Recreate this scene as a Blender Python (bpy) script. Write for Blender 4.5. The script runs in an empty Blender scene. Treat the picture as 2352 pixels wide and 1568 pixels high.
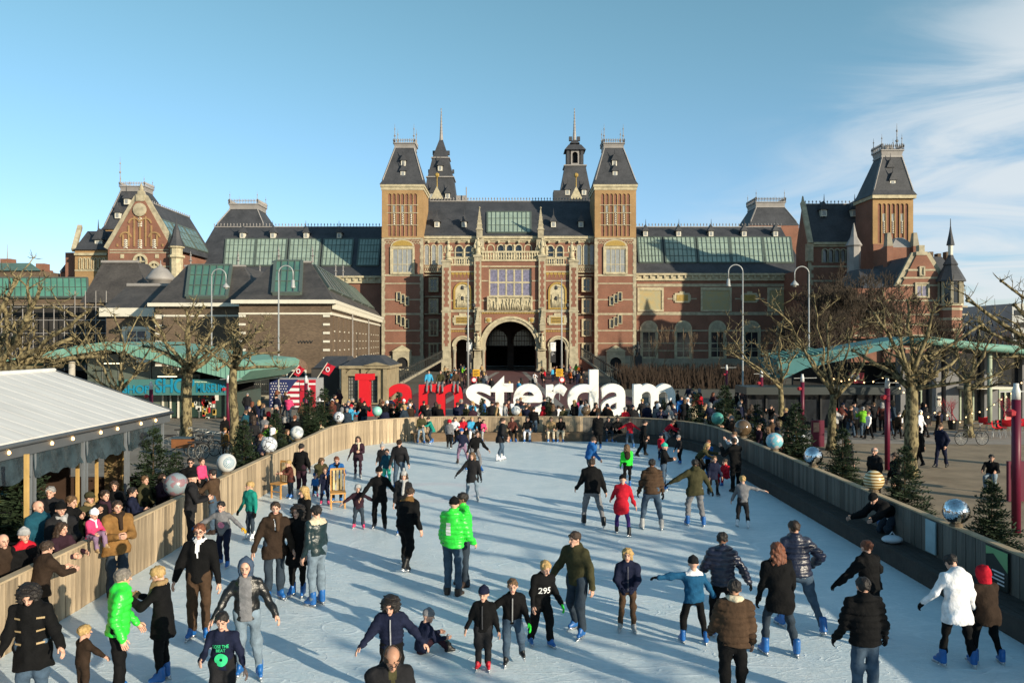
import bpy, math, random
import numpy as np
from mathutils import Vector, Matrix, Euler
from mathutils.geometry import tessellate_polygon
from mathutils.bvhtree import BVHTree
scene = bpy.context.scene
COL = scene.collection
R = math.radians
rnd = random.Random(7)
# ------------------------------------------------------------------ camera, sky, sun, exposure
FPX, CX, CY, CAMH = 1829.0, 1176.0, 784.0, 5.0
cam_data = bpy.data.cameras.new('camera')
cam_data.sensor_width = 36.0
cam_data.lens = 36.0*FPX/2352.0
cam_data.clip_end = 4000
cam_data.clip_start = 0.2
cam = bpy.data.objects.new('camera',cam_data)
cam.location = (0,0,CAMH)
cam.rotation_euler = (R(90),0,0)
COL.objects.link(cam)
scene.camera = cam
SUN_EL, SUN_AZ = 15.5, 132.0
sx, sy, sz = math.sin(R(SUN_AZ))*math.cos(R(SUN_EL)), math.cos(R(SUN_AZ))*math.cos(R(SUN_EL)), math.sin(R(SUN_EL))
sun_data = bpy.data.lights.new('sun','SUN')
sun_data.energy = 5.0
sun_data.angle = R(0.53)
sun_data.color = (1.0,0.87,0.66)
sun = bpy.data.objects.new('sun',sun_data)
sun.rotation_euler = Vector((sx,sy,sz)).to_track_quat('Z','Y').to_euler()
sun.location = (60,-60,40)
COL.objects.link(sun)
world = bpy.data.worlds.new('World')
scene.world = world
world.use_nodes = True
wt = world.node_tree
for n in list(wt.nodes):wt.nodes.remove(n)
def wn(t,**k):
 n = wt.nodes.new(t)
 for a, b in k.items():setattr(n,a,b)
 return n
wout = wn('ShaderNodeOutputWorld');wbg = wn('ShaderNodeBackground')
sky = wn('ShaderNodeTexSky');sky.sky_type = 'NISHITA';sky.sun_disc = False
sky.sun_elevation = R(SUN_EL);sky.sun_rotation = R(SUN_AZ)
sky.air_density = 1.0;sky.dust_density = 0.4;sky.ozone_density = 2.0;sky.altitude = 0
tint = wn('ShaderNodeMix',data_type='RGBA',blend_type='MULTIPLY');tint.inputs[0].default_value = 1
tc = wn('ShaderNodeTexCoord');sep = wn('ShaderNodeSeparateXYZ')
wt.links.new(tc.outputs['Generated'],sep.inputs[0])
def wmath(op,a,b=None,c=None):
 n = wn('ShaderNodeMath',operation=op)
 for i, v in enumerate((a,b,c)):
  if v is None:continue
  if isinstance(v,(int,float)):n.inputs[i].default_value = v
  else:wt.links.new(v,n.inputs[i])
 return n.outputs[0]
den = wmath('ADD',wmath('MAXIMUM',sep.outputs[2],0.0),0.16)
u = wmath('DIVIDE',sep.outputs[0],den);v = wmath('DIVIDE',sep.outputs[1],den)
cmb = wn('ShaderNodeCombineXYZ');wt.links.new(wmath('MULTIPLY',u,0.55),cmb.inputs[0]);wt.links.new(wmath('MULTIPLY_ADD',u,0.25,v),cmb.inputs[1])
cn = wn('ShaderNodeTexNoise');cn.inputs['Scale'].default_value = 1.7;cn.inputs['Detail'].default_value = 9;cn.inputs['Roughness'].default_value = 0.56
cn.inputs['Distortion'].default_value = 1.4
wt.links.new(cmb.outputs[0],cn.inputs['Vector'])
def wramp(src,a,b,lo=0.0,hi=1.0):
 n = wn('ShaderNodeMapRange');n.interpolation_type = 'SMOOTHSTEP'
 wt.links.new(src,n.inputs[0]);n.inputs[1].default_value = a;n.inputs[2].default_value = b;n.inputs[3].default_value = lo;n.inputs[4].default_value = hi
 return n.outputs[0]
# the low sky stays pale blue instead of yellow: colour balance by height above the horizon
hz = wramp(sep.outputs[2],0.0,0.42)
tmix = wn('ShaderNodeMix',data_type='RGBA');wt.links.new(hz,tmix.inputs[0])
tmix.inputs[6].default_value = (0.92,1.04,1.36,1);tmix.inputs[7].default_value = (1.07,1.35,1.16,1)
wt.links.new(tmix.outputs[2],tint.inputs[7])
side = wramp(wmath('SUBTRACT',sep.outputs[0],wmath('MULTIPLY',sep.outputs[2],0.9)),0.0,0.30)
cl = wmath('MULTIPLY',wramp(wmath('ADD',cn.outputs[0],wmath('MULTIPLY',side,0.22)),0.45,0.80),side)
cmix = wn('ShaderNodeMix',data_type='RGBA');wt.links.new(wmath('MULTIPLY',cl,0.85),cmix.inputs[0])
wt.links.new(sky.outputs[0],tint.inputs[6]);wt.links.new(tint.outputs[2],cmix.inputs[6])
cmix.inputs[7].default_value = (5.2,5.6,5.85,1)
wt.links.new(cmix.outputs[2],wbg.inputs[0]);wbg.inputs[1].default_value = 0.108
wt.links.new(wbg.outputs[0],wout.inputs[0])
vs = scene.view_settings
scene.display_settings.display_device = 'sRGB'
vs.view_transform = 'Standard';vs.look = 'None';vs.exposure = 0.45;vs.gamma = 1.0
vs.use_curve_mapping = False
scene.cycles.max_bounces = 5
scene.cycles.diffuse_bounces = 2
scene.cycles.glossy_bounces = 2
scene.cycles.transparent_max_bounces = 6
scene.cycles.transmission_bounces = 3
# ------------------------------------------------------------------ pixel <-> place helpers (true distances, true sizes)
def PX(px,Y):return(px-CX)*Y/FPX
def PZ(py,Y):return CAMH-(py-CY)*Y/FPX
def GY(py,z=0.0):return FPX*(CAMH-z)/(py-CY)
def GP(px,py,z=0.0):
 Y = GY(py,z);return(PX(px,Y),Y,z)
# ------------------------------------------------------------------ materials
MATS = {}
def mat(name,col,rough=0.8,var=0.12,scale=3.0,bump=0.0,bscale=None,metal=0.0,emit=None,spec=0.3,col2=None,stretch=None,rand=0.0,kind='noise',detail=5,alpha=None):
 if name in MATS:return MATS[name]
 m = bpy.data.materials.new(name);m.use_nodes = True
 nt = m.node_tree;N = nt.nodes;L = nt.links
 b = N['Principled BSDF']
 b.inputs['Roughness'].default_value = rough;b.inputs['Metallic'].default_value = metal
 b.inputs['Specular IOR Level'].default_value = spec
 c = (*col,1);m.diffuse_color = c
 tcn = N.new('ShaderNodeTexCoord');mp = N.new('ShaderNodeMapping')
 L.new(tcn.outputs['Object'],mp.inputs[0])
 if stretch:mp.inputs['Scale'].default_value = stretch
 if var>0 or col2:
  if kind=='voronoi':
   nz = N.new('ShaderNodeTexVoronoi');nz.inputs['Scale'].default_value = scale;src = nz.outputs['Color']
   bw = N.new('ShaderNodeRGBToBW');L.new(src,bw.inputs[0]);fac = bw.outputs[0]
  else:
   nz = N.new('ShaderNodeTexNoise');nz.inputs['Scale'].default_value = scale;nz.inputs['Detail'].default_value = detail;nz.inputs['Roughness'].default_value = 0.6
   fac = nz.outputs[0]
  L.new(mp.outputs[0],nz.inputs['Vector'])
  ramp = N.new('ShaderNodeValToRGB');L.new(fac,ramp.inputs[0])
  lo, hi = (0.3,0.7)if kind=='noise' else(0.0,1.0)
  ramp.color_ramp.elements[0].position = lo;ramp.color_ramp.elements[1].position = hi
  if col2:a, d = col, col2
  else:a, d = [x*(1-var)for x in col], [min(1,x*(1+var))for x in col]
  ramp.color_ramp.elements[0].color = (*a,1);ramp.color_ramp.elements[1].color = (*d,1)
  out = ramp.outputs[0]
  if rand>0:
   oi = N.new('ShaderNodeObjectInfo');hs = N.new('ShaderNodeHueSaturation')
   mr = N.new('ShaderNodeMapRange');L.new(oi.outputs['Random'],mr.inputs[0]);mr.inputs[3].default_value = 1-rand;mr.inputs[4].default_value = 1+rand
   L.new(mr.outputs[0],hs.inputs['Value']);L.new(out,hs.inputs['Color']);out = hs.outputs[0]
  L.new(out,b.inputs['Base Color'])
 else:
  b.inputs['Base Color'].default_value = c
 if bump>0:
  bn = N.new('ShaderNodeTexNoise');bn.inputs['Scale'].default_value = bscale or scale*4;bn.inputs['Detail'].default_value = 4
  L.new(mp.outputs[0],bn.inputs['Vector'])
  bp = N.new('ShaderNodeBump');bp.inputs['Strength'].default_value = bump;bp.inputs['Distance'].default_value = 0.03
  L.new(bn.outputs[0],bp.inputs['Height']);L.new(bp.outputs[0],b.inputs['Normal'])
 if emit:
  b.inputs['Emission Color'].default_value = (*emit[:3],1);b.inputs['Emission Strength'].default_value = emit[3]
 if alpha is not None:b.inputs['Alpha'].default_value = alpha
 MATS[name] = m
 return m
def brick_mat(name,c1,c2,mortar,sx=1.0,rowh=0.075,bw=0.22):
 0
 if name in MATS:return MATS[name]
 m = bpy.data.materials.new(name);m.use_nodes = True
 N = m.node_tree.nodes;L = m.node_tree.links;b = N['Principled BSDF']
 b.inputs['Roughness'].default_value = 0.9;b.inputs['Specular IOR Level'].default_value = 0.2
 g = N.new('ShaderNodeTexCoord');s = N.new('ShaderNodeSeparateXYZ');L.new(g.outputs['Object'],s.inputs[0])
 ad = N.new('ShaderNodeMath');ad.operation = 'ADD';L.new(s.outputs[0],ad.inputs[0]);L.new(s.outputs[1],ad.inputs[1])
 cb = N.new('ShaderNodeCombineXYZ');L.new(ad.outputs[0],cb.inputs[0]);L.new(s.outputs[2],cb.inputs[1])
 br = N.new('ShaderNodeTexBrick');br.inputs['Scale'].default_value = 1.0
 br.inputs['Brick Width'].default_value = bw;br.inputs['Row Height'].default_value = rowh;br.inputs['Mortar Size'].default_value = 0.009
 br.inputs['Color1'].default_value = (*c1,1);br.inputs['Color2'].default_value = (*c2,1);br.inputs['Mortar'].default_value = (*mortar,1)
 L.new(cb.outputs[0],br.inputs['Vector'])
 nz = N.new('ShaderNodeTexNoise');nz.inputs['Scale'].default_value = 0.45;nz.inputs['Detail'].default_value = 6;L.new(g.outputs['Object'],nz.inputs['Vector'])
 mr = N.new('ShaderNodeMapRange');L.new(nz.outputs[0],mr.inputs[0]);mr.inputs[1].default_value = 0.3;mr.inputs[2].default_value = 0.7;mr.inputs[3].default_value = 0.84;mr.inputs[4].default_value = 1.14
 hs = N.new('ShaderNodeHueSaturation');L.new(br.outputs[0],hs.inputs['Color']);L.new(mr.outputs[0],hs.inputs['Value'])
 L.new(hs.outputs[0],b.inputs['Base Color'])
 MATS[name] = m
 return m
def slate_mat(name,c1,c2,streak=0.25):
 if name in MATS:return MATS[name]
 m = bpy.data.materials.new(name);m.use_nodes = True
 N = m.node_tree.nodes;L = m.node_tree.links;b = N['Principled BSDF']
 b.inputs['Roughness'].default_value = 0.65;b.inputs['Specular IOR Level'].default_value = 0.35
 g = N.new('ShaderNodeTexCoord')
 nz = N.new('ShaderNodeTexNoise');nz.inputs['Scale'].default_value = 0.5;nz.inputs['Detail'].default_value = 8;L.new(g.outputs['Object'],nz.inputs['Vector'])
 mp = N.new('ShaderNodeMapping');mp.inputs['Scale'].default_value = (5,5,6);L.new(g.outputs['Object'],mp.inputs[0])
 vz = N.new('ShaderNodeTexVoronoi');vz.inputs['Scale'].default_value = 1.0;L.new(mp.outputs[0],vz.inputs['Vector'])
 bw = N.new('ShaderNodeRGBToBW');L.new(vz.outputs['Color'],bw.inputs[0])
 a = N.new('ShaderNodeMath');a.operation = 'MULTIPLY_ADD';L.new(bw.outputs[0],a.inputs[0]);a.inputs[1].default_value = 0.35;L.new(nz.outputs[0],a.inputs[2])
 ra = N.new('ShaderNodeValToRGB');L.new(a.outputs[0],ra.inputs[0])
 ra.color_ramp.elements[0].position = 0.4;ra.color_ramp.elements[1].position = 0.95
 ra.color_ramp.elements[0].color = (*c1,1);ra.color_ramp.elements[1].color = (*c2,1)
 L.new(ra.outputs[0],b.inputs['Base Color'])
 MATS[name] = m
 return m
M_BRICK = brick_mat('red_brick',(0.235,0.095,0.062),(0.175,0.072,0.052),(0.23,0.155,0.11))
M_BRICKB = brick_mat('brown_brick',(0.145,0.10,0.066),(0.085,0.058,0.04),(0.15,0.12,0.09))
M_BRICKY = brick_mat('yellow_brick',(0.36,0.22,0.095),(0.29,0.17,0.075),(0.30,0.22,0.13))
M_STONE = mat('sandstone',(0.35,0.31,0.22),0.9,0.32,1.3,0.2)
M_STONEG = mat('grey_stone',(0.28,0.25,0.19),0.9,0.22,1.2,0.2)
M_CREAM = mat('cream_stone',(0.42,0.37,0.25),0.85,0.28,1.6,0.2)
M_GOLD = mat('gilded_tile',(0.33,0.22,0.055),0.55,0.3,6.0,0.0)
M_TILE = mat('tile_picture',(0.40,0.30,0.13),0.6,0,1.3,0.0,col2=(0.30,0.30,0.20))
M_SLATE = slate_mat('slate',(0.030,0.032,0.037),(0.062,0.064,0.072))
M_SLATEB = slate_mat('worn_slate',(0.040,0.036,0.034),(0.085,0.076,0.07))
M_LEAD = mat('lead',(0.26,0.245,0.235),0.55,0.15,1.0)
M_IRON = mat('wrought_iron',(0.035,0.037,0.04),0.6,0.1,3)
M_GLASSD = mat('dark_window_glass',(0.022,0.025,0.03),0.08,0.3,1.5,spec=0.6)
M_GLASSM = mat('stained_glass',(0.16,0.15,0.22),0.22,0.35,4.0,spec=0.6,kind='voronoi')
M_GLASSG = mat('loft_glass',(0.25,0.26,0.26),0.25,0.2,2.0,spec=0.5)
M_SKYL = mat('skylight_glass',(0.27,0.345,0.285),0.5,0.18,0.5,spec=0.5)
M_SKYLB = mat('skylight_grey',(0.13,0.14,0.135),0.3,0.15,0.6,spec=0.5)
M_BAR = mat('glazing_bar',(0.09,0.115,0.10),0.5,0.1,2)
M_WHITE = mat('white_paint',(0.60,0.57,0.48),0.5,0.06,2.0)
M_ROOFG = mat('dull_green_glass',(0.085,0.19,0.145),0.4,0.15,0.6)
M_COPPER = mat('green_copper',(0.13,0.28,0.225),0.65,0,0.8,col2=(0.19,0.36,0.29),stretch=(2.5,2.5,0.5))
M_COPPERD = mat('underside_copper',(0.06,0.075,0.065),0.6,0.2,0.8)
M_ASPH = mat('asphalt',(0.085,0.078,0.07),0.92,0.25,1.2,0.3,30)
M_DARK = mat('dark_interior',(0.012,0.012,0.013),0.8,0.2,1)
M_BLACKP = mat('black_paint',(0.02,0.021,0.023),0.45,0.1,2)
# ------------------------------------------------------------------ mesh building
ORIGIN = {}
class MB:
 def __init__(s):s.v = [];s.f = [];s.mi = [];s.cur = 0
 def add(s,vs_,fs):
  o = len(s.v);s.v.extend([tuple(p)for p in vs_]);s.f.extend([tuple(i+o for i in f)for f in fs]);s.mi.extend([s.cur]*len(fs));return s
 def box(s,x0,x1,y0,y1,z0,z1):
  return s.add([(x0,y0,z0),(x1,y0,z0),(x1,y1,z0),(x0,y1,z0),(x0,y0,z1),(x1,y0,z1),(x1,y1,z1),(x0,y1,z1)],[(0,3,2,1),(4,5,6,7),(0,1,5,4),(1,2,6,5),(2,3,7,6),(3,0,4,7)])
 def pbox(s,x0,x1,y0,y1,Y,d0,d1):
  0
  X0, X1 = PX(x0,Y), PX(x1,Y);Z0, Z1 = PZ(y1,Y), PZ(y0,Y)
  return s.box(X0,X1,Y-d0,Y+d1,Z0,Z1)
 def quad(s,a,b,c,d):return s.add([a,b,c,d],[(0,1,2,3)])
 def poly(s,pts):return s.add(pts,[tuple(range(len(pts)))])
 def hexa(s,bot,top):
  0
  return s.add(list(bot)+list(top),[(3,2,1,0),(4,5,6,7),(0,1,5,4),(1,2,6,5),(2,3,7,6),(3,0,4,7)])
 def bar(s,a,b,w,h=None,up=(0,0,1)):
  h = h or w;a = Vector(a);b = Vector(b);d = (b-a)
  if d.length<1e-6:return s
  d.normalize();u = Vector(up)
  if abs(d.dot(u))>0.95:u = Vector((0,1,0))
  x = d.cross(u).normalized()*(w/2);y = d.cross(x).normalized()*(h/2)
  return s.add([a-x-y,a+x-y,a+x+y,a-x+y,b-x-y,b+x-y,b+x+y,b-x+y],[(0,1,2,3),(7,6,5,4),(0,4,5,1),(1,5,6,2),(2,6,7,3),(3,7,4,0)])
 def tube(s,pts,rad,n=8,cap=True):
  pts = [Vector(p)for p in pts]
  if not hasattr(rad,'__len__'):rad = [rad]*len(pts)
  o = len(s.v);ref = None
  for i, p in enumerate(pts):
   d = (pts[min(i+1,len(pts)-1)]-pts[max(i-1,0)])
   if d.length<1e-9:d = Vector((0,0,1))
   d.normalize()
   if ref is None:ref = Vector((1,0,0))if abs(d.x)<0.8 else Vector((0,1,0))
   x = (ref-d*ref.dot(d)).normalized();y = d.cross(x);ref = x
   for k in range(n):
    a = 2*math.pi*k/n
    s.v.append(tuple(p+(x*math.cos(a)+y*math.sin(a))*rad[i]))
  m = len(pts)
  for i in range(m-1):
   for k in range(n):
    k2 = (k+1)%n
    s.f.append((o+i*n+k,o+i*n+k2,o+(i+1)*n+k2,o+(i+1)*n+k));s.mi.append(s.cur)
  if cap:
   s.f.append(tuple(o+n-1-k for k in range(n)));s.mi.append(s.cur)
   s.f.append(tuple(o+(m-1)*n+k for k in range(n)));s.mi.append(s.cur)
  return s
 def lathe(s,prof,c=(0,0,0),n=12):
  pts = [(c[0],c[1],c[2]+z)for r,z in prof]
  o = len(s.v)
  for r, z in prof:
   for k in range(n):
    a = 2*math.pi*(k+0.5)/n;s.v.append((c[0]+r*math.cos(a),c[1]+r*math.sin(a),c[2]+z))
  for i in range(len(prof)-1):
   for k in range(n):
    k2 = (k+1)%n;s.f.append((o+i*n+k,o+i*n+k2,o+(i+1)*n+k2,o+(i+1)*n+k));s.mi.append(s.cur)
  s.f.append(tuple(o+n-1-k for k in range(n)));s.mi.append(s.cur)
  s.f.append(tuple(o+(len(prof)-1)*n+k for k in range(n)));s.mi.append(s.cur)
  return s
 def frustum(s,b,t,z0,z1):
  0
  B = [(b[0],b[2],z0),(b[1],b[2],z0),(b[1],b[3],z0),(b[0],b[3],z0)];T = [(t[0],t[2],z1),(t[1],t[2],z1),(t[1],t[3],z1),(t[0],t[3],z1)]
  return s.hexa(B,T)
 def plate(s,outer,holes,y0,y1):
  0
  loops = [[Vector((x,z,0))for x,z in outer]]+[[Vector((x,z,0))for x,z in h]for h in holes]
  tris = tessellate_polygon(loops)
  flat = [p for l in loops for p in l]
  o = len(s.v);n = len(flat)
  for p in flat:s.v.append((p.x,y0,p.y))
  for p in flat:s.v.append((p.x,y1,p.y))
  for a, b, c in tris:
   A, B, Cc = flat[a], flat[b], flat[c]
   cr = (B.x-A.x)*(Cc.y-A.y)-(B.y-A.y)*(Cc.x-A.x)
   if cr<0:a, b = b, a
   s.f.append((o+a,o+b,o+c));s.f.append((o+n+c,o+n+b,o+n+a));s.mi+=[s.cur,s.cur]
  k = 0
  for l in loops:
   m = len(l)
   for i in range(m):
    a, b = k+i, k+(i+1)%m
    s.f.append((o+a,o+n+a,o+n+b,o+b));s.mi.append(s.cur)
   k+=m
  return s
 def mesh(s,name,mats,smooth=False,org=(0,0,0)):
  me = bpy.data.meshes.new(name)
  ox, oy, oz = org
  me.from_pydata([(x-ox,y-oy,z-oz)for x,y,z in s.v],[],s.f)
  if not isinstance(mats,(list,tuple)):mats = [mats]
  for m in mats:me.materials.append(m)
  if len(mats)>1:me.polygons.foreach_set('material_index',s.mi)
  if smooth:me.polygons.foreach_set('use_smooth',[True]*len(me.polygons))
  me.update()
  return me
 def build(s,name,mats,parent=None,smooth=False,**tags):
  org = ORIGIN.get(parent.name,(0,0,0))if parent else tags.pop('org',(0,0,0))
  tags.pop('org',None)
  o = bpy.data.objects.new(name,s.mesh(name,mats,smooth,org));COL.objects.link(o)
  if parent:o.parent = parent
  else:o.location = org
  ORIGIN[o.name] = org
  for a, b in tags.items():o[a] = b
  return o
def thing(name,label,category,loc=(0,0,0),group=None,rotz=0.0):
 o = bpy.data.objects.new(name,None);o.empty_display_size = 0.2;COL.objects.link(o)
 o.location = loc;o.rotation_euler = (0,0,rotz);ORIGIN[o.name] = tuple(loc)
 o['label'] = label;o['category'] = category
 if group:o['group'] = group
 return o
def tag(o,label,category,group=None):
 o['label'] = label;o['category'] = category
 if group:o['group'] = group
 return o
def inst(src,name,parent=None,loc=(0,0,0),rot=(0,0,0),scale=(1,1,1)):
 o = bpy.data.objects.new(name,src if isinstance(src,bpy.types.Mesh)else src.data);COL.objects.link(o)
 o.parent = parent;o.location = loc;o.rotation_euler = rot;o.scale = scale
 return o
def arch_pts(x0,x1,z0,z1,n=10):
 0
 r = (x1-x0)/2;cx = (x0+x1)/2;zs = z1-r
 return[(x0,z0),(x1,z0)]+[(cx+r*math.cos(math.pi*k/n),zs+r*math.sin(math.pi*k/n))for k in range(n+1)]
def rect_pts(x0,x1,z0,z1):return[(x0,z0),(x1,z0),(x1,z1),(x0,z1)]
def pr(x0,x1,y0,y1,Y):return(PX(x0,Y),PX(x1,Y),PZ(y1,Y),PZ(y0,Y))
def text_mesh(txt,width,height,depth,offset=0.0,bold=0.0):
 0
 cu = bpy.data.curves.new('t','FONT');cu.body = txt;cu.extrude = 0.05;cu.offset = bold;cu.resolution_u = 6
 ob = bpy.data.objects.new('t',cu);COL.objects.link(ob)
 dg = bpy.context.evaluated_depsgraph_get();me = bpy.data.meshes.new_from_object(ob.evaluated_get(dg))
 bpy.data.objects.remove(ob);bpy.data.curves.remove(cu)
 n = len(me.vertices);a = np.empty(n*3);me.vertices.foreach_get('co',a);a = a.reshape(-1,3)
 mn, mx = a.min(0), a.max(0);sp = np.maximum(mx-mn,1e-6)
 q = np.empty_like(a);q[:,0] = (a[:,0]-mn[0])/sp[0]*width;q[:,2] = (a[:,1]-mn[1])/sp[1]*height;q[:,1] = -(a[:,2]-mn[2])/sp[2]*depth
 me.vertices.foreach_set('co',q.ravel());me.update()
 return me
# ------------------------------------------------------------------ the setting
def sheet(name,pts,z,m,n=1):
 o = MB().poly([(x,y,z)for x,y in pts]).build(name,m);o['kind'] = 'structure';return o
M_PLAZAL = mat('grey_gravel_asphalt',(0.20,0.175,0.145),0.95,0.22,0.9,0.35,45)
M_PLAZAR = mat('brown_gravel',(0.245,0.19,0.13),0.95,0.25,0.8,0.45,40,detail=9)
sheet('ground',[(-900,-60),(900,-60),(900,1500),(-900,1500)],-0.06,mat('far_ground',(0.10,0.095,0.075),0.95,0.3,0.15))
sheet('plaza',[(-70,-20),(-4,-20),(-4,62),(-70,66)],-0.04,M_PLAZAL)
sheet('gravel_plaza',[(-3.99,-20),(80,-20),(80,60),(-3.99,60)],-0.038,M_PLAZAR)
M_ROAD = mat('red_paving',(0.115,0.045,0.045),0.9,0.15,1.4,0.2)
sheet('road',[(-9.5,60.1),(11,60.1),(8.5,139),(-8.5,139)],-0.03,M_ROAD)
for i, xx in enumerate((3.4,-6.2)):
 MB().quad((xx,61,-0.024),(xx+0.7,61,-0.024),(xx*0.45+0.8,131,-0.024),(xx*0.45+0.1,131,-0.024)).build('path_kerb',mat('kerb_stone',(0.22,0.2,0.18),0.9,0.1))['kind'] = 'structure'
# slabs / pale strip in front of the cafe terrace on the right
sheet('terrace_paving',[(13,39.5),(60,37.2),(60,43),(13,45.5)],-0.03,mat('pale_paving',(0.26,0.23,0.20),0.9,0.12,1.5))
# ice
ice_m = bpy.data.materials.new('ice');ice_m.use_nodes = True
N = ice_m.node_tree.nodes;L = ice_m.node_tree.links;b = N['Principled BSDF']
b.inputs['Roughness'].default_value = 0.38;b.inputs['Specular IOR Level'].default_value = 0.35
g = N.new('ShaderNodeTexCoord')
def noise(scale,det=6,ro=0.6,vec=None,dist=0.0):
 n = N.new('ShaderNodeTexNoise');n.inputs['Scale'].default_value = scale;n.inputs['Detail'].default_value = det;n.inputs['Roughness'].default_value = ro
 n.inputs['Distortion'].default_value = dist
 L.new(vec or g.outputs['Object'],n.inputs['Vector']);return n.outputs[0]
def ramp(src,a,b_,c0,c1):
 r = N.new('ShaderNodeValToRGB');L.new(src,r.inputs[0]);r.color_ramp.elements[0].position = a;r.color_ramp.elements[1].position = b_
 r.color_ramp.elements[0].color = (*c0,1);r.color_ramp.elements[1].color = (*c1,1);return r.outputs[0]
def mixc(f,a,b_,mode='MIX'):
 m = N.new('ShaderNodeMix');m.data_type = 'RGBA';m.blend_type = mode
 if isinstance(f,float):m.inputs[0].default_value = f
 else:L.new(f,m.inputs[0])
 for k, v_ in((6,a),(7,b_)):
  if isinstance(v_,tuple):m.inputs[k].default_value = v_
  else:L.new(v_,m.inputs[k])
 return m.outputs[2]
basec = ramp(noise(0.9,10,0.72,None,0.6),0.3,0.72,(0.52,0.635,0.69),(0.72,0.795,0.825))
def scratch(ang,sc,thr):
 mp = N.new('ShaderNodeMapping');mp.inputs['Rotation'].default_value = (0,0,R(ang));mp.inputs['Scale'].default_value = (sc*0.16,sc,1)
 L.new(g.outputs['Object'],mp.inputs[0])
 n = noise(2.6,3,0.7,mp.outputs[0],1.6)
 return ramp(n,thr,thr+0.05,(0,0,0),(1,1,1))
s1, s2, s3 = scratch(20,5.0,0.60), scratch(75,6.5,0.60), scratch(-35,4.0,0.60)
sc_ = mixc(1.0,mixc(1.0,s1,s2,'LIGHTEN'),s3,'LIGHTEN')
def cuts(sc,ang,st,w):
 mp = N.new('ShaderNodeMapping');mp.inputs['Rotation'].default_value = (0,0,R(ang));mp.inputs['Scale'].default_value = (st,1,1);L.new(g.outputs['Object'],mp.inputs[0])
 n = noise(sc,1,0.4,mp.outputs[0],0.4);a_ = N.new('ShaderNodeMath');a_.operation = 'SUBTRACT';L.new(n,a_.inputs[0]);a_.inputs[1].default_value = 0.5
 a2 = N.new('ShaderNodeMath');a2.operation = 'ABSOLUTE';L.new(a_.outputs[0],a2.inputs[0]);return ramp(a2.outputs[0],0.0,w,(1,1,1),(0,0,0))
for q in((0.55,25,0.3,0.0035),(0.9,-30,0.3,0.0045),(1.6,70,0.3,0.006),(2.6,10,0.35,0.008),(2.4,-60,0.3,0.008)):sc_ = mixc(1.0,sc_,cuts(*q),'LIGHTEN')
rgb2 = N.new('ShaderNodeRGBToBW');L.new(sc_,rgb2.inputs[0])
mu = N.new('ShaderNodeMath');mu.operation = 'MULTIPLY';L.new(rgb2.outputs[0],mu.inputs[0]);mu.inputs[1].default_value = 0.42
basec = mixc(mu.outputs[0],basec,(0.84,0.89,0.92,1))
# faint pink ring frozen into the ice
vd = N.new('ShaderNodeVectorMath');vd.operation = 'SUBTRACT';L.new(g.outputs['Object'],vd.inputs[0]);vd.inputs[1].default_value = (-2.6,26.5,0)
vl = N.new('ShaderNodeVectorMath');vl.operation = 'LENGTH';L.new(vd.outputs[0],vl.inputs[0])
sb = N.new('ShaderNodeMath');sb.operation = 'SUBTRACT';L.new(vl.outputs['Value'],sb.inputs[0]);sb.inputs[1].default_value = 1.5
ab = N.new('ShaderNodeMath');ab.operation = 'ABSOLUTE';L.new(sb.outputs[0],ab.inputs[0])
rg = N.new('ShaderNodeMapRange');L.new(ab.outputs[0],rg.inputs[0]);rg.inputs[1].default_value = 0.0;rg.inputs[2].default_value = 0.5;rg.inputs[3].default_value = 0.16;rg.inputs[4].default_value = 0.0
basec = mixc(rg.outputs[0],basec,(0.75,0.35,0.38,1))
L.new(basec,b.inputs['Base Color'])
bp = N.new('ShaderNodeBump');bp.inputs['Strength'].default_value = 0.6;bp.inputs['Distance'].default_value = 0.02
bh = N.new('ShaderNodeMath');bh.operation = 'MULTIPLY_ADD';L.new(rgb2.outputs[0],bh.inputs[0]);bh.inputs[1].default_value = 0.5;L.new(noise(9,6,0.7),bh.inputs[2])
L.new(bh.outputs[0],bp.inputs['Height']);L.new(bp.outputs[0],b.inputs['Normal'])
XL, XR, YF, RC, Y0 = -8.1, 9.1, 40.5, 5.5, 3.0
def rail_path(side):
 pts = []
 x = XL if side<0 else XR
 n = int((YF-RC-Y0)/0.17)
 for i in range(n+1):pts.append((x,Y0+(YF-RC-Y0)*i/n))
 cxr = x+RC if side<0 else x-RC
 k = 44
 for i in range(1,k+1):
  a = math.pi/2*i/k
  pts.append((cxr+side*RC*math.cos(a),YF-RC+RC*math.sin(a)))
 return pts
LP_, RP_ = rail_path(-1), rail_path(1)
ice_poly = [(p[0]-0.05,p[1])for p in LP_]+[(p[0]+0.05,p[1])for p in reversed(RP_)]
sheet('ice',ice_poly,0.0,ice_m)
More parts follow.
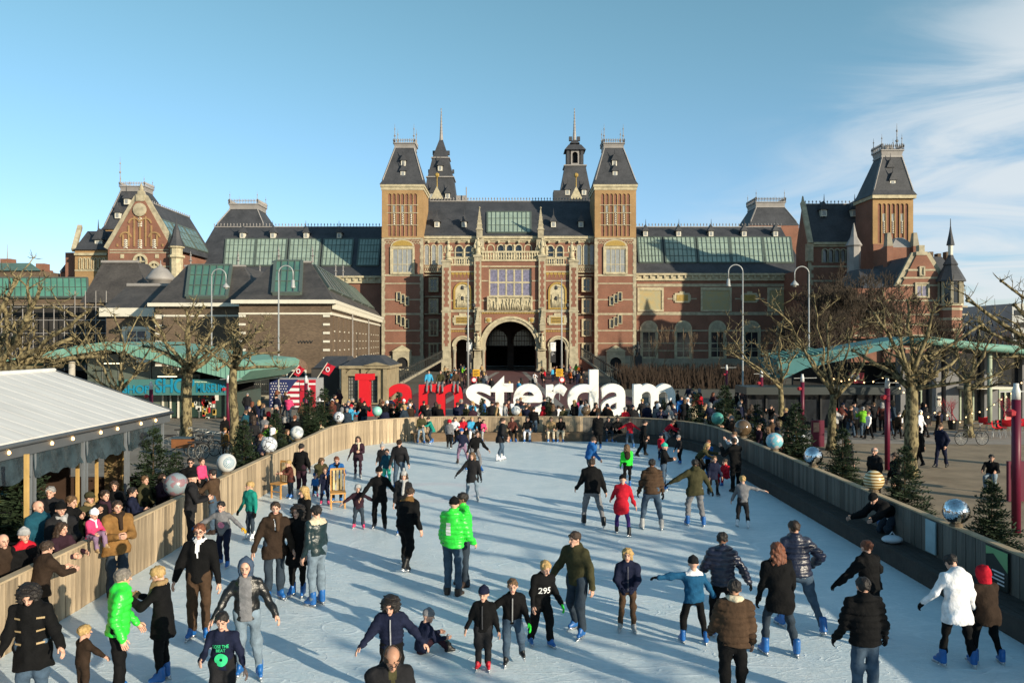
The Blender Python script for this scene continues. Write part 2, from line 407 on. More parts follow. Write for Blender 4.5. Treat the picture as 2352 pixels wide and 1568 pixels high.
# rink wall: boards nailed upright on a frame, with a coping
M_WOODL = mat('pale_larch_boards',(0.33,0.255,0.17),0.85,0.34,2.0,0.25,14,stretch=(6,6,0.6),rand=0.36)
M_WOODSH = mat('shade_tone_boards',(0.12,0.11,0.095),0.88,0.25,2.0,0.25,14,stretch=(6,6,0.6),rand=0.32)  # right-hand boards: the wall's shaded side is put into a darker colour
M_FRAME = mat('rail_timber',(0.12,0.09,0.06),0.9,0.2,2)
M_COPE = mat('coping_board',(0.40,0.31,0.20),0.85,0.2,2.0,0.2)
board = [MB().box(-0.078,0.078,-0.022,0.0,0.0,1.16).mesh('plank',M_WOODL),MB().box(-0.079,0.079,-0.017,0.0,0.0,1.155).mesh('plank',M_WOODL)]
board_shade = [m.copy()for m in board]
for m in board_shade:m.materials[0] = M_WOODSH
def rink_wall(name,pts,label,boards,height=1.2,bench=None):
 t = thing(name,label,'rink wall',(*pts[0],0))
 fr = MB();cp = MB()
 ox, oy = pts[0]
 inward = 1 if name else 1
 for i in range(len(pts)-1):
  a, b_ = Vector((*pts[i],0)), Vector((*pts[i+1],0));d = (b_-a);mid = (a+b_)/2
  ang = math.atan2(d.y,d.x)
  nrm = Vector((d.y,-d.x,0)).normalized()
  o = inst(boards[rnd.random()<0.5],'plank',t,(mid.x-ox,mid.y-oy,rnd.uniform(-0.004,0.01)),(0,0,ang+math.pi),(d.length/0.170,rnd.uniform(0.75,1.25),1))
  o.rotation_euler[2] = ang
 step = 4
 for i in range(0,len(pts)-1,step):
  a = Vector((*pts[i],0));b_ = Vector((*pts[min(i+step,len(pts)-1)],0));d = (b_-a).normalized();nn = Vector((-d.y,d.x,0))
  A, B = a+nn*0.005, b_+nn*0.005;A2, B2 = a+nn*0.085, b_+nn*0.085
  fr.hexa([A,B,B2,A2],[p+Vector((0,0,height-0.05))for p in(A,B,B2,A2)])
  A, B = a-nn*0.035, b_-nn*0.035;A2, B2 = a+nn*0.13, b_+nn*0.13
  z0, z1 = Vector((0,0,height-0.035)), Vector((0,0,height))
  cp.hexa([p+z0 for p in(A,B,B2,A2)],[p+z1 for p in(A,B,B2,A2)])
 fr.build('frame',M_FRAME,t);cp.build('coping',M_COPE,t)
 return t
rink_wall('rink_wall',LP_,'sunlit pale plank wall curving along the left side of the ice',board)
nF = 40
FP_ = [(XL+RC+(XR-XL-2*RC)*i/nF,YF)for i in range(nF+1)]
rink_wall('rink_wall',FP_,'straight pale plank wall behind the bench at the far end of the ice',board)
rink_wall('rink_wall',list(reversed(RP_)),'shaded plank wall along the right side of the ice',board_shade)
# benches at the foot of the wall
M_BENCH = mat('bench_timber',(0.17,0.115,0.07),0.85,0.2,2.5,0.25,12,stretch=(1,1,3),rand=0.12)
M_BENCHSH = mat('shade_tone_bench',(0.05,0.042,0.036),0.85,0.25,2.5,0.3,12,rand=0.12)  # bench timber darkened in its colour to carry the right wall's shade
def bench(pts,w,h,label,m):
 t = thing('bench',label,'bench',(*pts[0],0));n = 4
 fr = MB()
 for k in range(n):
  f0, f1 = 0.03+w*k/n, 0.03+w*(k+1)/n-0.012
  sb_ = MB()
  for i in range(len(pts)-1):
   a, b_ = Vector((*pts[i],0)), Vector((*pts[i+1],0));d0 = (b_-a).normalized()
   na = Vector((d0.y,-d0.x,0));nb = na
   if i+2<len(pts):
    d1 = (Vector((*pts[i+2],0))-b_).normalized();nb = Vector((d1.y,-d1.x,0))
   q = [a+na*f1,b_+nb*f1,b_+nb*f0,a+na*f0]
   sb_.hexa([p+Vector((0,0,h-0.04))for p in q],[p+Vector((0,0,h))for p in q])
   if k==0:
    q = [a+na*(w-0.01),b_+nb*(w-0.01),b_+nb*(w-0.06),a+na*(w-0.06)]
    fr.hexa([p+Vector((0,0,0.0))for p in q],[p+Vector((0,0,h-0.045))for p in q])
  sb_.build('plank',m,t)
 fr.build('front_board',m,t)
 return t
rr = list(reversed(RP_))
far_run = LP_[-14:]+FP_[1:]
bench(far_run[::3]+[far_run[-1]],0.62,0.42,'long timber bench along the far end of the ice',M_BENCH)
bench(rr[::6]+[rr[-1]],0.66,0.40,'timber bench running along the shaded right wall',M_BENCHSH)
# ------------------------------------------------------------------ the museum
YT, YP, YU, YW = 138.0, 132.4, 139.5, 142.0
museum = thing('museum','great red brick museum with slate towers, stone trim and an arched passage','museum',(0,YT,0))
def W_(m,name='wall',parent=museum):return m
def crest(name,pts,parent,h=0.55,step=0.9,m=None):
 mb = MB()
 for a, b_ in zip(pts[:-1],pts[1:]):
  a, b_ = Vector(a), Vector(b_);n = max(1,int((b_-a).length/step))
  mb.bar(a+Vector((0,0,0.08)),b_+Vector((0,0,0.08)),0.18,0.16)
  for i in range(n+1):
   p = a.lerp(b_,i/n);mb.tube([p,p+Vector((0,0,h*0.5)),p+Vector((0,0,h*0.62)),p+Vector((0,0,h))],[0.07,0.05,0.14,0.02],4)
 return mb.build(name,m or M_LEAD,parent)
def finial(p,h,parent,r=0.07,m=None):
 x, y, z = p
 MB().tube([(x,y,z),(x,y,z+h*0.35),(x,y,z+h*0.4),(x,y,z+h*0.46),(x,y,z+h*0.7),(x,y,z+h*0.74),(x,y,z+h*0.8),(x,y,z+h)],[r*1.3,r,r*3.4,r,r*0.8,r*2.2,r*0.6,r*0.3],6).build('finial',m or M_LEAD,parent)
def dormer(p,parent,s=1.0,nrm=(0,-1)):
 0
 x, y, z = p;w = 0.42*s
 d = MB();d.box(x-w,x+w,y,y+1.1*s,z,z+1.15*s).build('dormer',M_WHITE,parent)
 q = ORIGIN[parent.name]
 o = MB().add([(x-w*1.6,y-0.25*s,z+1.0*s),(x+w*1.6,y-0.25*s,z+1.0*s),(x+w*1.6,y+1.6*s,z+1.0*s),(x-w*1.6,y+1.6*s,z+1.0*s),(x,y,z+2.3*s),(x,y+1.5*s,z+2.3*s)],[(0,1,4),(1,2,5,4),(2,3,5),(3,0,4,5),(3,2,1,0)])
 o.tube([(x,y,z+2.2*s),(x,y,z+3.3*s)],[0.09*s,0.02],5)
 o.build('dormer_hood',M_SLATE,parent)
 MB().box(x-w*0.55,x+w*0.55,y-0.03,y,z+0.15*s,z+0.85*s).build('dormer_pane',M_GLASSG,parent)
def window(parent,x0,x1,z0,z1,y,cols=2,rows=2,frame=M_CREAM,glass=M_GLASSD,fw=0.13,arch=False,surround=None,sw=0.28,depth=0.25,name='window',mull=None):
 0
 f = MB()
 f.box(x0,x0+fw,y-0.1,y+0.05,z0,z1);f.box(x1-fw,x1,y-0.1,y+0.05,z0,z1)
 f.box(x0+fw,x1-fw,y-0.1,y+0.05,z0,z0+fw);f.box(x0+fw,x1-fw,y-0.1,y+0.05,z1-fw,z1)
 iw, ih = (x1-x0-2*fw), (z1-z0-2*fw);mw = mull or fw*0.7
 for i in range(1,cols):xx = x0+fw+iw*i/cols;f.box(xx-mw/2,xx+mw/2,y-0.095,y+0.04,z0+fw,z1-fw)
 for j in range(1,rows):zz = z0+fw+ih*(0.34 if rows==2 and name!='great_window' else j/rows);f.box(x0+fw,x1-fw,y-0.09,y+0.035,zz-mw/2,zz+mw/2)
 if surround:
  s0 = sw
  f.cur = 1
  f.box(x0-s0,x0-0.002,y-0.22,y+0.1,z0-s0*0.6,z1+s0);f.box(x1+0.002,x1+s0,y-0.22,y+0.1,z0-s0*0.6,z1+s0)
  f.box(x0-0.002,x1+0.002,y-0.215,y+0.1,z1+0.002,z1+s0-0.003);f.box(x0-0.002,x1+0.002,y-0.26,y+0.1,z0-s0*0.6,z0-0.002)
 o = f.build(name,[frame,surround or frame],parent)
 for i in range(cols):
  a, b_ = x0+fw+iw*i/cols, x0+fw+iw*(i+1)/cols
  MB().box(a+0.003,b_-0.003,y-0.03-0.004*(i%2),y-0.004,z0+fw,z1-fw).build('pane',glass,o)
 return o
def arched_win(parent,x0,x1,z0,z1,y,surround=M_CREAM,glass=M_GLASSD,sw=0.2,name='window',blind=False):
 0
 ring = MB().plate(arch_pts(x0-sw,x1+sw,z0-sw*0.4,z1+sw,10),[arch_pts(x0,x1,z0,z1,10)],y-0.14,y+0.08)
 o = ring.build(name,surround,parent)
 MB().plate(arch_pts(x0-0.01,x1+0.01,z0-0.01,z1+0.01,10),[],y-0.035,y-0.004).build('pane',glass,o)
 return o
def band(parent,x0,x1,py,Y,h=0.26,proud=0.06,m=M_STONE,name='stone_band',back=0.3):
 z = PZ(py,Y);return MB().box(PX(x0,Y)-0.0,PX(x1,Y),Y-proud,Y+back,z-h/2,z+h/2).build(name,m,parent)
def quoins(parent,x,Y,z0,z1,side,m=M_STONE,w=0.62,name='quoin',base=0.28):
 0
 mb = MB();z = z0;k = 0;h = 0.62
 while z<z1-0.1:
  ww = w if k%2 else base+(w-base)*0.35
  a, b_ = (x,x+ww)if side>0 else(x-ww,x)
  mb.box(a,b_,Y-0.05-0.004*(k%2),Y+0.25,z,min(z1,z+h-0.015));z+=h;k+=1
 return mb.build(name,m,parent)
# ---- twin towers of the middle block
def slate_roof_tower(x0,x1,y0,y1,z0,z1,tx0,tx1,ty0,ty1,parent,crest_h,dorm=True,fin=3.5):
 ro = MB();e = 0.35
 ro.frustum((x0-e,x1+e,y0-e,y1+e),(x0+0.1,x1-0.1,y0+0.1,y1-0.1),z0,z0+0.8)
 ro.frustum((x0+0.1,x1-0.1,y0+0.1,y1-0.1),(tx0,tx1,ty0,ty1),z0+0.8,z1)
 roof = ro.build('roof',M_SLATE,parent)
 c = MB();c.frustum((tx0-0.1,tx1+0.1,ty0-0.1,ty1+0.1),(tx0-0.1,tx1+0.1,ty0-0.1,ty1+0.1),z1,z1+0.25)
 c.frustum((tx0,tx1,ty0,ty1),(tx0-0.15,tx1+0.15,ty0-0.15,ty1+0.15),z1+0.25,z1+crest_h*0.5)
 c.build('roof_crown',M_LEAD,roof)
 zc = z1+crest_h*0.5
 crest('roof_cresting',[(tx0-0.2,ty0-0.2,zc),(tx1+0.2,ty0-0.2,zc),(tx1+0.2,ty1+0.2,zc),(tx0-0.2,ty1+0.2,zc),(tx0-0.2,ty0-0.2,zc)],roof,0.15+crest_h*0.5,0.3)
 for a, b_ in((tx0,ty0),(tx1,ty0),(tx0,ty1),(tx1,ty1)):finial((a,b_,zc),fin,roof,0.06)
 for(a,b_,c_,d_)in((x0+0.1,y0+0.1,tx0,ty0),(x1-0.1,y0+0.1,tx1,ty0)):
  MB().bar((a,b_-0.02,z0+0.8),(c_,d_-0.02,z1),0.2,0.16).build('hip_flashing',M_LEAD,roof)
 return roof
def mid_tower(x0p,x1p,mirror):
 Y = YT;X0, X1 = PX(x0p,Y), PX(x1p,Y);cxp = (x0p+x1p)/2;Wp = x1p-x0p
 t = MB();t.box(X0,X1,Y,Y+8.5,0,PZ(546,Y));tw = t.build('tower',M_BRICK,museum)
 def ux(f):return X0+(X1-X0)*f
 zb0, zb1, za = PZ(546,Y), PZ(430,Y), PZ(445,Y)
 core = MB();core.box(X0+0.25,X1-0.25,Y+0.1,Y+8.2,zb0,zb1);core.build('belfry_core',M_BRICK,museum)
 holes = []
 for k in range(7):
  a = 0.14+0.72*k/7+0.012;b_ = 0.14+0.72*(k+1)/7-0.012
  holes.append(arch_pts(ux(a),ux(b_),zb0+0.25,za,6))
 MB().plate(rect_pts(X0,X1,zb0,zb1),holes,Y-0.06,Y+0.09).build('belfry_wall',M_BRICKY,museum)
 for sx0, sx1 in((X0,X0+0.24),(X1-0.24,X1)):MB().box(sx0,sx1,Y+0.29,Y+8.45,zb0,zb1).build('belfry_side',M_BRICKY,museum)
 for k in(1,3,5):
  a = 0.14+0.72*k/7+0.02;b_ = 0.14+0.72*(k+1)/7-0.02
  window(museum,ux(a),ux(b_),PZ(488,Y),PZ(471,Y),Y+0.09,1,1,M_STONE,M_GLASSG,0.06,name='belfry_window')
  lv = MB()
  for j in range(6):
   zz = PZ(516,Y)+j*0.32;xm = (ux(a)+ux(b_))/2;hw = (ux(b_)-ux(a))*0.42
   lv.add([(ux(a)+0.04,Y+0.0,zz),(xm,Y-0.09,zz+0.15),(ux(b_)-0.04,Y+0.0,zz),(ux(b_)-0.04,Y+0.05,zz+0.16),(xm,Y-0.04,zz+0.31),(ux(a)+0.04,Y+0.05,zz+0.16)],[(0,1,4,5),(1,2,3,4)])
  lv.build('louvre',M_WHITE,museum)
 for py in(471,489,517):band(museum,x0p+Wp*0.12,x1p-Wp*0.12,py,Y,0.12,0.07,M_STONE,back=0.05)
 c = MB();c.box(X0-0.25,X1+0.25,Y-0.3,Y+8.7,zb1,zb1+0.45);c.box(X0-0.12,X1+0.12,Y-0.15,Y+8.6,zb1-0.5,zb1-0.003);c.build('cornice',M_CREAM,museum)
 tp = 0.235
 roof = slate_roof_tower(X0,X1,Y,Y+8.5,zb1+0.45,PZ(339,Y+2),ux(0.5-tp),ux(0.5+tp),Y+2.4,Y+6.1,museum,1.5)
 for py, yy in((404,0.75),(378,1.35)):dormer((ux(0.5),Y+yy-0.3,PZ(py,Y)),museum,0.95)
 z0, z1 = PZ(627,Y), PZ(571,Y)
 window(museum,ux(0.255),ux(0.745),z0,z1,Y-0.03,4,2,M_CREAM,M_GLASSG,0.16,surround=M_CREAM,sw=0.35)
 zc = z1+0.42;rr_ = (ux(0.745)-ux(0.255))/2+0.3
 ty = MB().plate([(ux(0.5)+rr_*math.cos(math.pi*k/12),zc+0.55*rr_*math.sin(math.pi*k/12))for k in range(13)],[],Y-0.12,Y+0.1).build('tympanum',M_CREAM,museum)
 MB().plate([(ux(0.5)+rr_*0.85*math.cos(math.pi*k/12),zc+0.06+0.45*rr_*math.sin(math.pi*k/12))for k in range(13)],[],Y-0.16,Y-0.12).build('gilded_panel',M_GOLD,ty)
 dm = MB();zz = PZ(556,Y)
 for f in(0.12,0.19,0.26,0.74,0.81,0.88):
  xx = ux(f);s_ = 0.3
  for a_, b_ in(((-s_,0),(0,s_)),((0,s_),(s_,0)),((s_,0),(0,-s_)),((0,-s_),(-s_,0))):
   dm.bar((xx+a_[0],Y-0.03,zz+a_[1]),(xx+b_[0],Y-0.03,zz+b_[1]),0.09,0.06,(0,1,0))
 dm.build('diamond_frieze',M_CREAM,museum)
 for py in(548,632,651,688,721,759,788):band(museum,x0p+Wp*0.06,x1p-Wp*0.06,py,Y,0.34 if py in(548,632,721)else 0.2,0.05,M_STONE)
 quoins(museum,X0-0.03,Y,2.5,PZ(548,Y),1);quoins(museum,X1+0.03,Y,2.5,PZ(548,Y),-1)
 q = MB();q.box(X0+0.05,X0+0.5,Y-0.035,Y+0.2,2.5,zb0);q.box(X1-0.5,X1-0.05,Y-0.035,Y+0.2,2.5,zb0);q.build('corner_strip',M_STONEG,museum)
 MB().box(X0-0.15,X1+0.15,Y-0.25,Y+8.6,0,2.5).build('plinth',M_STONEG,museum)
 for py in(686,738):
  for k in range(3):
   dy = (k-1)*5*(1 if not mirror else-1);f = 0.37+0.1*k if not mirror else 0.37+0.1*k
   window(museum,ux(f),ux(f+0.075),PZ(py+dy+10,Y),PZ(py+dy-9,Y),Y-0.02,1,1,M_CREAM,M_GLASSD,0.05,surround=M_CREAM,sw=0.12)
 xa, xb = ux(0.36), ux(0.64);zt = PZ(812,Y)
 d = MB().plate(rect_pts(xa-0.6,xb+0.6,0,zt+0.4),[arch_pts(xa,xb,0.3,zt-0.6,8)],Y-0.6,Y-0.26).build('portal',M_STONE,museum)
 MB().add([(xa-0.8,Y-0.7,zt+0.42),(xb+0.8,Y-0.7,zt+0.42),(ux(0.5),Y-0.7,zt+1.5),(xa-0.8,Y-0.3,zt+0.42),(xb+0.8,Y-0.3,zt+0.42),(ux(0.5),Y-0.3,zt+1.5)],[(0,1,2),(5,4,3),(0,3,4,1),(1,4,5,2),(2,5,3,0)]).build('pediment',M_CREAM,d)
 MB().box(xa,xb,Y-0.33,Y-0.29,0.3,zt-0.6).build('door',M_DARK,d)
mid_tower(877,972,False);mid_tower(1366,1461,True)
# ---- middle block: upper storey, eaves, roof
X0, X1 = PX(972,YT), PX(1366,YT)
zE = PZ(549,YU)
def U(px):return PX(px,YU)
oph = []
ARC = [(1047,1062,565,607,1),(1069,1084,565,607,1),(1257,1271,565,607,1),(1279,1293,565,607,1),(1143.5,1157,563,596,1),(1164,1177,563,596,1),(1184.5,1198,563,596,1)]
for a, b_, t_, bt, k in ARC:oph.append(arch_pts(U(a),U(b_),PZ(bt,YU),PZ(t_,YU),8))
MB().plate(rect_pts(X0-0.2,X1+0.2,PZ(625,YU),zE),oph,YU,YU+0.5).build('wall',M_BRICK,museum)
zPs = PZ(728,YP)
MB().box(X0-0.2,X1+0.2,YU+0.51,YU+13,zPs+0.4,zE-0.01).build('wall',M_BRICK,museum)
for a_, b_ in((X0-0.2,PX(1016,YP)+0.8),(PX(1327,YP)-0.8,X1+0.2)):MB().box(a_,b_,YU+0.02,YU+13,0,zPs+0.39).build('wall',M_BRICK,museum)
for a, b_, t_, bt, k in ARC:
 x0, x1, z0, z1 = U(a), U(b_), PZ(bt,YU), PZ(t_,YU)
 o = MB().plate(arch_pts(x0-0.2,x1+0.2,z0-0.05,z1+0.2,10),[arch_pts(x0,x1,z0-0.02,z1,10)],YU-0.12,YU+0.1).build('arcade_arch',M_CREAM,museum)
 MB().plate(arch_pts(x0,x1,z0,z1,8),[],YU+0.3,YU+0.34).build('pane',M_GLASSD,o)
for a, b_ in((1120,1134),(1206,1220)):
 x0, x1, z0, z1 = U(a), U(b_), PZ(596,YU), PZ(563,YU)
 MB().plate(arch_pts(x0-0.18,x1+0.18,z0,z1+0.18,10),[arch_pts(x0,x1,z0-0.02,z1,10)],YU-0.1,YU+0.05).build('blind_arch',M_CREAM,museum)
for a in(976,992,1007,1325.5,1340.5,1355.5):
 arched_win(museum,U(a),U(a+9),PZ(608,YU),PZ(563,YU),YU-0.01,M_CREAM,M_GLASSG,0.16)
for p in(1065.5,1275,1160.5,1180.7):
 MB().lathe([(0.22,0),(0.22,0.2),(0.13,0.3),(0.13,2.2),(0.24,2.5),(0.24,2.6)],(U(p),YU-0.15,PZ(606 if p in(1065.5,1275)else 596,YU)),8).build('column',M_CREAM,museum,True)
for py, h_ in((556,0.16),(580,0.14),(590,0.12)):band(museum,973,1365,py,YU,h_,0.04,M_CREAM)
cn_ = MB();cn_.box(X0-0.02,X1+0.02,YU-0.55,YU+0.6,zE,zE+0.45);cn_.box(X0-0.02,X1+0.02,YU-0.3,YU,zE-0.35,zE-0.002)
cn_.build('cornice',M_CREAM,museum)
cb = MB()
for px in range(985,1362,23):cb.box(U(px)-0.15,U(px)+0.15,YU-0.5,YU-0.05,zE-0.75,zE-0.36)
cb.build('corbel',M_CREAM,museum)
YR, ZR = YU+10, PZ(463,YU+10)
rf = MB();rf.add([(X0-0.3,YU-0.3,zE+0.45),(X1+0.3,YU-0.3,zE+0.45),(X1+0.3,YR,ZR),(X0-0.3,YR,ZR),(X1+0.3,YR+11,zE+0.45),(X0-0.3,YR+11,zE+0.45)],[(0,1,2,3),(3,2,4,5),(0,3,5),(1,4,2)])
mroof = rf.build('roof',M_SLATE,museum)
crest('roof_cresting',[(X0,YR,ZR),(X1,YR,ZR)],mroof,0.8,0.55)
def roof_pt(px,py,e0,e1):
 0
 sl = (e1[1]-e0[1])/(e1[0]-e0[0]);k = (CY-py)/FPX
 Y = (e0[1]-CAMH-sl*e0[0])/(k-sl);return Vector((PX(px,Y),Y,CAMH+k*Y))
def skylight(parent,corners,cols,rows,e0,e1,glass=M_SKYL,lift=0.15,name='skylight'):
 0
 P = [roof_pt(x,y,e0,e1)for x,y in corners]
 n = (P[1]-P[0]).cross(P[3]-P[0]).normalized()
 if n.z<0:n = -n
 q = [p+n*lift for p in P]
 fr = MB()
 for a, b_ in((0,1),(1,2),(2,3),(3,0)):fr.bar(P[a]+n*lift*0.6,P[b_]+n*lift*0.6,0.3,lift*1.5,n)
 o = fr.build(name,M_BAR,parent)
 tl, tr, br_, bl = q
 bars = MB()
 for i in range(1,cols):bars.bar(tl.lerp(tr,i/cols)+n*0.03,bl.lerp(br_,i/cols)+n*0.03,0.09,0.09,n)
 for j in range(1,rows):bars.bar(tl.lerp(bl,j/rows)+n*0.03,tr.lerp(br_,j/rows)+n*0.03,0.07,0.07,n)
 bars.build('glazing_bars',M_BAR,o)
 for i in range(cols):
  a, b_, c_, d_ = tl.lerp(tr,i/cols), tl.lerp(tr,(i+1)/cols), bl.lerp(br_,(i+1)/cols), bl.lerp(br_,i/cols)
  off = n*(-0.02+0.006*(i%2));bk = n*-0.06
  MB().hexa([d_+bk,c_+bk,b_+bk,a+bk],[d_+off,c_+off,b_+off,a+off]).build('pane',glass,o)
 return o
E0, E1 = (YU-0.3,zE+0.45), (YR,ZR)
skylight(mroof,[(1119.5,488),(1219,488),(1219,535),(1119.5,535)],10,3,E0,E1)
for px, py in((1004,520),(1066,520),(1271,520),(1334,520)):
 p = roof_pt(px,py,E0,E1);dormer((p.x,p.y-0.5,p.z-0.2),mroof,1.0)
# ---- porch with the three arches
def P_(px):return PX(px,YP)
def PZp(py):return PZ(py,YP)
zS, zC = PZp(608), PZp(597)
aL = arch_pts(P_(1047),P_(1079.5),-0.1,PZp(779),14);aR = arch_pts(P_(1266),P_(1299),-0.1,PZp(779),14);aC = arch_pts(P_(1114.5),P_(1231),-0.1,PZp(738),24)
outer = [(P_(1016),-0.1),(P_(1327),-0.1),(P_(1327),zS),(P_(1253),zS),(P_(1253),zC),(P_(1090),zC),(P_(1090),zS),(P_(1016),zS)]
def notch(arch):return arch
# arches reach the ground: build the wall in three bays so every opening is a clean notch
def bay(x0,x1,ztop,arch):
 o = [(x0,-0.1),(arch[0][0],-0.1)]+list(reversed(arch[2:]))+[(arch[1][0],-0.1)]
 pts = [(x0,-0.1)]+[(arch[0][0],-0.1)]+list(reversed(arch[2:]))+[(arch[1][0],-0.1),(x1,-0.1),(x1,ztop),(x0,ztop)]
 return pts
wallp = MB()
wallp.plate(bay(P_(1016),P_(1090),zS,aL),[],YP,YP+2.0);wallp.plate(bay(P_(1253),P_(1327),zS,aR),[],YP,YP+2.0)
hw = rect_pts(P_(1123),P_(1221),PZp(681),PZp(616))
wallp.plate(bay(P_(1090)+0.001,P_(1253)-0.001,zC,aC),[hw],YP-0.25,YP+2.0)
porch = wallp.build('porch',M_BRICK,museum)
YB = YT+8.0
sidew = MB();sidew.box(P_(1016),P_(1016)+0.8,YP+2.0,YT+1.5,0,zS);sidew.box(P_(1327)-0.8,P_(1327),YP+2.0,YT+1.5,0,zS)
sidew.box(P_(1016)+0.8,P_(1327)-0.8,YP+2.01,YB+0.9,PZp(728),zS-2.5)
sidew.build('porch_side',M_BRICK,museum)
# inner passage: back wall with two glazed arches and the pier between them
YB = YT+8.0
b1 = arch_pts(PX(1116,YB),PX(1165,YB),-0.1,PZ(757,YB),14);b2 = arch_pts(PX(1180,YB),PX(1229,YB),-0.1,PZ(757,YB),14)
mb = MB();xl, xm, xr_ = P_(1016)+0.8, PX(1172.5,YB), P_(1327)-0.8
mb.plate([(xl,-0.1),(b1[0][0],-0.1)]+list(reversed(b1[2:]))+[(b1[1][0],-0.1),(xm,-0.1),(xm,PZp(725)),(xl,PZp(725))],[],YB,YB+1)
mb.plate([(xm+0.001,-0.1),(b2[0][0],-0.1)]+list(reversed(b2[2:]))+[(b2[1][0],-0.1),(xr_,-0.1),(xr_,PZp(725)),(xm+0.001,PZp(725))],[],YB,YB+1)
mb.build('passage_wall',mat('passage_shade_stone',(0.05,0.045,0.04),0.9,0.2,1),museum)  # stone colour lowered to stand for the shade deep in the passage
for bb in(b1,b2):
 x0, x1 = bb[0][0], bb[1][0];zt = bb[2+7][1];zs = zt-(x1-x0)/2
 g_ = MB()
 for k in range(1,8):xx = x0+(x1-x0)*k/8;hh = math.sqrt(max(0,((x1-x0)/2)**2-(xx-(x0+x1)/2)**2));g_.box(xx-0.05,xx+0.05,YB+0.5,YB+0.6,zs-1,zs+hh)
 for k in range(5):zz = zs-1+k*0.9;hwid = math.sqrt(max(0.01,((x1-x0)/2)**2-max(0,zz-zs)**2));g_.box((x0+x1)/2-hwid,(x0+x1)/2+hwid,YB+0.51,YB+0.59,zz-0.05,zz+0.05)
 gr = g_.build('fanlight',M_IRON,museum)
 MB().plate(arch_pts(x0,x1,zs-1,zt,14),[],YB+0.62,YB+0.66).build('pane',mat('passage_glass',(0.06,0.10,0.11),0.15,0.4,0.9,spec=0.6),gr)
MB().box(xl,xr_,YB+16,YB+16.5,0,14).build('passage_end',M_DARK,museum)
MB().box(xl,xr_,YB+1.01,YB+16,PZp(728)-0.5,PZp(728)-0.2).build('passage_ceiling',M_DARK,museum)
# stone arches
def arch_ring(parent,cx,zs,r0,r1,y0,y1,m,n=28,name='arch',legs=0):
 pts = [(cx+r1*math.cos(math.pi*k/n),zs+r1*math.sin(math.pi*k/n))for k in range(n+1)]+[(cx+r0*math.cos(math.pi*k/n),zs+r0*math.sin(math.pi*k/n))for k in range(n,-1,-1)]
 mb = MB().plate(pts,[],y0,y1)
 return mb.build(name,m,parent)
for(a,b_,top,yy,w_)in((1114.5,1231,738,YP-0.25,0.85),(1047,1079.5,779,YP,0.6),(1266,1299,779,YP,0.6)):
 x0, x1 = P_(a), P_(b_);r = (x1-x0)/2;zs = PZp(top)-r;cx_ = (x0+x1)/2
 arch_ring(porch,cx_,zs,r*0.995,r+w_*0.55,yy-0.3,yy+0.2,M_STONE);arch_ring(porch,cx_,zs,r+w_*0.56,r+w_,yy-0.45,yy+0.1,M_CREAM)
 for sx_ in(-1,1):
  xx = cx_+sx_*(r+w_*0.3);MB().box(min(xx-w_*0.45,xx+w_*0.45),max(xx-w_*0.45,xx+w_*0.45),yy-0.5,yy+0.2,zs-0.5,zs).build('impost',M_STONE,porch)
  MB().lathe([(0.4,0),(0.4,0.4),(0.26,0.5),(0.24,zs-1.2),(0.36,zs-0.7),(0.38,zs-0.5)],(cx_+sx_*(r+w_*0.35),yy-0.35,0),10).build('shaft',M_STONEG,porch,True)
# piers of the porch: stone with red brick insets, rising above the wall
def pier(x0p,x1p,ztop,yy):
 x0, x1 = P_(x0p), P_(x1p);o = MB();o.box(x0,x1,yy-0.55,yy-0.003,0,ztop+0.4);o.box(x0-0.15,x1+0.15,yy-0.7,yy+0.5,ztop+0.4,ztop+0.75)
 o.box(x0-0.12,x1+0.12,yy-0.65,yy-0.004,PZp(717),PZp(713));o.box(x0-0.1,x1+0.1,yy-0.7,yy-0.004,0,PZp(822))
 p = o.build('pier',M_STONE,porch)
 ins = MB();z = PZp(795);k = 0;w = (x1-x0)
 while z<ztop-0.6:
  if not(PZp(722)<z<PZp(708)):
   f = 0.2 if k%2 else 0.33
   ins.box(x0+w*f,x1-w*f,yy-0.57,yy-0.551,z,z+0.5)
  z+=0.5;k+=1
 ins.build('brick_inset',M_BRICK,p)
 return p
pier(1016,1035.7,zS,YP);pier(1307.5,1327,zS,YP);pier(1089.7,1105.7,zC,YP-0.25);pier(1237,1253,zC,YP-0.25)
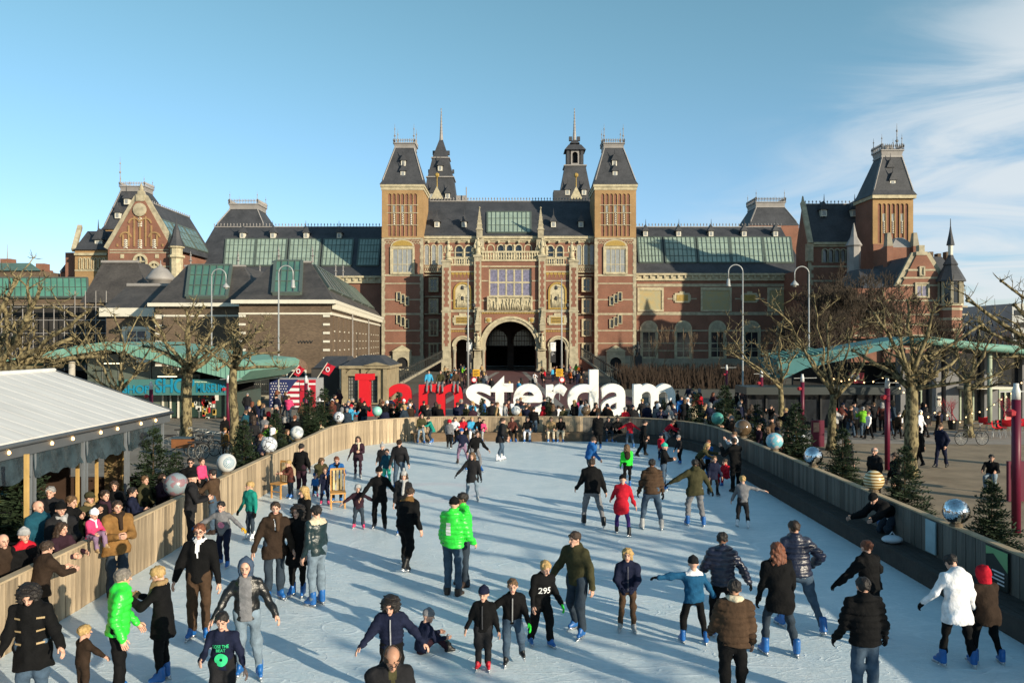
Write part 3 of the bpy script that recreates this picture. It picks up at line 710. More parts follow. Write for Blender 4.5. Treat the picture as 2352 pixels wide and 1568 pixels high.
# horizontal trim
for x0p, x1p in((1036,1089.5),(1253.2,1307.3)):
 for py, h_, m in((645,0.22,M_STONE),(624,0.2,M_CREAM),(714,0.4,M_STONE),(755,0.2,M_STONE),(608,0.3,M_CREAM),(690,0.18,M_STONE)):band(porch,x0p,x1p,py,YP,h_,0.08,m)
 tooth = MB();n = 6
 for k in range(n):
  x0 = P_(x0p)+(P_(x1p)-P_(x0p))*(k+0.1)/n;x1 = P_(x0p)+(P_(x1p)-P_(x0p))*(k+0.9)/n;zz = PZp(626)
  tooth.box(x0,x1,YP-0.05,YP+0.1,zz-0.35,zz);tooth.box(x0+0.22,x1-0.22,YP-0.051,YP+0.1,zz-0.8,zz-0.351)
 tooth.build('toothed_frieze',M_GOLD,porch)
 den = MB()
 for k in range(14):
  x0 = P_(x0p)+(P_(x1p)-P_(x0p))*(k+0.15)/14;den.box(x0,x0+(P_(x1p)-P_(x0p))*0.7/14,YP-0.06,YP+0.1,PZp(762),PZp(758.5))
 den.build('dentil',M_GOLD,porch)
 cxp = (x0p+x1p)/2;a, b_ = P_(cxp-21), P_(cxp+21)
 fr = MB().plate(arch_pts(a,b_,PZp(710),PZp(648),14),[arch_pts(a+0.3,b_-0.3,PZp(710)+0.25,PZp(648)-0.3,14)],YP-0.2,YP+0.1).build('relief_frame',M_GOLD,porch)
 MB().plate(arch_pts(a+0.31,b_-0.31,PZp(710)+0.26,PZp(648)-0.31,14),[],YP-0.08,YP+0.05).build('relief_field',M_CREAM,fr)
 rl = MB();rg_ = random.Random(int(cxp))
 for k in range(9):
  xx = a+0.6+(b_-a-1.2)*k/8;h_ = rg_.uniform(1.4,2.3)
  rl.tube([(xx,YP-0.08,PZp(707)),(xx+0.05,YP-0.16,PZp(707)+h_*0.5),(xx,YP-0.12,PZp(707)+h_*0.85),(xx,YP-0.14,PZp(707)+h_)],[0.13,0.17,0.08,0.1],6)
 rl.build('relief_figures',M_CREAM,fr,True)
 pl = MB();pl.pbox(cxp-20,cxp+20,724,746,YP,0.2,0.1);pl.pbox(cxp-23,cxp+23,729,741,YP,0.16,0.1);pl.pbox(cxp-8,cxp+8,719,724,YP,0.15,0.1)
 pc = pl.build('cartouche',M_CREAM,porch)
 MB().pbox(cxp-15,cxp+15,728,742,YP,0.24,-0.2).build('gilded_field',M_GOLD,pc)
 ln = MB()
 for k in range(2):
  for j in range(9):ln.pbox(cxp-13+j*3,cxp-13+j*3+1.8,730+k*6,733.6+k*6,YP,0.26,-0.24)
 ln.build('inscription',mat('inscription',(0.10,0.07,0.03),0.7,0.1),pc)
 bl = MB();zt = zS
 bl.box(P_(x0p),P_(x1p),YP-0.1,YP+0.15,zt+0.95,zt+1.2)
 for k in range(10):
  x0 = P_(x0p)+(P_(x1p)-P_(x0p))*(k+0.5)/10
  bl.lathe([(0.16,0),(0.1,0.2),(0.17,0.5),(0.08,0.8),(0.15,0.95)],(x0,YP+0.02,zt),6)
 bl.build('balustrade',M_CREAM,porch)
bl = MB();x0, x1 = P_(1106), P_(1237);bl.box(x0,x1,YP-0.4,YP-0.1,zC+1.15,zC+1.45);bl.box(x0,x1,YP-0.45,YP-0.05,zC-0.25,zC+0.05)
bl.build('balustrade_rail',M_CREAM,porch)
for k in range(22):
 xx = x0+(x1-x0)*(k+0.5)/22;MB().lathe([(0.2,0),(0.12,0.25),(0.21,0.6),(0.1,1.0),(0.18,1.1)],(xx,YP-0.25,zC+0.05),7).build('baluster',M_CREAM,porch,True)
for py, h_, m in((714,0.4,M_STONE),(645,0.2,M_STONE),(612,0.2,M_CREAM),(690,0.18,M_STONE)):
 band(porch,1106,1122 if py>600 and py not in(714,612)else 1237,py,YP-0.25,h_,0.08,m)
 if py not in(714,612):band(porch,1222,1237,py,YP-0.25,h_,0.08,m)
den = MB()
for k in range(34):
 xx = P_(1107)+(P_(1236)-P_(1107))*(k+0.1)/34;den.box(xx,xx+0.2,YP-0.33,YP-0.2,PZp(720.5),PZp(717.5))
den.build('dentil',M_GOLD,porch)
# great window: five lights, two rows of leaded panes
x0, x1, z0, z1 = pr(1123,1221,616,681,YP)
gw = window(porch,x0,x1,z0,z1,YP+0.15,5,2,M_CREAM,M_GLASSM,0.22,surround=M_CREAM,sw=0.3,mull=0.26,name='great_window')
ld = MB()
for k in range(21):xx = x0+(x1-x0)*k/20;ld.box(xx-0.022,xx+0.022,YP+0.14,YP+0.17,z0,z1)
for k in range(14):zz = z0+(z1-z0)*k/13;ld.box(x0,x1,YP+0.135,YP+0.168,zz-0.022,zz+0.022)
ld.build('leading',M_IRON,gw)
# sculpted frieze under it
fr = MB();fr.pbox(1119,1223,682,712,YP-0.25,0.35,0.0);fz = fr.build('frieze',M_CREAM,porch)
fb = MB()
for a in(1119,1141,1199,1219):fb.pbox(a,a+4,682,712,YP-0.25,0.55,-0.36)
fb.pbox(1119,1223,680.5,683,YP-0.25,0.6,-0.3);fb.build('frieze_border',M_CREAM,fz)
fg = MB();rg_ = random.Random(3)
for k in range(26):
 xx = P_(1123+k*3.75);h_ = rg_.uniform(1.2,1.9);sl = rg_.uniform(-0.4,0.4)
 fg.tube([(xx,YP-0.62,PZp(711)),(xx+sl*0.5,YP-0.72,PZp(711)+h_*0.5),(xx+sl,YP-0.68,PZp(711)+h_*0.82),(xx+sl,YP-0.7,PZp(711)+h_)],[0.1,0.17,0.07,0.11],6)
fg.build('frieze_figures',M_CREAM,fz,True)
for px in(1122,1221.5):
 e = MB();e.pbox(px-7,px+7,729,741,YP-0.25,0.15,0.0);o = e.build('roundel',M_CREAM,porch)
 MB().lathe([(0.38,0),(0.42,0.05),(0.2,0.12)],(0,0,0),10).mesh('x',M_STONE)
 m_ = MB().lathe([(0.36,0.0),(0.36,0.08),(0.12,0.14)],(0,0,0),12).mesh('boss',M_GOLD)
 inst(m_,'boss',o,(P_(px),YP-0.41-YT,PZp(735)),(R(90),0,0))
# statues and pinnacles
def statue(x,y,z,h,parent,name='statue'):
 s = h
 b = MB();b.lathe([(0.22*s,0),(0.2*s,0.06*s),(0.15*s,0.1*s)],(x,y,z),8)
 b.tube([(x,y,z+0.08*s),(x-0.02*s,y,z+0.3*s),(x+0.02*s,y,z+0.5*s),(x,y,z+0.68*s),(x,y,z+0.8*s),(x,y,z+0.85*s)],[0.17*s,0.14*s,0.12*s,0.15*s,0.08*s,0.045*s],9)
 b.lathe([(0.02*s,0),(0.065*s,0.04*s),(0.07*s,0.09*s),(0.03*s,0.15*s)],(x,y,z+0.85*s),8)
 b.tube([(x+0.14*s,y,z+0.75*s),(x+0.2*s,y-0.05*s,z+0.55*s),(x+0.08*s,y-0.14*s,z+0.48*s)],[0.05*s,0.045*s,0.035*s],6)
 b.tube([(x-0.14*s,y,z+0.75*s),(x-0.2*s,y-0.03*s,z+0.55*s),(x-0.17*s,y-0.1*s,z+0.38*s)],[0.05*s,0.045*s,0.035*s],6)
 return b.build(name,M_CREAM,parent,True)
def pinnacle(x,y,z,h,w,parent):
 b = MB();b.box(x-w,x+w,y-w,y+w,z,z+h*0.25);b.frustum((x-w*1.3,x+w*1.3,y-w*1.3,y+w*1.3),(x-w*0.9,x+w*0.9,y-w*0.9,y+w*0.9),z+h*0.25,z+h*0.32)
 b.frustum((x-w*0.9,x+w*0.9,y-w*0.9,y+w*0.9),(x-0.06,x+0.06,y-0.06,y+0.06),z+h*0.32,z+h*0.93)
 for k in range(4):zz = z+h*(0.4+0.12*k);ww = w*(0.95-0.2*k);b.box(x-ww,x+ww,y-ww,y+ww,zz,zz+0.14)
 b.lathe([(0.05,0),(0.2,0.15),(0.05,0.35)],(x,y,z+h*0.92),6)
 return b.build('pinnacle',M_STONE,parent)
for px in(1098,1245):
 x = P_(px);n = MB();n.box(x-0.75,x+0.75,YU-1.0,YU-0.4,PZp(597)+0.75,PZ(549,YU));n.build('niche',M_STONE,museum)
 statue(x,YP-0.2,zC+0.75,2.9,museum);pinnacle(x,YU-0.9,PZ(549,YU),5.6,0.5,museum)
 statue(x-0.75,YP+0.3,zC+0.8,1.7,museum);statue(x+0.75,YP+0.3,zC+0.8,1.7,museum)
 nb = MB();nb.box(x-0.7,x+0.7,YP-1.25,YP-0.8,PZp(800)-0.3,PZp(800));nb.build('corbel',M_STONE,porch)
 statue(x,YP-1.1,PZp(800),2.6,museum);pinnacle(x,YP-1.15,PZp(760),3.9,0.42,museum)
for px in(1030,1313):statue(P_(px),YP-0.2,zS+0.75,3.1,museum)
# recess bays between towers and porch
for(x0p,x1p)in((975,1016),(1327,1364)):
 lat = MB();a, b_ = U(x0p), U(x1p);zt, zb = PZ(611,YU), PZ(626,YU);lat.box(a,b_,YU-0.1,YU+0.05,zb,zb+0.15);lat.box(a,b_,YU-0.1,YU+0.05,zt-0.15,zt)
 for k in range(9):
  xx = a+(b_-a)*(k+0.5)/9;lat.bar((xx-0.16,YU-0.05,zb+0.1),(xx+0.16,YU-0.05,zt-0.1),0.08,0.06,(0,1,0));lat.bar((xx+0.16,YU-0.04,zb+0.1),(xx-0.16,YU-0.04,zt-0.1),0.08,0.06,(0,1,0))
 lat.build('lattice_frieze',M_CREAM,museum)
 wc = 996 if x0p<1100 else 1347
 for py0, py1 in((640,669),(688,719),(735,771),(790,823)):
  x0, x1, z0, z1 = pr(wc-8.5,wc+8.5,py0,py1,YU);window(museum,x0,x1,z0,z1,YU-0.02,2,2,M_CREAM,M_GLASSD,0.12,surround=M_CREAM,sw=0.2)
 for py in(632,681,721,759,788):band(museum,x0p,x1p,py,YU,0.2,0.05,M_STONE)
# banners hanging in the side arches
M_BANW = mat('banner_white',(0.75,0.75,0.74),0.6,0.03);M_BANK = mat('banner_black',(0.02,0.02,0.022),0.6,0.03)
for px, which in((1078.5,'left'),(1270,'right')):
 bn = thing('banner','tall banner, white above black, hanging in the %s side arch of the museum'%which,'banner',(P_(px),YP-0.5,0))
 a, b_ = P_(px-6), P_(px+6)
 MB().box(a,b_,YP-0.62,YP-0.58,PZp(806),PZp(786)).build('upper_panel',M_BANW,bn);MB().box(a,b_,YP-0.615,YP-0.585,PZp(832),PZp(806.3)).build('lower_panel',M_BANK,bn)
 ln = MB()
 for k in range(3):ln.box(a+0.15,a+0.15+(0.45,0.3,0.4)[k],YP-0.635,YP-0.621,PZp(790+3*k),PZp(788.6+3*k))
 for k in range(3):ln.box(a+0.15,a+0.15+(0.4,0.5,0.25)[k],YP-0.63,YP-0.616,PZp(810+3*k),PZp(808.6+3*k))
 ln.build('print',mat('banner_print',(0.4,0.4,0.4),0.6,0),bn)
 MB().bar((a-0.1,YP-0.6,PZp(785)),(b_+0.1,YP-0.6,PZp(785)),0.08).build('rail',M_IRON,bn)
# ---- wings
def wing(x0p,x1p,eave_py,ridge_py,panels,py0,py1,dorm,right):
 YE = YW;X0, X1 = PX(x0p,YE), PX(x1p,YE);zE = PZ(eave_py+14,YE);zEt = PZ(eave_py,YE)
 Yr = YE+13;zr = PZ(ridge_py,Yr)
 MB().box(X0,X1,YE,YE+24,0,zE).build('wall',M_BRICK,museum)
 r_ = MB().add([(X0,YE-0.5,zEt),(X1,YE-0.5,zEt),(X1,Yr,zr),(X0,Yr,zr),(X1,Yr+13,zEt),(X0,Yr+13,zEt)],[(0,1,2,3),(3,2,4,5),(0,3,5),(1,4,2),(5,4,1,0)]).build('roof',M_SLATE,museum)
 crest('roof_cresting',[(X0,Yr,zr),(X1,Yr,zr)],r_,0.8,0.62)
 c = MB();c.box(X0,X1,YE-0.7,YE+0.3,zEt-0.35,zEt-0.01);c.box(X0,X1,YE-0.35,YE+0.2,zE-0.2,zEt-0.352);c.build('cornice',M_CREAM,museum)
 cb = MB();n = int((X1-X0)/1.2)
 for k in range(n):xx = X0+(X1-X0)*(k+0.5)/n;cb.box(xx-0.18,xx+0.18,YE-0.62,YE-0.36,zEt-0.85,zEt-0.36)
 cb.build('corbel',M_CREAM,museum)
 e0, e1 = (YE-0.5,zEt), (Yr,zr)
 for a, b_, sk in panels:skylight(r_,[(a-sk,py0),(b_-sk,py0),(b_,py1),(a,py1)],7,4,e0,e1)
 for px, py in dorm:p = roof_pt(px,py,e0,e1);dormer((p.x,p.y-0.5,p.z-0.2),r_,1.0)
 return X0, X1, YE
wing(1455,1850,628,522,[(1468,1522,4),(1530,1600,5),(1606,1678,5),(1682,1754,5),(1759,1822,7)],546,604,[(1482,541),(1558,541),(1632,541),(1708,541),(1780,541)],True)
wing(430,884,634,522,[(515,583,-5),(586,655,-5),(662,732,-5),(739,806,-6),(820,868,-6)],550,611,[(558,545),(628,545),(704,545),(780,545)],False)
# right wing wall dressing
Y = YW
for py, h_ in((655,0.5),(720,0.55),(759,0.24),(788,0.2),(805,0.2)):band(museum,1463,1845,py,Y,h_,0.08,M_STONE)
for a, b_, kind in((1464,1524,'t'),(1531,1602,'p'),(1609,1680,'t'),(1686,1757,'p'),(1762,1830,'t')):
 if kind=='t':
  f = MB();x0, x1, z0, z1 = pr(a,b_,660,715,Y);f.plate(rect_pts(x0,x1,z0,z1),[rect_pts(x0+0.35,x1-0.35,z0+0.3,z1-0.5)],Y-0.2,Y+0.05);o = f.build('tile_panel_frame',M_CREAM,museum)
  MB().box(x0+0.35,x1-0.35,Y-0.06,Y+0.03,z0+0.3,z1-0.5).build('tile_picture',M_TILE,o)
 else:
  c_ = (a+b_)/2;f = MB();f.pbox(c_-17,c_+17,673,695,Y,0.2,0.05);f.pbox(c_-20,c_+20,677,691,Y,0.16,0.05);f.pbox(c_-6,c_+6,669,673,Y,0.17,0.05);o = f.build('cartouche',M_CREAM,museum)
  MB().pbox(c_-13,c_+13,677,691,Y,0.24,-0.2).build('gilded_field',M_GOLD,o)
  for yy in(686,):band(museum,a+2,c_-21,yy,Y,0.2,0.05,M_STONE);band(museum,c_+21,b_-2,yy,Y,0.2,0.05,M_STONE)
for c_ in(1490.5,1569,1647.5,1726,1803):
 x0, x1, z0, z1 = pr(c_-16,c_+16,761,821,Y);window(museum,x0,x1,z0,z1,Y-0.02,2,2,M_CREAM,M_GLASSD,0.16,surround=M_CREAM,sw=0.35)
 r_ = (x1-x0)/2+0.35;zc = z1+0.36;cx_ = (x0+x1)/2
 o = MB().plate([(cx_+r_*math.cos(math.pi*k/12),zc+r_*math.sin(math.pi*k/12))for k in range(13)],[],Y-0.18,Y+0.05).build('tympanum',M_CREAM,museum)
 MB().plate([(cx_+r_*0.78*math.cos(math.pi*k/12),zc+0.05+r_*0.78*math.sin(math.pi*k/12))for k in range(13)],[],Y-0.22,Y-0.18).build('gilded_panel',M_STONE,o)
MB().box(PX(1461,YT)+0.2,PX(1850,YW),Y-0.3,Y-0.003,0,PZ(823,Y)).build('plinth',M_STONEG,museum)
# ---- corner roofs behind the wings and the two rear towers
def low_tower(cxp,halfb,halft,pyb,pyt,Y,finpx):
 x0, x1 = PX(cxp-halfb,Y), PX(cxp+halfb,Y);z0, z1 = PZ(pyb,Y), PZ(pyt,Y);d = x1-x0;tw = PX(cxp+halft,Y)-PX(cxp-halft,Y);c_ = (x0+x1)/2
 MB().box(x0+0.3,x1-0.3,Y,Y+d,8,z0).build('tower',M_BRICK,museum)
 return slate_roof_tower(x0+0.5,x1-0.5,Y+0.3,Y+d-0.3,z0,z1,c_-tw/2,c_+tw/2,Y+d/2-tw/2,Y+d/2+tw/2,museum,1.9,fin=2.6)
low_tower(550,60,32,522,476,158,0);low_tower(1778,60,33,518,472,158,0)
def rear_tower(cxp,stages,spire_py,belfry):
 Y = 190.0;c_ = PX(cxp,Y);prev = None;root = None
 for i, (hw0,hw1,py0,py1)in enumerate(stages):
  a, b_ = (hw0)*Y/FPX, (hw1)*Y/FPX;z0, z1 = PZ(py0,Y), PZ(py1,Y)
  o = MB().frustum((c_-a,c_+a,Y-a+4,Y+a+4),(c_-b_,c_+b_,Y-b_+4,Y+b_+4),z0,z1)
  r_ = o.build('roof_stage',M_SLATE,museum)
  e = MB();e.box(c_-b_-0.25,c_+b_+0.25,Y-b_+3.75,Y+b_+4.25,z1,z1+0.28);e.build('cornice',M_LEAD,r_)
  for f in((-0.45,0.45)if i==0 else(0,)):
   xx = c_+f*a;zz = z0+(z1-z0)*0.3;yy = Y+4-(a+(b_-a)*0.3)-0.35;dormer((xx,yy,zz),museum,1.25)
  for sgn in(-1,1):
   zz = z0+(z1-z0)*0.3;xx = c_+sgn*(a+(b_-a)*0.3);MB().box(min(xx,xx+sgn*0.45),max(xx,xx+sgn*0.45),Y+3.6,Y+4.4,zz,zz+0.9).build('side_dormer',M_SLATE,museum)
 zt = PZ(stages[-1][3],Y)
 if belfry:
  w = 19*Y/FPX;zb = zt+0.5;zr = PZ(340,Y)
  for sx_ in(-1,1):
   for sy_ in(-1,1):MB().box(c_+sx_*w*0.85-0.35,c_+sx_*w*0.85+0.35,Y+4+sy_*w*0.85-0.35,Y+4+sy_*w*0.85+0.35,zb,zr).build('belfry_post',M_SLATE,museum)
  mb = MB();mb.plate(rect_pts(c_-w*0.5,c_+w*0.5,zb,zr),[arch_pts(c_-w*0.33,c_+w*0.33,zb+0.3,zr-0.4,8)],Y+4-w*0.95,Y+4-w*0.85)
  mb.build('belfry',M_LEAD,museum)
  MB().lathe([(0.9,0),(0.75,0.3),(0.5,0.9),(0.2,1.2)],(c_,Y+4,zb+1.0),12).build('bell',M_IRON,museum,True)
  MB().box(c_-w*0.6,c_+w*0.6,Y+4-w*0.5,Y+4+w*0.5,zb,zr).build('belfry_core',M_DARK,museum)
  ro = MB();W2 = w*1.3;ro.frustum((c_-W2,c_+W2,Y+4-W2,Y+4+W2),(c_-w*0.75,c_+w*0.75,Y+4-w*0.75,Y+4+w*0.75),zr,PZ(326,Y));ro.build('roof_skirt',M_SLATE,museum)
  zt = PZ(326,Y);a = w*0.62
 else:a = stages[-1][1]*Y/FPX*0.95
 za = PZ(spire_py+75,Y)
 ro = MB();ro.frustum((c_-a,c_+a,Y+4-a,Y+4+a),(c_-0.45,c_+0.45,Y+3.55,Y+4.45),zt+0.4,za);ro.build('spire',M_SLATE,museum)
 for s_ in(-1,1):
  MB().box(min(c_+s_*a*0.5,c_+s_*a*1.1),max(c_+s_*a*0.5,c_+s_*a*1.1),Y+3.6,Y+4.4,zt+1.2,zt+2.2).build('side_dormer',M_SLATE,museum)
 zz = za;b = MB();b.tube([(c_,Y+4,za-2),(c_,Y+4,za+2.5),(c_,Y+4,PZ(spire_py,Y))],[0.6,0.3,0.05],8)
 for k in range(9):z_ = za+1.5+k*0.75;b.lathe([(0.12,0),(0.42-0.03*k,0.12),(0.1,0.28)],(c_,Y+4,z_),6)
 b.build('spire_needle',M_LEAD,museum)
 x = c_-2*Y/FPX*1.2;y = Y-4.5;zb = PZ(457,y)
 MB().add([(x-1.5,y,zb),(x+1.5,y,zb),(x,y,zb+3.0),(x-1.5,y+1,zb),(x+1.5,y+1,zb),(x,y+1,zb+3.0)],[(0,1,2),(5,4,3),(0,3,4,1),(1,4,5,2),(2,5,3,0)]).build('gable',M_CREAM,museum)
 MB().tube([(x,y+0.4,zb+2.8),(x,y+0.4,zb+5),(x,y+0.4,zb+5.4),(x,y+0.4,zb+5.9),(x,y+0.4,zb+6.2)],[0.15,0.1,0.5,0.5,0.05],6).build('gilded_finial',M_GOLD,museum)
rear_tower(1010,[(40,30,478,406),(29,19,404,359)],238,False)
rear_tower(1322.5,[(42,24,478,378)],238,True)
fl = MB();fl.tube([(PX(1071,175),175,PZ(462,175)),(PX(1071,175),175,PZ(430,175))],0.12,5);fl.build('finial',M_LEAD,museum)
xx = PX(1282,176);MB().box(xx-1,xx+1.6,176,180,PZ(470,176),PZ(437,176)).build('chimney',M_SLATE,museum)
xx = PX(1058,176);MB().box(xx-1,xx+1.3,176,180,PZ(470,176),PZ(449,176)).build('chimney',M_LEAD,museum)
# ---- left pavilion with the stepped gable
YG = 130.0
def G(px):return PX(px,YG)
def GZ(py):return PZ(py,YG)
gx0, gx1, gxa = G(248), G(392), G(322)
hol = [arch_pts(G(308),G(337),GZ(655),GZ(586),10),arch_pts(G(343),G(366),GZ(655),GZ(603),10)]
gab = MB().plate([(gx0,0),(gx1,0),(gx1,GZ(568)),(gxa+0.5,GZ(455)),(gxa-0.5,GZ(455)),(gx0,GZ(572))],hol,YG,YG+1.0).build('gable_wall',M_BRICK,museum)
for a, b_, t_, bt in((308,337,586,655),(343,366,603,655)):
 x0, x1, z0, z1 = G(a), G(b_), GZ(bt), GZ(t_)
 o = MB().plate(arch_pts(x0-0.15,x1+0.15,z0,z1+0.25,12),[arch_pts(x0+0.15,x1-0.15,z0+0.02,z1-0.15,12)],YG-0.2,YG+0.3).build('window',M_CREAM,museum)
 MB().plate(arch_pts(x0,x1,z0,z1,12),[],YG+0.4,YG+0.45).build('pane',M_GLASSG,o)
 t_ = MB();t_.box((x0+x1)/2-0.08,(x0+x1)/2+0.08,YG-0.1,YG+0.3,z0,z1-0.2);t_.box(x0+0.1,x1-0.1,YG-0.09,YG+0.29,z1-(x1-x0)*0.5-0.08,z1-(x1-x0)*0.5+0.08);t_.build('tracery',M_CREAM,o)
cop = MB()
cop.bar((gx0-0.2,YG+0.4,GZ(572)),(gxa-0.4,YG+0.4,GZ(453)),1.4,0.45,(0,1,0));cop.bar((gxa+0.4,YG+0.4,GZ(453)),(gx1+0.2,YG+0.4,GZ(568)),1.4,0.45,(0,1,0))
cop.build('gable_coping',M_STONE,museum)
rib = MB()
for k in range(9):
 px = 270+k*13;top = 468+abs(322-px)*1.62
 if top<556:rib.box(G(px)-0.12,G(px)+0.12,YG-0.15,YG+0.05,GZ(566),GZ(top+8))
for px in(289,309,322,335,355):
 tp = 478+abs(322-px)*1.6;rib.plate([(G(px)+1.0*math.cos(math.pi*j/8),GZ(tp+14)+0.9*math.sin(math.pi*j/8))for j in range(9)]+[(G(px)+0.75*math.cos(math.pi*j/8),GZ(tp+14)+0.65*math.sin(math.pi*j/8))for j in range(8,-1,-1)],[],YG-0.16,YG+0.04)
rib.build('gable_ribs',M_BRICKY,museum)
for px, py in((289,562),(322,562),(355,562),(322,512)):
 lv = MB()
 for j in range(5):
  zz = GZ(py+9)+j*0.3;lv.add([(G(px)-0.35,YG-0.1,zz),(G(px),YG-0.18,zz+0.17),(G(px)+0.35,YG-0.1,zz),(G(px)+0.35,YG-0.05,zz+0.17),(G(px),YG-0.13,zz+0.34),(G(px)-0.35,YG-0.05,zz+0.17)],[(0,1,4,5),(1,2,3,4)])
 lv.build('louvre',M_WHITE,museum)
for px in(281,361):MB().pbox(px-4,px+4,584,593,YG,0.12,0.05).build('stone_panel',M_CREAM,museum)
for py in(574,580):band(museum,252,388,py,YG,0.18,0.06,M_STONE)
band(museum,250,390,612,YG,0.22,0.06,M_STONE)
o = MB().lathe([(1.1,0),(1.1,0.15),(0.7,0.2)],(0,0,0),16).mesh('gable_roundel',M_STONE);inst(o,'gable_roundel',museum,(gxa,YG-0.1-YT,GZ(482)),(R(90),0,0))
tp_ = MB();tp_.box(gxa-0.7,gxa+0.7,YG-0.1,YG+0.9,GZ(462),GZ(446));tp_.box(gxa-0.45,gxa+0.45,YG,YG+0.8,GZ(446),GZ(438));tp_.lathe([(0.3,0),(0.4,0.3),(0.1,1.2)],(gxa,YG+0.4,GZ(438)),8);tp_.build('gable_top',M_STONE,museum)
YGr = 150.0
r_ = MB().add([(gx0,YG+0.6,GZ(574)),(gx1,YG+0.6,GZ(570)),(gxa,YG+0.6,GZ(457)),(gx0,YGr,GZ(574)),(gx1,YGr,GZ(570)),(gxa,YGr,GZ(457))],[(0,1,2),(4,3,5),(1,4,5,2),(3,0,2,5),(0,3,4,1)]).build('roof',M_SLATE,museum)
MB().box(gx0+0.1,gx1-0.1,YG+1.01,YGr,0,GZ(576)).build('wall',M_BRICK,museum)
crest('roof_cresting',[(gxa,YG+1,GZ(457)),(gxa,YGr,GZ(457))],r_,0.5,0.8)
# skylights on the right-hand slope
def slope_panel(parent,A,B,C,D,cols,rows,glass,lift=0.15,name='skylight'):
 A, B, C, D = map(Vector,(A,B,C,D));n = (B-A).cross(D-A).normalized()
 if n.z<0:n = -n
 fr = MB()
 for a, b_ in((A,B),(B,C),(C,D),(D,A)):fr.bar(a+n*lift*0.5,b_+n*lift*0.5,0.26,lift*1.4,n)
 o = fr.build(name,M_BAR,parent);bars = MB()
 for i in range(1,cols):bars.bar(A.lerp(B,i/cols)+n*lift,D.lerp(C,i/cols)+n*lift,0.09,0.09,n)
 for j in range(1,rows):bars.bar(A.lerp(D,j/rows)+n*lift,B.lerp(C,j/rows)+n*lift,0.07,0.07,n)
 bars.build('glazing_bars',M_BAR,o)
 for i in range(cols):
  a, b_, c_, d_ = A.lerp(B,i/cols), A.lerp(B,(i+1)/cols), D.lerp(C,(i+1)/cols), D.lerp(C,i/cols);hh = n*(lift*0.8+0.006*(i%2))
  MB().hexa([d_,c_,b_,a],[d_+hh,c_+hh,b_+hh,a+hh]).build('pane',glass,o)
 return o
def on_slope(fy,ft):return Vector((gxa+(gx1-gxa)*ft,YG+0.6+(YGr-YG-0.6)*fy,GZ(457)+(GZ(570)-GZ(457))*ft))
M_SKYLC = mat('skylight_blue',(0.12,0.20,0.22),0.15,0.2,0.4,spec=0.6)
for a, b_ in((0.08,0.33),(0.36,0.6),(0.63,0.9)):slope_panel(r_,on_slope(a,0.35),on_slope(b_,0.35),on_slope(b_,0.85),on_slope(a,0.85),3,3,M_SKYLC)
# corner turret on the gable
tx, ty = G(408), YG-0.5
o = MB();o.lathe([(1.0,GZ(640)),(1.0,GZ(595)),(1.3,GZ(592)),(1.3,GZ(588)),(0.95,GZ(586)),(0.95,GZ(572)),(1.25,GZ(570)),(1.25,GZ(567))],(tx,ty,0),8);tu = o.build('turret',M_CREAM,museum)
MB().lathe([(1.35,GZ(567)),(0.75,GZ(548)),(0.5,GZ(530)),(0.06,GZ(512)),(0.05,GZ(502))],(tx,ty,0),8).build('turret_roof',M_SLATE,tu)
# square tower behind, side block, chimneys
xt0, xt1 = PX(238,150), PX(366,150);c_ = (xt0+xt1)/2
MB().box(xt0,xt1,150.02,160,0,PZ(527,150)).build('tower',M_BRICKY,museum)
slate_roof_tower(xt0,xt1,150.02,160,PZ(527,150),PZ(439,153),PX(276,153),PX(330,153),153.2,156.8,museum,1.7,fin=2.0)
finial((PX(276,153),153,PZ(420,153)),5.0,museum,0.07)
for px, py in((292,470),(271,502)):yy = 150.6 if py>490 else 151.4;dormer((PX(px,yy),yy-0.3,PZ(py,yy)),museum,1.1)
x0, x1 = PX(172,134), gx0-0.05
MB().box(x0,x1,134,145,0,PZ(574,134)).build('wall',M_BRICKY,museum)
MB().add([(x0,133.6,PZ(574,134)),(x1,133.6,PZ(574,134)),(x1,138,PZ(531,138)),(x0,138,PZ(531,138)),(x1,144,PZ(574,134)),(x0,144,PZ(574,134))],[(0,1,2,3),(3,2,4,5),(0,3,5),(1,4,2),(5,4,1,0)]).build('roof',M_SLATE,museum)
dormer((PX(226,135),135,PZ(571,135)),museum,1.5)
ar = MB()
for k in range(7):px = 182+k*9;ar.plate(arch_pts(PX(px,134),PX(px+7,134),PZ(618,134),PZ(592,134),6),[arch_pts(PX(px+1.4,134),PX(px+5.6,134),PZ(618,134)-0.1,PZ(594,134),6)],133.8,134.0)
ar.build('blind_arcade',M_CREAM,museum)
band(museum,172,247,584,134,0.4,0.3,M_CREAM);band(museum,172,247,621,134,0.25,0.1,M_CREAM)
g_ = MB();g_.bar((PX(172,134)-0.2,134,PZ(575,134)),(PX(184,138),138,PZ(520,138)),0.7,0.7);g_.build('gable_coping',M_STONE,museum)
MB().box(PX(150,136),PX(171.5,136),136,142,0,PZ(580,136)).build('chimney',M_BRICK,museum)
MB().frustum((PX(136,137),PX(172,137),137,145),(PX(158,137),PX(172,137),139,143),PZ(624,137),PZ(575,137)).build('roof',M_SLATE,museum)
MB().box(PX(138,137.5),PX(172,137.5),137.5,145,0,PZ(624,137)).build('wall',M_BRICK,museum)
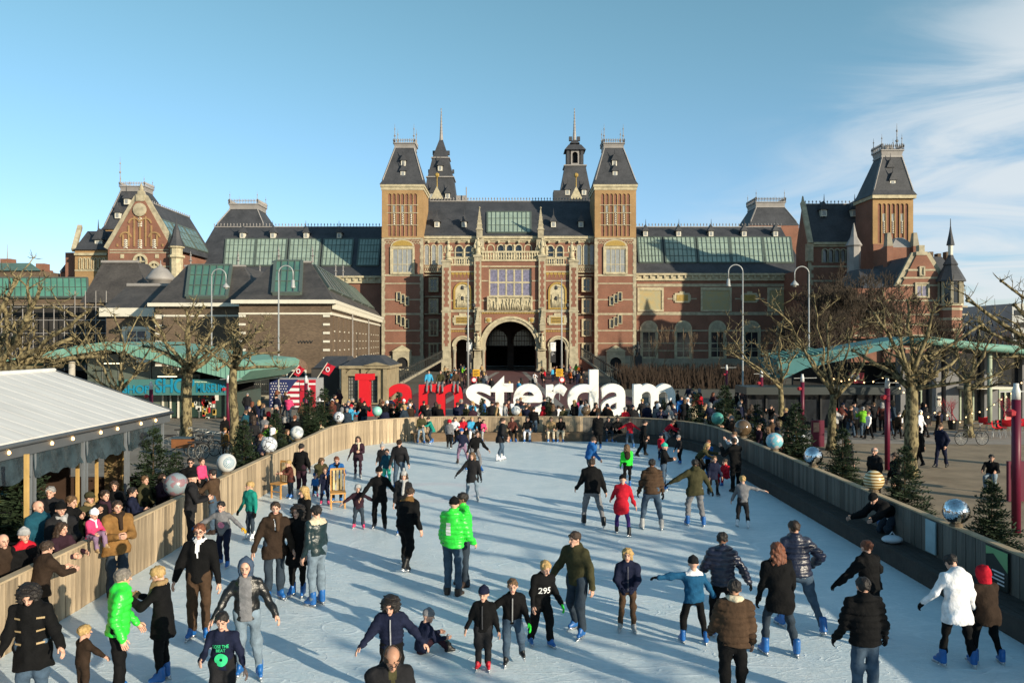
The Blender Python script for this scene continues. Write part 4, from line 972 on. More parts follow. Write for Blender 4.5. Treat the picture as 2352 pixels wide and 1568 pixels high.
# ---- right pavilion: gabled block, corner tower
YA = 128.0
def A_(px):return PX(px,YA)
def AZ(py):return PZ(py,YA)
rx0, rx1 = A_(1857), A_(2020)
ah = []
for k in range(7):px = 1889.5+k*14;ah.append(arch_pts(A_(px),A_(px+10),AZ(602),AZ(573),8))
MB().plate(rect_pts(rx0,rx1,0,AZ(560)),ah,YA,YA+0.6).build('wall',M_BRICK,museum)
for h_ in ah:
 x0, x1, z0, z1 = h_[0][0], h_[1][0], h_[0][1], h_[2+4][1]
 o = MB().plate(arch_pts(x0-0.2,x1+0.2,z0-0.1,z1+0.2,8),[arch_pts(x0,x1,z0-0.02,z1,8)],YA-0.12,YA+0.2).build('window',M_STONE,museum)
 MB().plate(arch_pts(x0,x1,z0,z1,8),[],YA+0.3,YA+0.34).build('pane',M_GLASSG,o)
YAr = YA+2.8;zr = PZ(470,YAr);YAb = YA+5.6
# left gable end (in shade), roof
MB().add([(rx0,YA,0),(rx0,YAb,0),(rx0,YAb,AZ(560)),(rx0,YAr,zr),(rx0,YA,AZ(560)),(rx0+0.5,YA+0.61,0),(rx0+0.5,YAb,0),(rx0+0.5,YAb,AZ(560)),(rx0+0.5,YAr,zr),(rx0+0.5,YA+0.61,AZ(560))],[(4,3,2,1,0),(5,6,7,8,9),(3,4,9,8),(2,3,8,7)]).build('gable_wall',M_BRICK,museum)
r_ = MB().add([(rx0+0.5,YA-0.5,AZ(559)),(rx1,YA-0.5,AZ(559)),(rx1,YAr,zr),(rx0+0.5,YAr,zr),(rx1,YAb,AZ(559)),(rx0+0.5,YAb,AZ(559))],[(0,1,2,3),(3,2,4,5),(0,3,5),(1,4,2)]).build('roof',M_SLATE,museum)
crest('roof_cresting',[(rx0+0.5,YAr,zr),(rx1,YAr,zr)],r_,0.7,0.6)
cp = MB();cp.bar((rx0+0.1,YA-0.6,AZ(560)),(rx0+0.1,YAr,zr+0.3),0.75,0.5);cp.box(rx0-0.3,rx0+0.6,YA-0.5,YA+0.6,AZ(600),AZ(560));cp.tube([(rx0+0.1,YAr,zr),(rx0+0.1,YAr,zr+1.4)],[0.35,0.1],6);cp.build('gable_coping',M_STONE,museum)
c = MB();c.box(rx0+0.6,rx1,YA-0.6,YA+0.2,AZ(562),AZ(557));c.box(rx0+0.6,rx1,YA-0.25,YA-0.002,AZ(567),AZ(562.2));c.build('cornice',M_CREAM,museum)
for py in(612,645,690):band(museum,1861,2010,py,YA,0.28,0.07,M_STONE)
quoins(museum,rx0-0.02,YA,1,AZ(561),1,M_STONE,0.8)
e0, e1 = (YA-0.5,AZ(559)), (YAr,zr)
for px, py in((1890,498),(1960,498)):p = roof_pt(px,py,e0,e1);dormer((p.x,p.y-0.5,p.z),r_,1.1)
MB().box(rx0+0.8,rx0+12,YAb+0.02,YW+3,0,17.0).build('wall',M_BRICK,museum)
# tower
YK = 120.0;kx0, kx1 = PX(2006,YK), PX(2099,YK);kd = 6.2
MB().box(kx0,kx1,YK,YK+kd,0,PZ(560,YK)).build('tower',M_BRICK,museum)
zb0, zb1 = PZ(560,YK), PZ(456,YK);hol = []
for k in range(7):
 a = kx0+(kx1-kx0)*(0.11+0.78*k/7+0.012);b_ = kx0+(kx1-kx0)*(0.11+0.78*(k+1)/7-0.012);hol.append(arch_pts(a,b_,zb0+0.1,PZ(467,YK),6))
MB().plate(rect_pts(kx0,kx1,zb0,zb1),hol,YK+0.18,YK+0.34).build('belfry_wall',M_BRICKY,museum)
MB().box(kx0,kx1,YK+0.35,YK+kd,zb0,zb1).build('belfry_core',M_BRICK,museum)
for k in(1,3,5):
 a = kx0+(kx1-kx0)*(0.11+0.78*k/7+0.02);b_ = kx0+(kx1-kx0)*(0.11+0.78*(k+1)/7-0.02)
 window(museum,a,b_,PZ(508,YK),PZ(490,YK),YK+0.34,1,1,M_STONE,M_GLASSG,0.06,name='belfry_window');lv = MB()
 for j in range(7):
  zz = PZ(536,YK)+j*0.27;xm = (a+b_)/2;lv.add([(a+0.04,YK+0.25,zz),(xm,YK+0.16,zz+0.14),(b_-0.04,YK+0.25,zz),(b_-0.04,YK+0.3,zz+0.15),(xm,YK+0.2,zz+0.29),(a+0.04,YK+0.3,zz+0.15)],[(0,1,4,5),(1,2,3,4)])
 lv.build('louvre',M_WHITE,museum)
c = MB();c.box(kx0-0.25,kx1+0.25,YK-0.3,YK+kd+0.3,zb1,zb1+0.5);c.build('cornice',M_CREAM,museum)
slate_roof_tower(kx0,kx1,YK,YK+kd,zb1+0.5,PZ(362,YK+2),PX(2024,YK+2.0),PX(2070,YK+2.0),YK+1.8,YK+4.6,museum,1.9,fin=2.6)
finial((PX(2060,YK+2.3),YK+2.3,PZ(350,YK+2)),4.5,museum,0.08)
MB().box(PX(2036,YK+3),PX(2050,YK+3),YK+3,YK+4.5,PZ(345,YK+3),PZ(333,YK+3)).build('vent',M_LEAD,museum)
for py, yy in((427,0.7),(395,1.5)):dormer(((kx0+kx1)/2+0.1,YK+yy-0.25,PZ(py,YK)),museum,0.95)
# ------------------------------------------------------------------ dark brick annexe on the left
def hip_block(root,fx0,fx1,yf,yb,z_eave,tx0,tx1,ty0,ty1,z_top,bx0=None,bx1=None,roofm=M_SLATEB):
 0
 bx0 = fx0 if bx0 is None else bx0;bx1 = fx1 if bx1 is None else bx1
 wall = MB().hexa([(fx0,yf,0),(fx1,yf,0),(bx1,yb,0),(bx0,yb,0)],[(fx0,yf,z_eave),(fx1,yf,z_eave),(bx1,yb,z_eave),(bx0,yb,z_eave)]).build('wall',M_BRICKB,root)
 e = 0.55
 MB().hexa([(fx0-e,yf-e,z_eave),(fx1+e,yf-e,z_eave),(bx1+e,yb+e,z_eave),(bx0-e,yb+e,z_eave)],[(fx0-e,yf-e,z_eave+0.35),(fx1+e,yf-e,z_eave+0.35),(bx1+e,yb+e,z_eave+0.35),(bx0-e,yb+e,z_eave+0.35)]).build('cornice',M_WHITE,root)
 z0 = z_eave+0.36;e2 = 0.35
 roof = MB().hexa([(fx0-e2,yf-e2,z0),(fx1+e2,yf-e2,z0),(bx1+e2,yb+e2,z0),(bx0-e2,yb+e2,z0)],[(tx0,ty0,z_top),(tx1,ty0,z_top),(tx1 if bx1==fx1 else tx1+(bx1-fx1)*0.75,ty1,z_top),(tx0,ty1,z_top)]).build('roof',roofm,root)
 MB().box(tx0-0.15,tx1+0.15,ty0-0.15,ty0+0.35,z_top-0.03,z_top+0.16).build('ridge_flashing',M_LEAD,roof)
 return wall, roof
annex = thing('annexe','brown brick annexe with two hipped slate roofs and green skylights','building',(-21,73,0))
ZC = 8.45
# block A (right) and block B (left, set back)
AX0, AX1 = PX(549,73), PX(759,73);BX1 = PX(877,128)
wA, rA = hip_block(annex,AX0,AX1,73,126,ZC,PX(630,82),PX(712,82),82,121,PZ(603,82),bx1=BX1)
DX0, DX1 = PX(357,78.3), AX0+0.1
wB, rB = hip_block(annex,DX0,DX1,78.3,120,ZC-0.03,PX(427,86),PX(560,86),86,112,PZ(612,86))
e0, e1 = (73-0.35,ZC+0.36), (82,PZ(603,82));skylight(rA,[(633,603.5),(694,603.5),(690,677),(627,677)],4,3,e0,e1,M_ROOFG,0.22)
e0, e1 = (78.3-0.35,ZC+0.33), (86,PZ(612,86));skylight(rB,[(437,613),(532,613),(521,685),(429,685)],6,3,e0,e1,M_ROOFG,0.22)
# grey roof lights down the long right-hand slope of A
def a_slope(fy,ft):
 lo = Vector((AX1+0.35,73-0.35,ZC+0.36)).lerp(Vector((BX1+0.35,126.35,ZC+0.36)),fy)
 t1 = PX(712,82);hi = Vector((t1,82,PZ(603,82))).lerp(Vector((t1+(BX1-AX1)*0.75,121,PZ(603,82))),fy)
 return hi.lerp(lo,ft)
for a, b_ in((0.03,0.19),(0.21,0.37),(0.42,0.58),(0.61,0.76),(0.79,0.95)):slope_panel(rA,a_slope(a,0.08),a_slope(b_,0.08),a_slope(b_,0.72),a_slope(a,0.72),3,1,M_SKYLB,0.2)
for px, py, Y_ in((640,601,82),(718,601,82),(771,634,98),(788,634,104),(438,611,86),(547,611,86),(597,634,104)):finial((PX(px,Y_),Y_,PZ(py+2,Y_)),1.7,annex,0.07)
# corner turret between, glass link roof
MB().frustum((PX(553,95),PX(612,95),92,104),(PX(575,95),PX(600,95),97,100),PZ(668,95),PZ(622,95)).build('glass_roof',M_SKYLC,annex)
# brick dressings of the front walls
M_WBAND = M_WHITE
MB().box(AX0-0.02,AX1+0.02,72.93,73.2,PZ(722,73),PZ(718,73)).build('stone_band',M_WBAND,annex)
MB().box(DX0,DX1,78.23,78.5,PZ(727,78.3),PZ(723,78.3)).build('stone_band',M_WBAND,annex)
def annex_corner(x,y,side,z1,n=9):
 for k in range(n):
  z = 1.0+k*0.78
  if z>z1:break
  a, b_ = (x,x+0.62)if side>0 else(x-0.62,x)
  MB().box(a,b_,y-0.06,y+0.2,z,z+0.2).build('quoin',M_WBAND,annex)
annex_corner(AX0,73,1,7.3);annex_corner(AX1-0.05,73,-1,7.3);annex_corner(DX0,78.3,1,7.3);annex_corner(DX1-0.3,78.3,-1,7.3)
for px in(612,702):
 an = MB()
 for k in range(5):x = PX(px-14+7*k,73);an.tube([(x-0.12,72.95,5.05),(x,72.92,4.85),(x+0.12,72.95,5.1)],0.03,5)
 an.build('wall_anchor',M_IRON,annex)
for c_ in(600,681):
 x0, x1, z0, z1 = pr(c_-23,c_+23,849,900,73);window(annex,x0,x1,z0,z1,73,2,2,M_WHITE,M_GLASSD,0.12)
 r_ = (x1-x0)/2;MB().plate([((x0+x1)/2+(r_+0.1)*math.cos(math.pi*k/14),z1+0.05+(r_+0.1)*math.sin(math.pi*k/14))for k in range(15)],[],72.95,73.1).build('brick_arch',mat('arch_brick',(0.20,0.13,0.09),0.9,0.35,14,kind='voronoi'),annex)
for px, w_ in((410,26),(486,26)):
 x0, x1, z0, z1 = pr(px-w_,px+w_,800,880,78.3);window(annex,x0,x1,z0,z1,78.3,2,3,M_WHITE,M_GLASSD,0.12)
# long side wall of A: slim pilasters, iron studs, cornice brackets, drain pipes
dirv = Vector((BX1-AX1,53,0));Ls = dirv.length;dirv.normalize();nrm = Vector((dirv.y,-dirv.x,0))
base = Vector((AX1,73,0))
for k in range(14):
 p = base+dirv*(1.6+k*3.6);pb = MB();a = p+nrm*0.0;b_ = p+dirv*0.9
 pb.hexa([a-nrm*0.1,a+nrm*0.09,b_+nrm*0.09,b_-nrm*0.1],[v+Vector((0,0,7.4))for v in(a-nrm*0.1,a+nrm*0.09,b_+nrm*0.09,b_-nrm*0.1)]);pb.build('pilaster',M_BRICKB,annex)
 for j in range(6):
  q = a+nrm*0.1+Vector((0,0,1.4+j*0.9));MB().box(q.x-0.02,q.x+0.05,q.y,q.y+0.3,q.z,q.z+0.11).build('stone_block',M_WBAND,annex)
br = MB()
for k in range(62):p = base+dirv*(0.4+k*0.85)+nrm*0.2;br.box(p.x-0.1,p.x+0.3,p.y,p.y+0.3,ZC-0.45,ZC-0.02)
br.build('cornice_bracket',M_WHITE,annex)
p0, p1 = base+nrm*0.06, base+dirv*Ls+nrm*0.06;MB().bar(p0+Vector((0,0,7.55)),p1+Vector((0,0,7.55)),0.12,0.25).build('stone_band',M_WBAND,annex)
for f in(0.28,0.62):p = base+dirv*Ls*f+nrm*0.25;MB().tube([p,p+Vector((0,0,8.3))],0.07,6).build('drain_pipe',M_LEAD,annex)
for px, hx in((1108,7),(1262,7)):pass
# white-trimmed low building further left, with its own slate roof and a little lead dome
lowb = thing('low_building','low brick building with white windows beside the annexe, slate roof and lead dome','building',(-40,84,0))
x0, x1 = PX(244,84), PX(356,84);zc = PZ(727,84)
MB().box(x0,x1,84,100,0,zc).build('wall',M_BRICKB,lowb);MB().box(x0-0.5,x1+0.1,83.5,100.3,zc,zc+0.9).build('cornice',M_WHITE,lowb)
MB().hexa([(x0-0.3,83.7,zc+0.9),(x1,83.7,zc+0.9),(x1,100,zc+0.9),(x0-0.3,100,zc+0.9)],[(PX(295,90),90,PZ(655,90)),(PX(392,90),90,PZ(655,90)),(PX(392,90),95,PZ(655,90)),(PX(295,90),95,PZ(655,90))]).build('roof',M_SLATEB,lowb)
MB().bar((PX(293,90),90,PZ(654,90)),(PX(394,90),90,PZ(654,90)),0.5,0.3).build('ridge_flashing',M_LEAD,lowb)
a, b_, c_, d_ = pr(290,340,757,830,84);window(lowb,a,b_,c_,d_,84,2,4,M_WHITE,mat('curtained_glass',(0.14,0.12,0.13),0.3,0.3,3),0.16,surround=M_WHITE,sw=0.35)
dx, dy = PX(369,96), 96
MB().lathe([(1.35,PZ(690,96)),(1.35,PZ(645,96)),(1.7,PZ(643,96)),(1.65,PZ(638,96)),(1.2,PZ(628,96)),(0.8,PZ(618,96)),(0.3,PZ(613,96)),(0.06,PZ(606,96)),(0.04,PZ(598,96))],(dx,dy,0),10).build('dome',M_LEAD,lowb,True)
# big dark hip behind scaffolding
scf = thing('scaffolded_house','dark slate hipped house wrapped in scaffolding and netting at far left','building',(-48,95,0))
x0, x1 = PX(184,96), PX(345,96)
MB().hexa([(x0,96,PZ(695,96)),(x1,96,PZ(695,96)),(x1,108,PZ(695,96)),(x0,108,PZ(695,96))],[(PX(236,101),101,PZ(602,101)),(PX(316,101),101,PZ(602,101)),(PX(316,101),104,PZ(602,101)),(PX(236,101),104,PZ(602,101))]).build('roof',M_SLATEB,scf)
MB().bar((PX(234,101),101,PZ(601,101)),(PX(318,101),101,PZ(601,101)),0.5,0.3).build('ridge_flashing',M_LEAD,scf)
MB().box(PX(-60,96),x1-0.3,96.5,108,0,PZ(697,96)).build('wall',mat('netting',(0.030,0.028,0.027),0.9,0.3,0.8),scf)
for px in range(-20,250,24):
 X = PX(px,93);MB().tube([(X,93,0),(X,93,PZ(668 if px>170 else 700,93))],0.05,5).build('scaffold_pole',M_LEAD,scf)
for py in(705,735,765,800):MB().tube([(PX(-40,93),93.06,PZ(py,93)),(PX(244,93),93.06,PZ(py,93))],0.05,5).build('scaffold_ledger',M_LEAD,scf)
MB().box(PX(-20,94),PX(244,94),93.2,94.4,PZ(699,94)-0.1,PZ(699,94)).build('scaffold_deck',mat('deck_board',(0.28,0.22,0.15),0.9,0.2),scf)
grh = thing('glass_roofed_hall','green glazed roof of a hall at the far left edge','building',(-62,118,0))
MB().box(PX(-20,118),PX(203,118),118,126,0,PZ(684,118)).build('wall',M_BRICKB,grh)
slope_panel(grh,(PX(-20,122),122,PZ(640,122)),(PX(201,122),122,PZ(640,122)),(PX(203,117.8),117.8,PZ(684,118)),(PX(-20,117.8),117.8,PZ(684,118)),16,2,mat('copper_glass',(0.10,0.26,0.19),0.35,0.15,0.5),0.2)
frh = thing('brick_house','distant dark brick house with chimneys at the left edge','house',(-100,160,0))
MB().box(PX(-60,160),PX(96,160),160,175,0,PZ(622,160)).build('wall',M_BRICKB,frh)
MB().add([(PX(-60,160),159.5,PZ(622,160)),(PX(98,160),159.5,PZ(622,160)),(PX(70,165),165,PZ(604,165)),(PX(-60,165),165,PZ(604,165)),(PX(98,172),172,PZ(622,160)),(PX(-60,172),172,PZ(622,160))],[(0,1,2,3),(3,2,4,5),(1,4,2)]).build('roof',mat('copper_roof',(0.10,0.17,0.14),0.6,0.2,0.6),frh)
for px, w_, t in((12,12,594),(92,10,605),(103,7,620)):MB().box(PX(px-w_,166),PX(px+w_,166),166,168,PZ(640,166),PZ(t,166)).build('chimney',M_BRICK,frh)
MB().tube([(PX(10,166),167,PZ(594,166)),(PX(10,166),167,PZ(560,166))],[0.12,0.03],5).build('flag_pole',M_LEAD,frh)
# ------------------------------------------------------------------ stone gatehouse
gate = thing('gatehouse','small stone gatehouse with pedimented front and tall gridded windows behind the red letter I','gatehouse',(-12,63,0))
M_GS = mat('weathered_sandstone',(0.25,0.205,0.13),0.9,0.25,1.5,0.2)
x0, x1 = PX(786,63.5), PX(891,63.5);ze = PZ(846,63.5)
wn_ = [rect_pts(*pr(799,823,863,925,63.5)),rect_pts(*pr(847,868,863,925,63.5))]
MB().plate(rect_pts(x0,x1,0,ze),wn_,63.5,64.2).build('wall',M_GS,gate)
MB().box(x0+0.05,x1-0.05,64.21,70,0,ze-0.01).build('body',M_GS,gate)
MB().box(x0-0.2,x1+0.2,63.2,70.2,ze,ze+0.22).build('cornice',M_GS,gate)
MB().add([(PX(832,63),63.1,ze+0.23),(PX(893,63),63.1,ze+0.23),(PX(862,63),63.1,PZ(832,63)),(PX(832,63),63.9,ze+0.23),(PX(893,63),63.9,ze+0.23),(PX(862,63),63.9,PZ(832,63))],[(0,1,2),(5,4,3),(0,3,4,1),(1,4,5,2),(2,5,3,0)]).build('pediment',M_GS,gate)
MB().frustum((x0-0.1,x1+0.1,63.4,70),(x0+1.0,x1-1.0,65.5,68.5),ze+0.22,PZ(816,66)).build('roof',M_SLATE,gate)
for a, b_ in((799,823),(847,868)):
 q = pr(a,b_,863,925,63.5);window(gate,q[0],q[1],q[2],q[3],63.75,4,7,M_IRON,mat('gate_glass',(0.22,0.22,0.20),0.2,0.5,1.2),0.05,mull=0.03)
 MB().plate(arch_pts(q[0]-0.15,q[1]+0.15,q[2]-0.1,q[3]+0.55,10),[rect_pts(q[0],q[1],q[2],q[3])],63.35,63.5).build('window_surround',M_GS,gate)
for xx in(x0+0.15,PX(835,63.5),x1-0.2):MB().box(xx-0.16,xx+0.16,63.3,63.498,0,ze-0.02).build('pilaster',M_GS,gate)
MB().box(PX(722,66),x0-0.02,65,71,0,PZ(845,65)).build('side_wing',mat('dark_rendered_wall',(0.05,0.048,0.045),0.9,0.2,1),gate)
MB().frustum((PX(720,65),x0,64.8,71),(PX(748,67),x0-0.3,67,69),PZ(845,65)+0.01,PZ(818,67)).build('side_roof',M_SLATE,gate)
MB().tube([(PX(780,64),64.3,0),(PX(780,64),64.3,PZ(846,64))],0.05,6).build('drain_pipe',M_WHITE,gate)
# ------------------------------------------------------------------ copper-roofed shop (left) and cafe (right)
def plate_path(name,top,bot,y0,y1,m,parent,seams=None):
 0
 n = len(top);o = MB()
 for i in range(n-1):
  (ax,az), (bx,bz) = top[i], top[i+1];(cx_,cz), (dx_,dz) = bot[i], bot[i+1]
  o.add([(ax,y0,az),(bx,y0,bz),(dx_,y0,dz),(cx_,y0,cz),(ax,y1,az),(bx,y1,bz),(dx_,y1,dz),(cx_,y1,cz)],[(3,2,1,0),(4,5,6,7),(0,1,5,4),(2,3,7,6)])
 for i in(0,n-1):
  (ax,az), (cx_,cz) = top[i], bot[i];o.add([(ax,y0,az),(cx_,y0,cz),(cx_,y1,cz),(ax,y1,az)],[(0,1,2,3)])
 return o.build(name,m,parent)
shop = thing('shop','glass museum shop under a swooping green copper roof, left of the rink','shop',(-24,50,0))
Ys = 50.0
def S(px,py,Y=Ys):return(PX(px,Y),PZ(py,Y))
# fascia facing the plaza: falls to the right; sloped sheet so the copper shows from below
topl = [S(-60,838),S(60,818),S(180,793),S(243,785)];botl = [S(-60,856),S(60,838),S(180,812),S(243,802)]
plate_path('roof_edge',topl,botl,Ys,Ys+11,M_COPPER,shop)
topr = [S(244,785),S(330,797),S(420,812),S(500,822),S(566,829),S(579,836)];botr = [S(244,802),S(330,823),S(420,845),S(500,864),S(543,876),S(575,852)]
plate_path('roof_fascia',topr,botr,Ys-0.01,Ys+11.2,M_COPPER,shop)
for k in range(30):
 f = k/29;px = 246+f*318
 def ip(P,x):
  for(a,az), (b_,bz)in zip(P[:-1],P[1:]):
   if a<=x<=b_+1e-6:return az+(bz-az)*(x-a)/(b_-a)
  return P[-1][1]
 X = PX(px,Ys);zt, zb = ip(topr,X), ip(botr,X)
 if zb<zt-0.1:MB().box(X-0.025,X+0.025,Ys-0.05,Ys-0.012,zb+0.02,zt-0.02).build('standing_seam',M_COPPER,shop)
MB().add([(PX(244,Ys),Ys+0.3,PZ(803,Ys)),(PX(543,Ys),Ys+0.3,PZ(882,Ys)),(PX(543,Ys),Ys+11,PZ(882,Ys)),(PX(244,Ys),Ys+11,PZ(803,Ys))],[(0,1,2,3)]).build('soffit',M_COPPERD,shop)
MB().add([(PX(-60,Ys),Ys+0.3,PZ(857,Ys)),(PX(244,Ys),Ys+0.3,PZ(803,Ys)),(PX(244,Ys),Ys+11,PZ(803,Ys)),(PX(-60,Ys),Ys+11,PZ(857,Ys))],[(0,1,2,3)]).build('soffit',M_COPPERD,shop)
for px, py in((262,832),(385,862),(455,874)):X, Z = S(px,py-8,Ys+1);MB().box(X-0.6,X+0.6,Ys+0.9,Ys+1.0,Z-0.32,Z-0.26).build('strip_light',mat('strip_light',(0.8,0.7,0.5),0.5,0,emit=(1,0.85,0.55,1.2)),shop)
# glazed front below
M_SHOPG = mat('shop_glass',(0.10,0.12,0.10),0.12,0.35,0.6,spec=0.6)
yg = Ys+2.2
for k in range(9):
 px0 = 200+k*37;px1 = px0+36;zt = min(PZ(805+max(0,(px1-244))*0.262,Ys)-0.05,4.4);X0_, X1_ = PX(px0,yg), PX(px1,yg)
 MB().box(X0_+0.03,X1_-0.03,yg,yg+0.04,0.05,zt).build('glass_panel',M_SHOPG if k<5 else mat('shop_glass_green',(0.025,0.05,0.04),0.1,0.3,0.8,spec=0.6),shop)
 MB().box(X1_-0.03,X1_+0.03,yg-0.06,yg+0.1,0,zt).build('mullion',mat('steel_frame',(0.12,0.13,0.12),0.5,0.1),shop)
MB().box(PX(-80,yg),PX(200,yg),yg,yg+0.2,0,2.4).build('wall',M_DARK,shop)
MB().box(PX(-80,yg),PX(525,yg),yg+5,yg+5.3,0,2.9).build('back_wall',M_DARK,shop)
for px in(108,165):MB().tube([(PX(px,yg-0.6),yg-0.6,0),(PX(px,yg-0.6),yg-0.6,PZ(815,Ys))],0.2,10).build('pillar',mat('concrete',(0.40,0.38,0.34),0.9,0.1,2),shop,True)
ysn = Ys+0.9
MB().box(PX(270,ysn),PX(521,ysn),ysn,ysn+0.12,PZ(907,ysn),PZ(871,ysn)).build('sign_board',mat('teal_sign_board',(0.06,0.17,0.16),0.5,0.1,1),shop)
M_BLUE = mat('sky_blue_lettering',(0.01,0.21,0.34),0.5,0.05)
for txt, px0, px1, py0, py1 in(('SHOP',358,447,869,902),('MUSEUM',452,517,880,901),('SHOP',282,345,884,903)):
 me = text_mesh(txt,PX(px1,ysn)-PX(px0,ysn),(py1-py0)*ysn/FPX,0.05,bold=0.02);me.materials.append(M_BLUE)
 o = inst(me,'sign_lettering',shop,(PX(px0,ysn)+24,ysn-0.01-50,PZ(py1,ysn)))
# doorway and goods in the window
dr = MB();q = pr(372,411,906,972,yg-0.1);dr.box(q[0],q[0]+0.1,yg-0.12,yg-0.02,0,q[3]);dr.box(q[1]-0.1,q[1],yg-0.12,yg-0.02,0,q[3]);dr.box(q[0],q[1],yg-0.12,yg-0.02,q[3],q[3]+0.12);dr.box((q[0]+q[1])/2-0.04,(q[0]+q[1])/2+0.04,yg-0.115,yg-0.03,0,q[3])
dr.build('door_frame',M_WHITE,shop)
gd = random.Random(4)
for k in range(34):
 px = gd.choice([462,470,480,488,494,447])+gd.uniform(-5,5);py = gd.uniform(905,968);X, Z = PX(px,yg-0.05), PZ(py,yg-0.05);s_ = gd.uniform(0.08,0.2)
 MB().box(X-s_*0.6,X+s_*0.6,yg-0.08,yg-0.012,Z-s_,Z+s_).build('shop_display',gd.choice([mat('display_red',(0.45,0.03,0.03),0.5,0.1),mat('display_white',(0.6,0.6,0.55),0.5,0.1),mat('display_yellow',(0.5,0.35,0.1),0.5,0.1)]),shop)
MB().box(PX(520,yg),PX(533,yg),yg-0.3,yg+6,0,PZ(903,yg)).build('corner_panel',mat('dark_green_panel',(0.03,0.06,0.05),0.4,0.1),shop)
cafe = thing('cafe','cafe pavilion under a swooping green copper roof, right of the rink','cafe',(30,50,0))
Yc = 48.0
def S(px,py,Y=48.0):return(PX(px,Y),PZ(py,Y))
top1 = [S(1783,825),S(1850,813),S(1957,797),S(2091,773)];bot1 = [S(1800,870),S(1850,846),S(1957,822),S(2091,786)]
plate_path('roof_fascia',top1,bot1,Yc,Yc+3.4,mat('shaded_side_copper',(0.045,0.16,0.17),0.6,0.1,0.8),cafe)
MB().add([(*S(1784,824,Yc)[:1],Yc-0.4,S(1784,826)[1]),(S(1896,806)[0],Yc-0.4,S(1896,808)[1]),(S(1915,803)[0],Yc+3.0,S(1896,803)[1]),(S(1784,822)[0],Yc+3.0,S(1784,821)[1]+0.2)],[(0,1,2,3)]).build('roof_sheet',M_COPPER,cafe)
for k in range(9):X = PX(1790+k*12,Yc);Z = PZ(825-k*1.95,Yc);MB().bar((X,Yc-0.38,Z+0.02),(X+0.2,Yc+2.9,Z+0.3),0.06,0.08).build('standing_seam',M_COPPER,cafe)
top2 = [S(2092,772),S(2150,776),S(2240,788),S(2352,797),S(2480,808)];bot2 = [S(2092,786),S(2150,793),S(2240,803),S(2352,813),S(2480,825)]
eg = MB();pts = [((a[0]+b_[0])/2,Yc-0.2,(a[1]+b_[1])/2)for a,b_ in zip(top2,bot2)];eg.tube(pts,[0.25]*5,10);eg.build('rounded_roof_edge',M_COPPER,cafe,True)
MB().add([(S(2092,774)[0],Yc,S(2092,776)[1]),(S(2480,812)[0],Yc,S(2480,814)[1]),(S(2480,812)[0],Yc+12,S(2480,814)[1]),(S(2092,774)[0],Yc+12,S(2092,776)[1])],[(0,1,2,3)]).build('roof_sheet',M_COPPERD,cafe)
ygc = Yc+2.5
MB().box(PX(1860,ygc),PX(2500,ygc),ygc+3,ygc+3.3,0,3.6).build('back_wall',M_DARK,cafe)
M_SHADEP = mat('concrete_pier',(0.17,0.17,0.175),0.85,0.1,1.5)
for px0, px1 in((2067,2078),(2139,2160),(2171,2200),(2259,2290),(2346,2375)):MB().box(PX(px0,ygc),PX(px1,ygc),ygc-0.1,ygc+0.6,0,PZ(800,Yc)).build('pier',M_SHADEP,cafe)
for px0, px1 in((2079,2138),(2161,2170),(2201,2258),(2291,2345)):
 MB().box(PX(px0,ygc),PX(px1,ygc),ygc+0.3,ygc+0.34,0,PZ(812,Yc)).build('glass_panel',M_GLASSD,cafe)
 if px1-px0>20:
  q = (PX(px0+8,ygc),PX(px1-16,ygc));z_ = PZ(898,ygc);f = MB();f.box(q[0],q[0]+0.09,ygc+0.2,ygc+0.29,0,z_);f.box(q[1]-0.09,q[1],ygc+0.2,ygc+0.29,0,z_);f.box(q[0],q[1],ygc+0.2,ygc+0.29,z_,z_+0.1);f.box((q[0]+q[1])/2-0.05,(q[0]+q[1])/2+0.05,ygc+0.21,ygc+0.28,0,z_)
  f.build('door_frame',mat('pale_green_frame',(0.33,0.38,0.28),0.5,0.1),cafe)
MB().box(PX(2195,ygc),PX(2300,ygc),ygc-1.2,ygc-0.1,PZ(891,ygc),PZ(886,ygc)).build('awning',M_WHITE,cafe)
MB().tube([(PX(2280,Yc),Yc+0.3,0),(PX(2280,Yc),Yc+0.3,PZ(805,Yc))],0.14,8).build('pillar',mat('pale_green_frame',(0.33,0.38,0.28)),cafe,True)
mn = MB();mn.box(PX(2146,ygc),PX(2159,ygc),ygc-0.16,ygc-0.11,PZ(932,ygc),PZ(910,ygc));mn.build('menu_board',M_WHITE,cafe)
MB().box(PX(2148,ygc),PX(2157,ygc),ygc-0.18,ygc-0.161,PZ(918,ygc),PZ(914,ygc)).build('menu_heading',M_BLACKP,cafe)
# low dark kiosk left of the cafe, red light box
kio = thing('kiosk','low dark flat-roofed glass kiosk between the bare trees on the right','kiosk',(18,46,0))
x0, x1 = PX(1722,46), PX(2058,46)
MB().box(x0,x1,46.4,47.9,0,PZ(905,46)).build('wall',M_GLASSD,kio);MB().box(x0-0.3,x1+0.15,45.6,47.95,PZ(905,46),PZ(888,46)).build('roof',mat('dark_fascia',(0.028,0.035,0.035),0.5,0.1,1),kio)
for k in range(9):X = x0+(x1-x0)*k/8;MB().box(X-0.05,X+0.05,46.25,46.39,0,PZ(905,46)).build('mullion',M_BLACKP,kio)
MB().box(PX(1955,46),PX(1985,46),46,46.3,PZ(880,46),PZ(856,46)).build('red_panel',mat('red_panel',(0.25,0.015,0.025),0.5,0.1),kio)
MB().box(PX(1955,45.9),PX(1974,45.9),45.9,45.99,PZ(872,45.9),PZ(860,45.9)).build('white_panel',mat('greyed_panel',(0.35,0.33,0.33),0.5,0.2,4),kio)
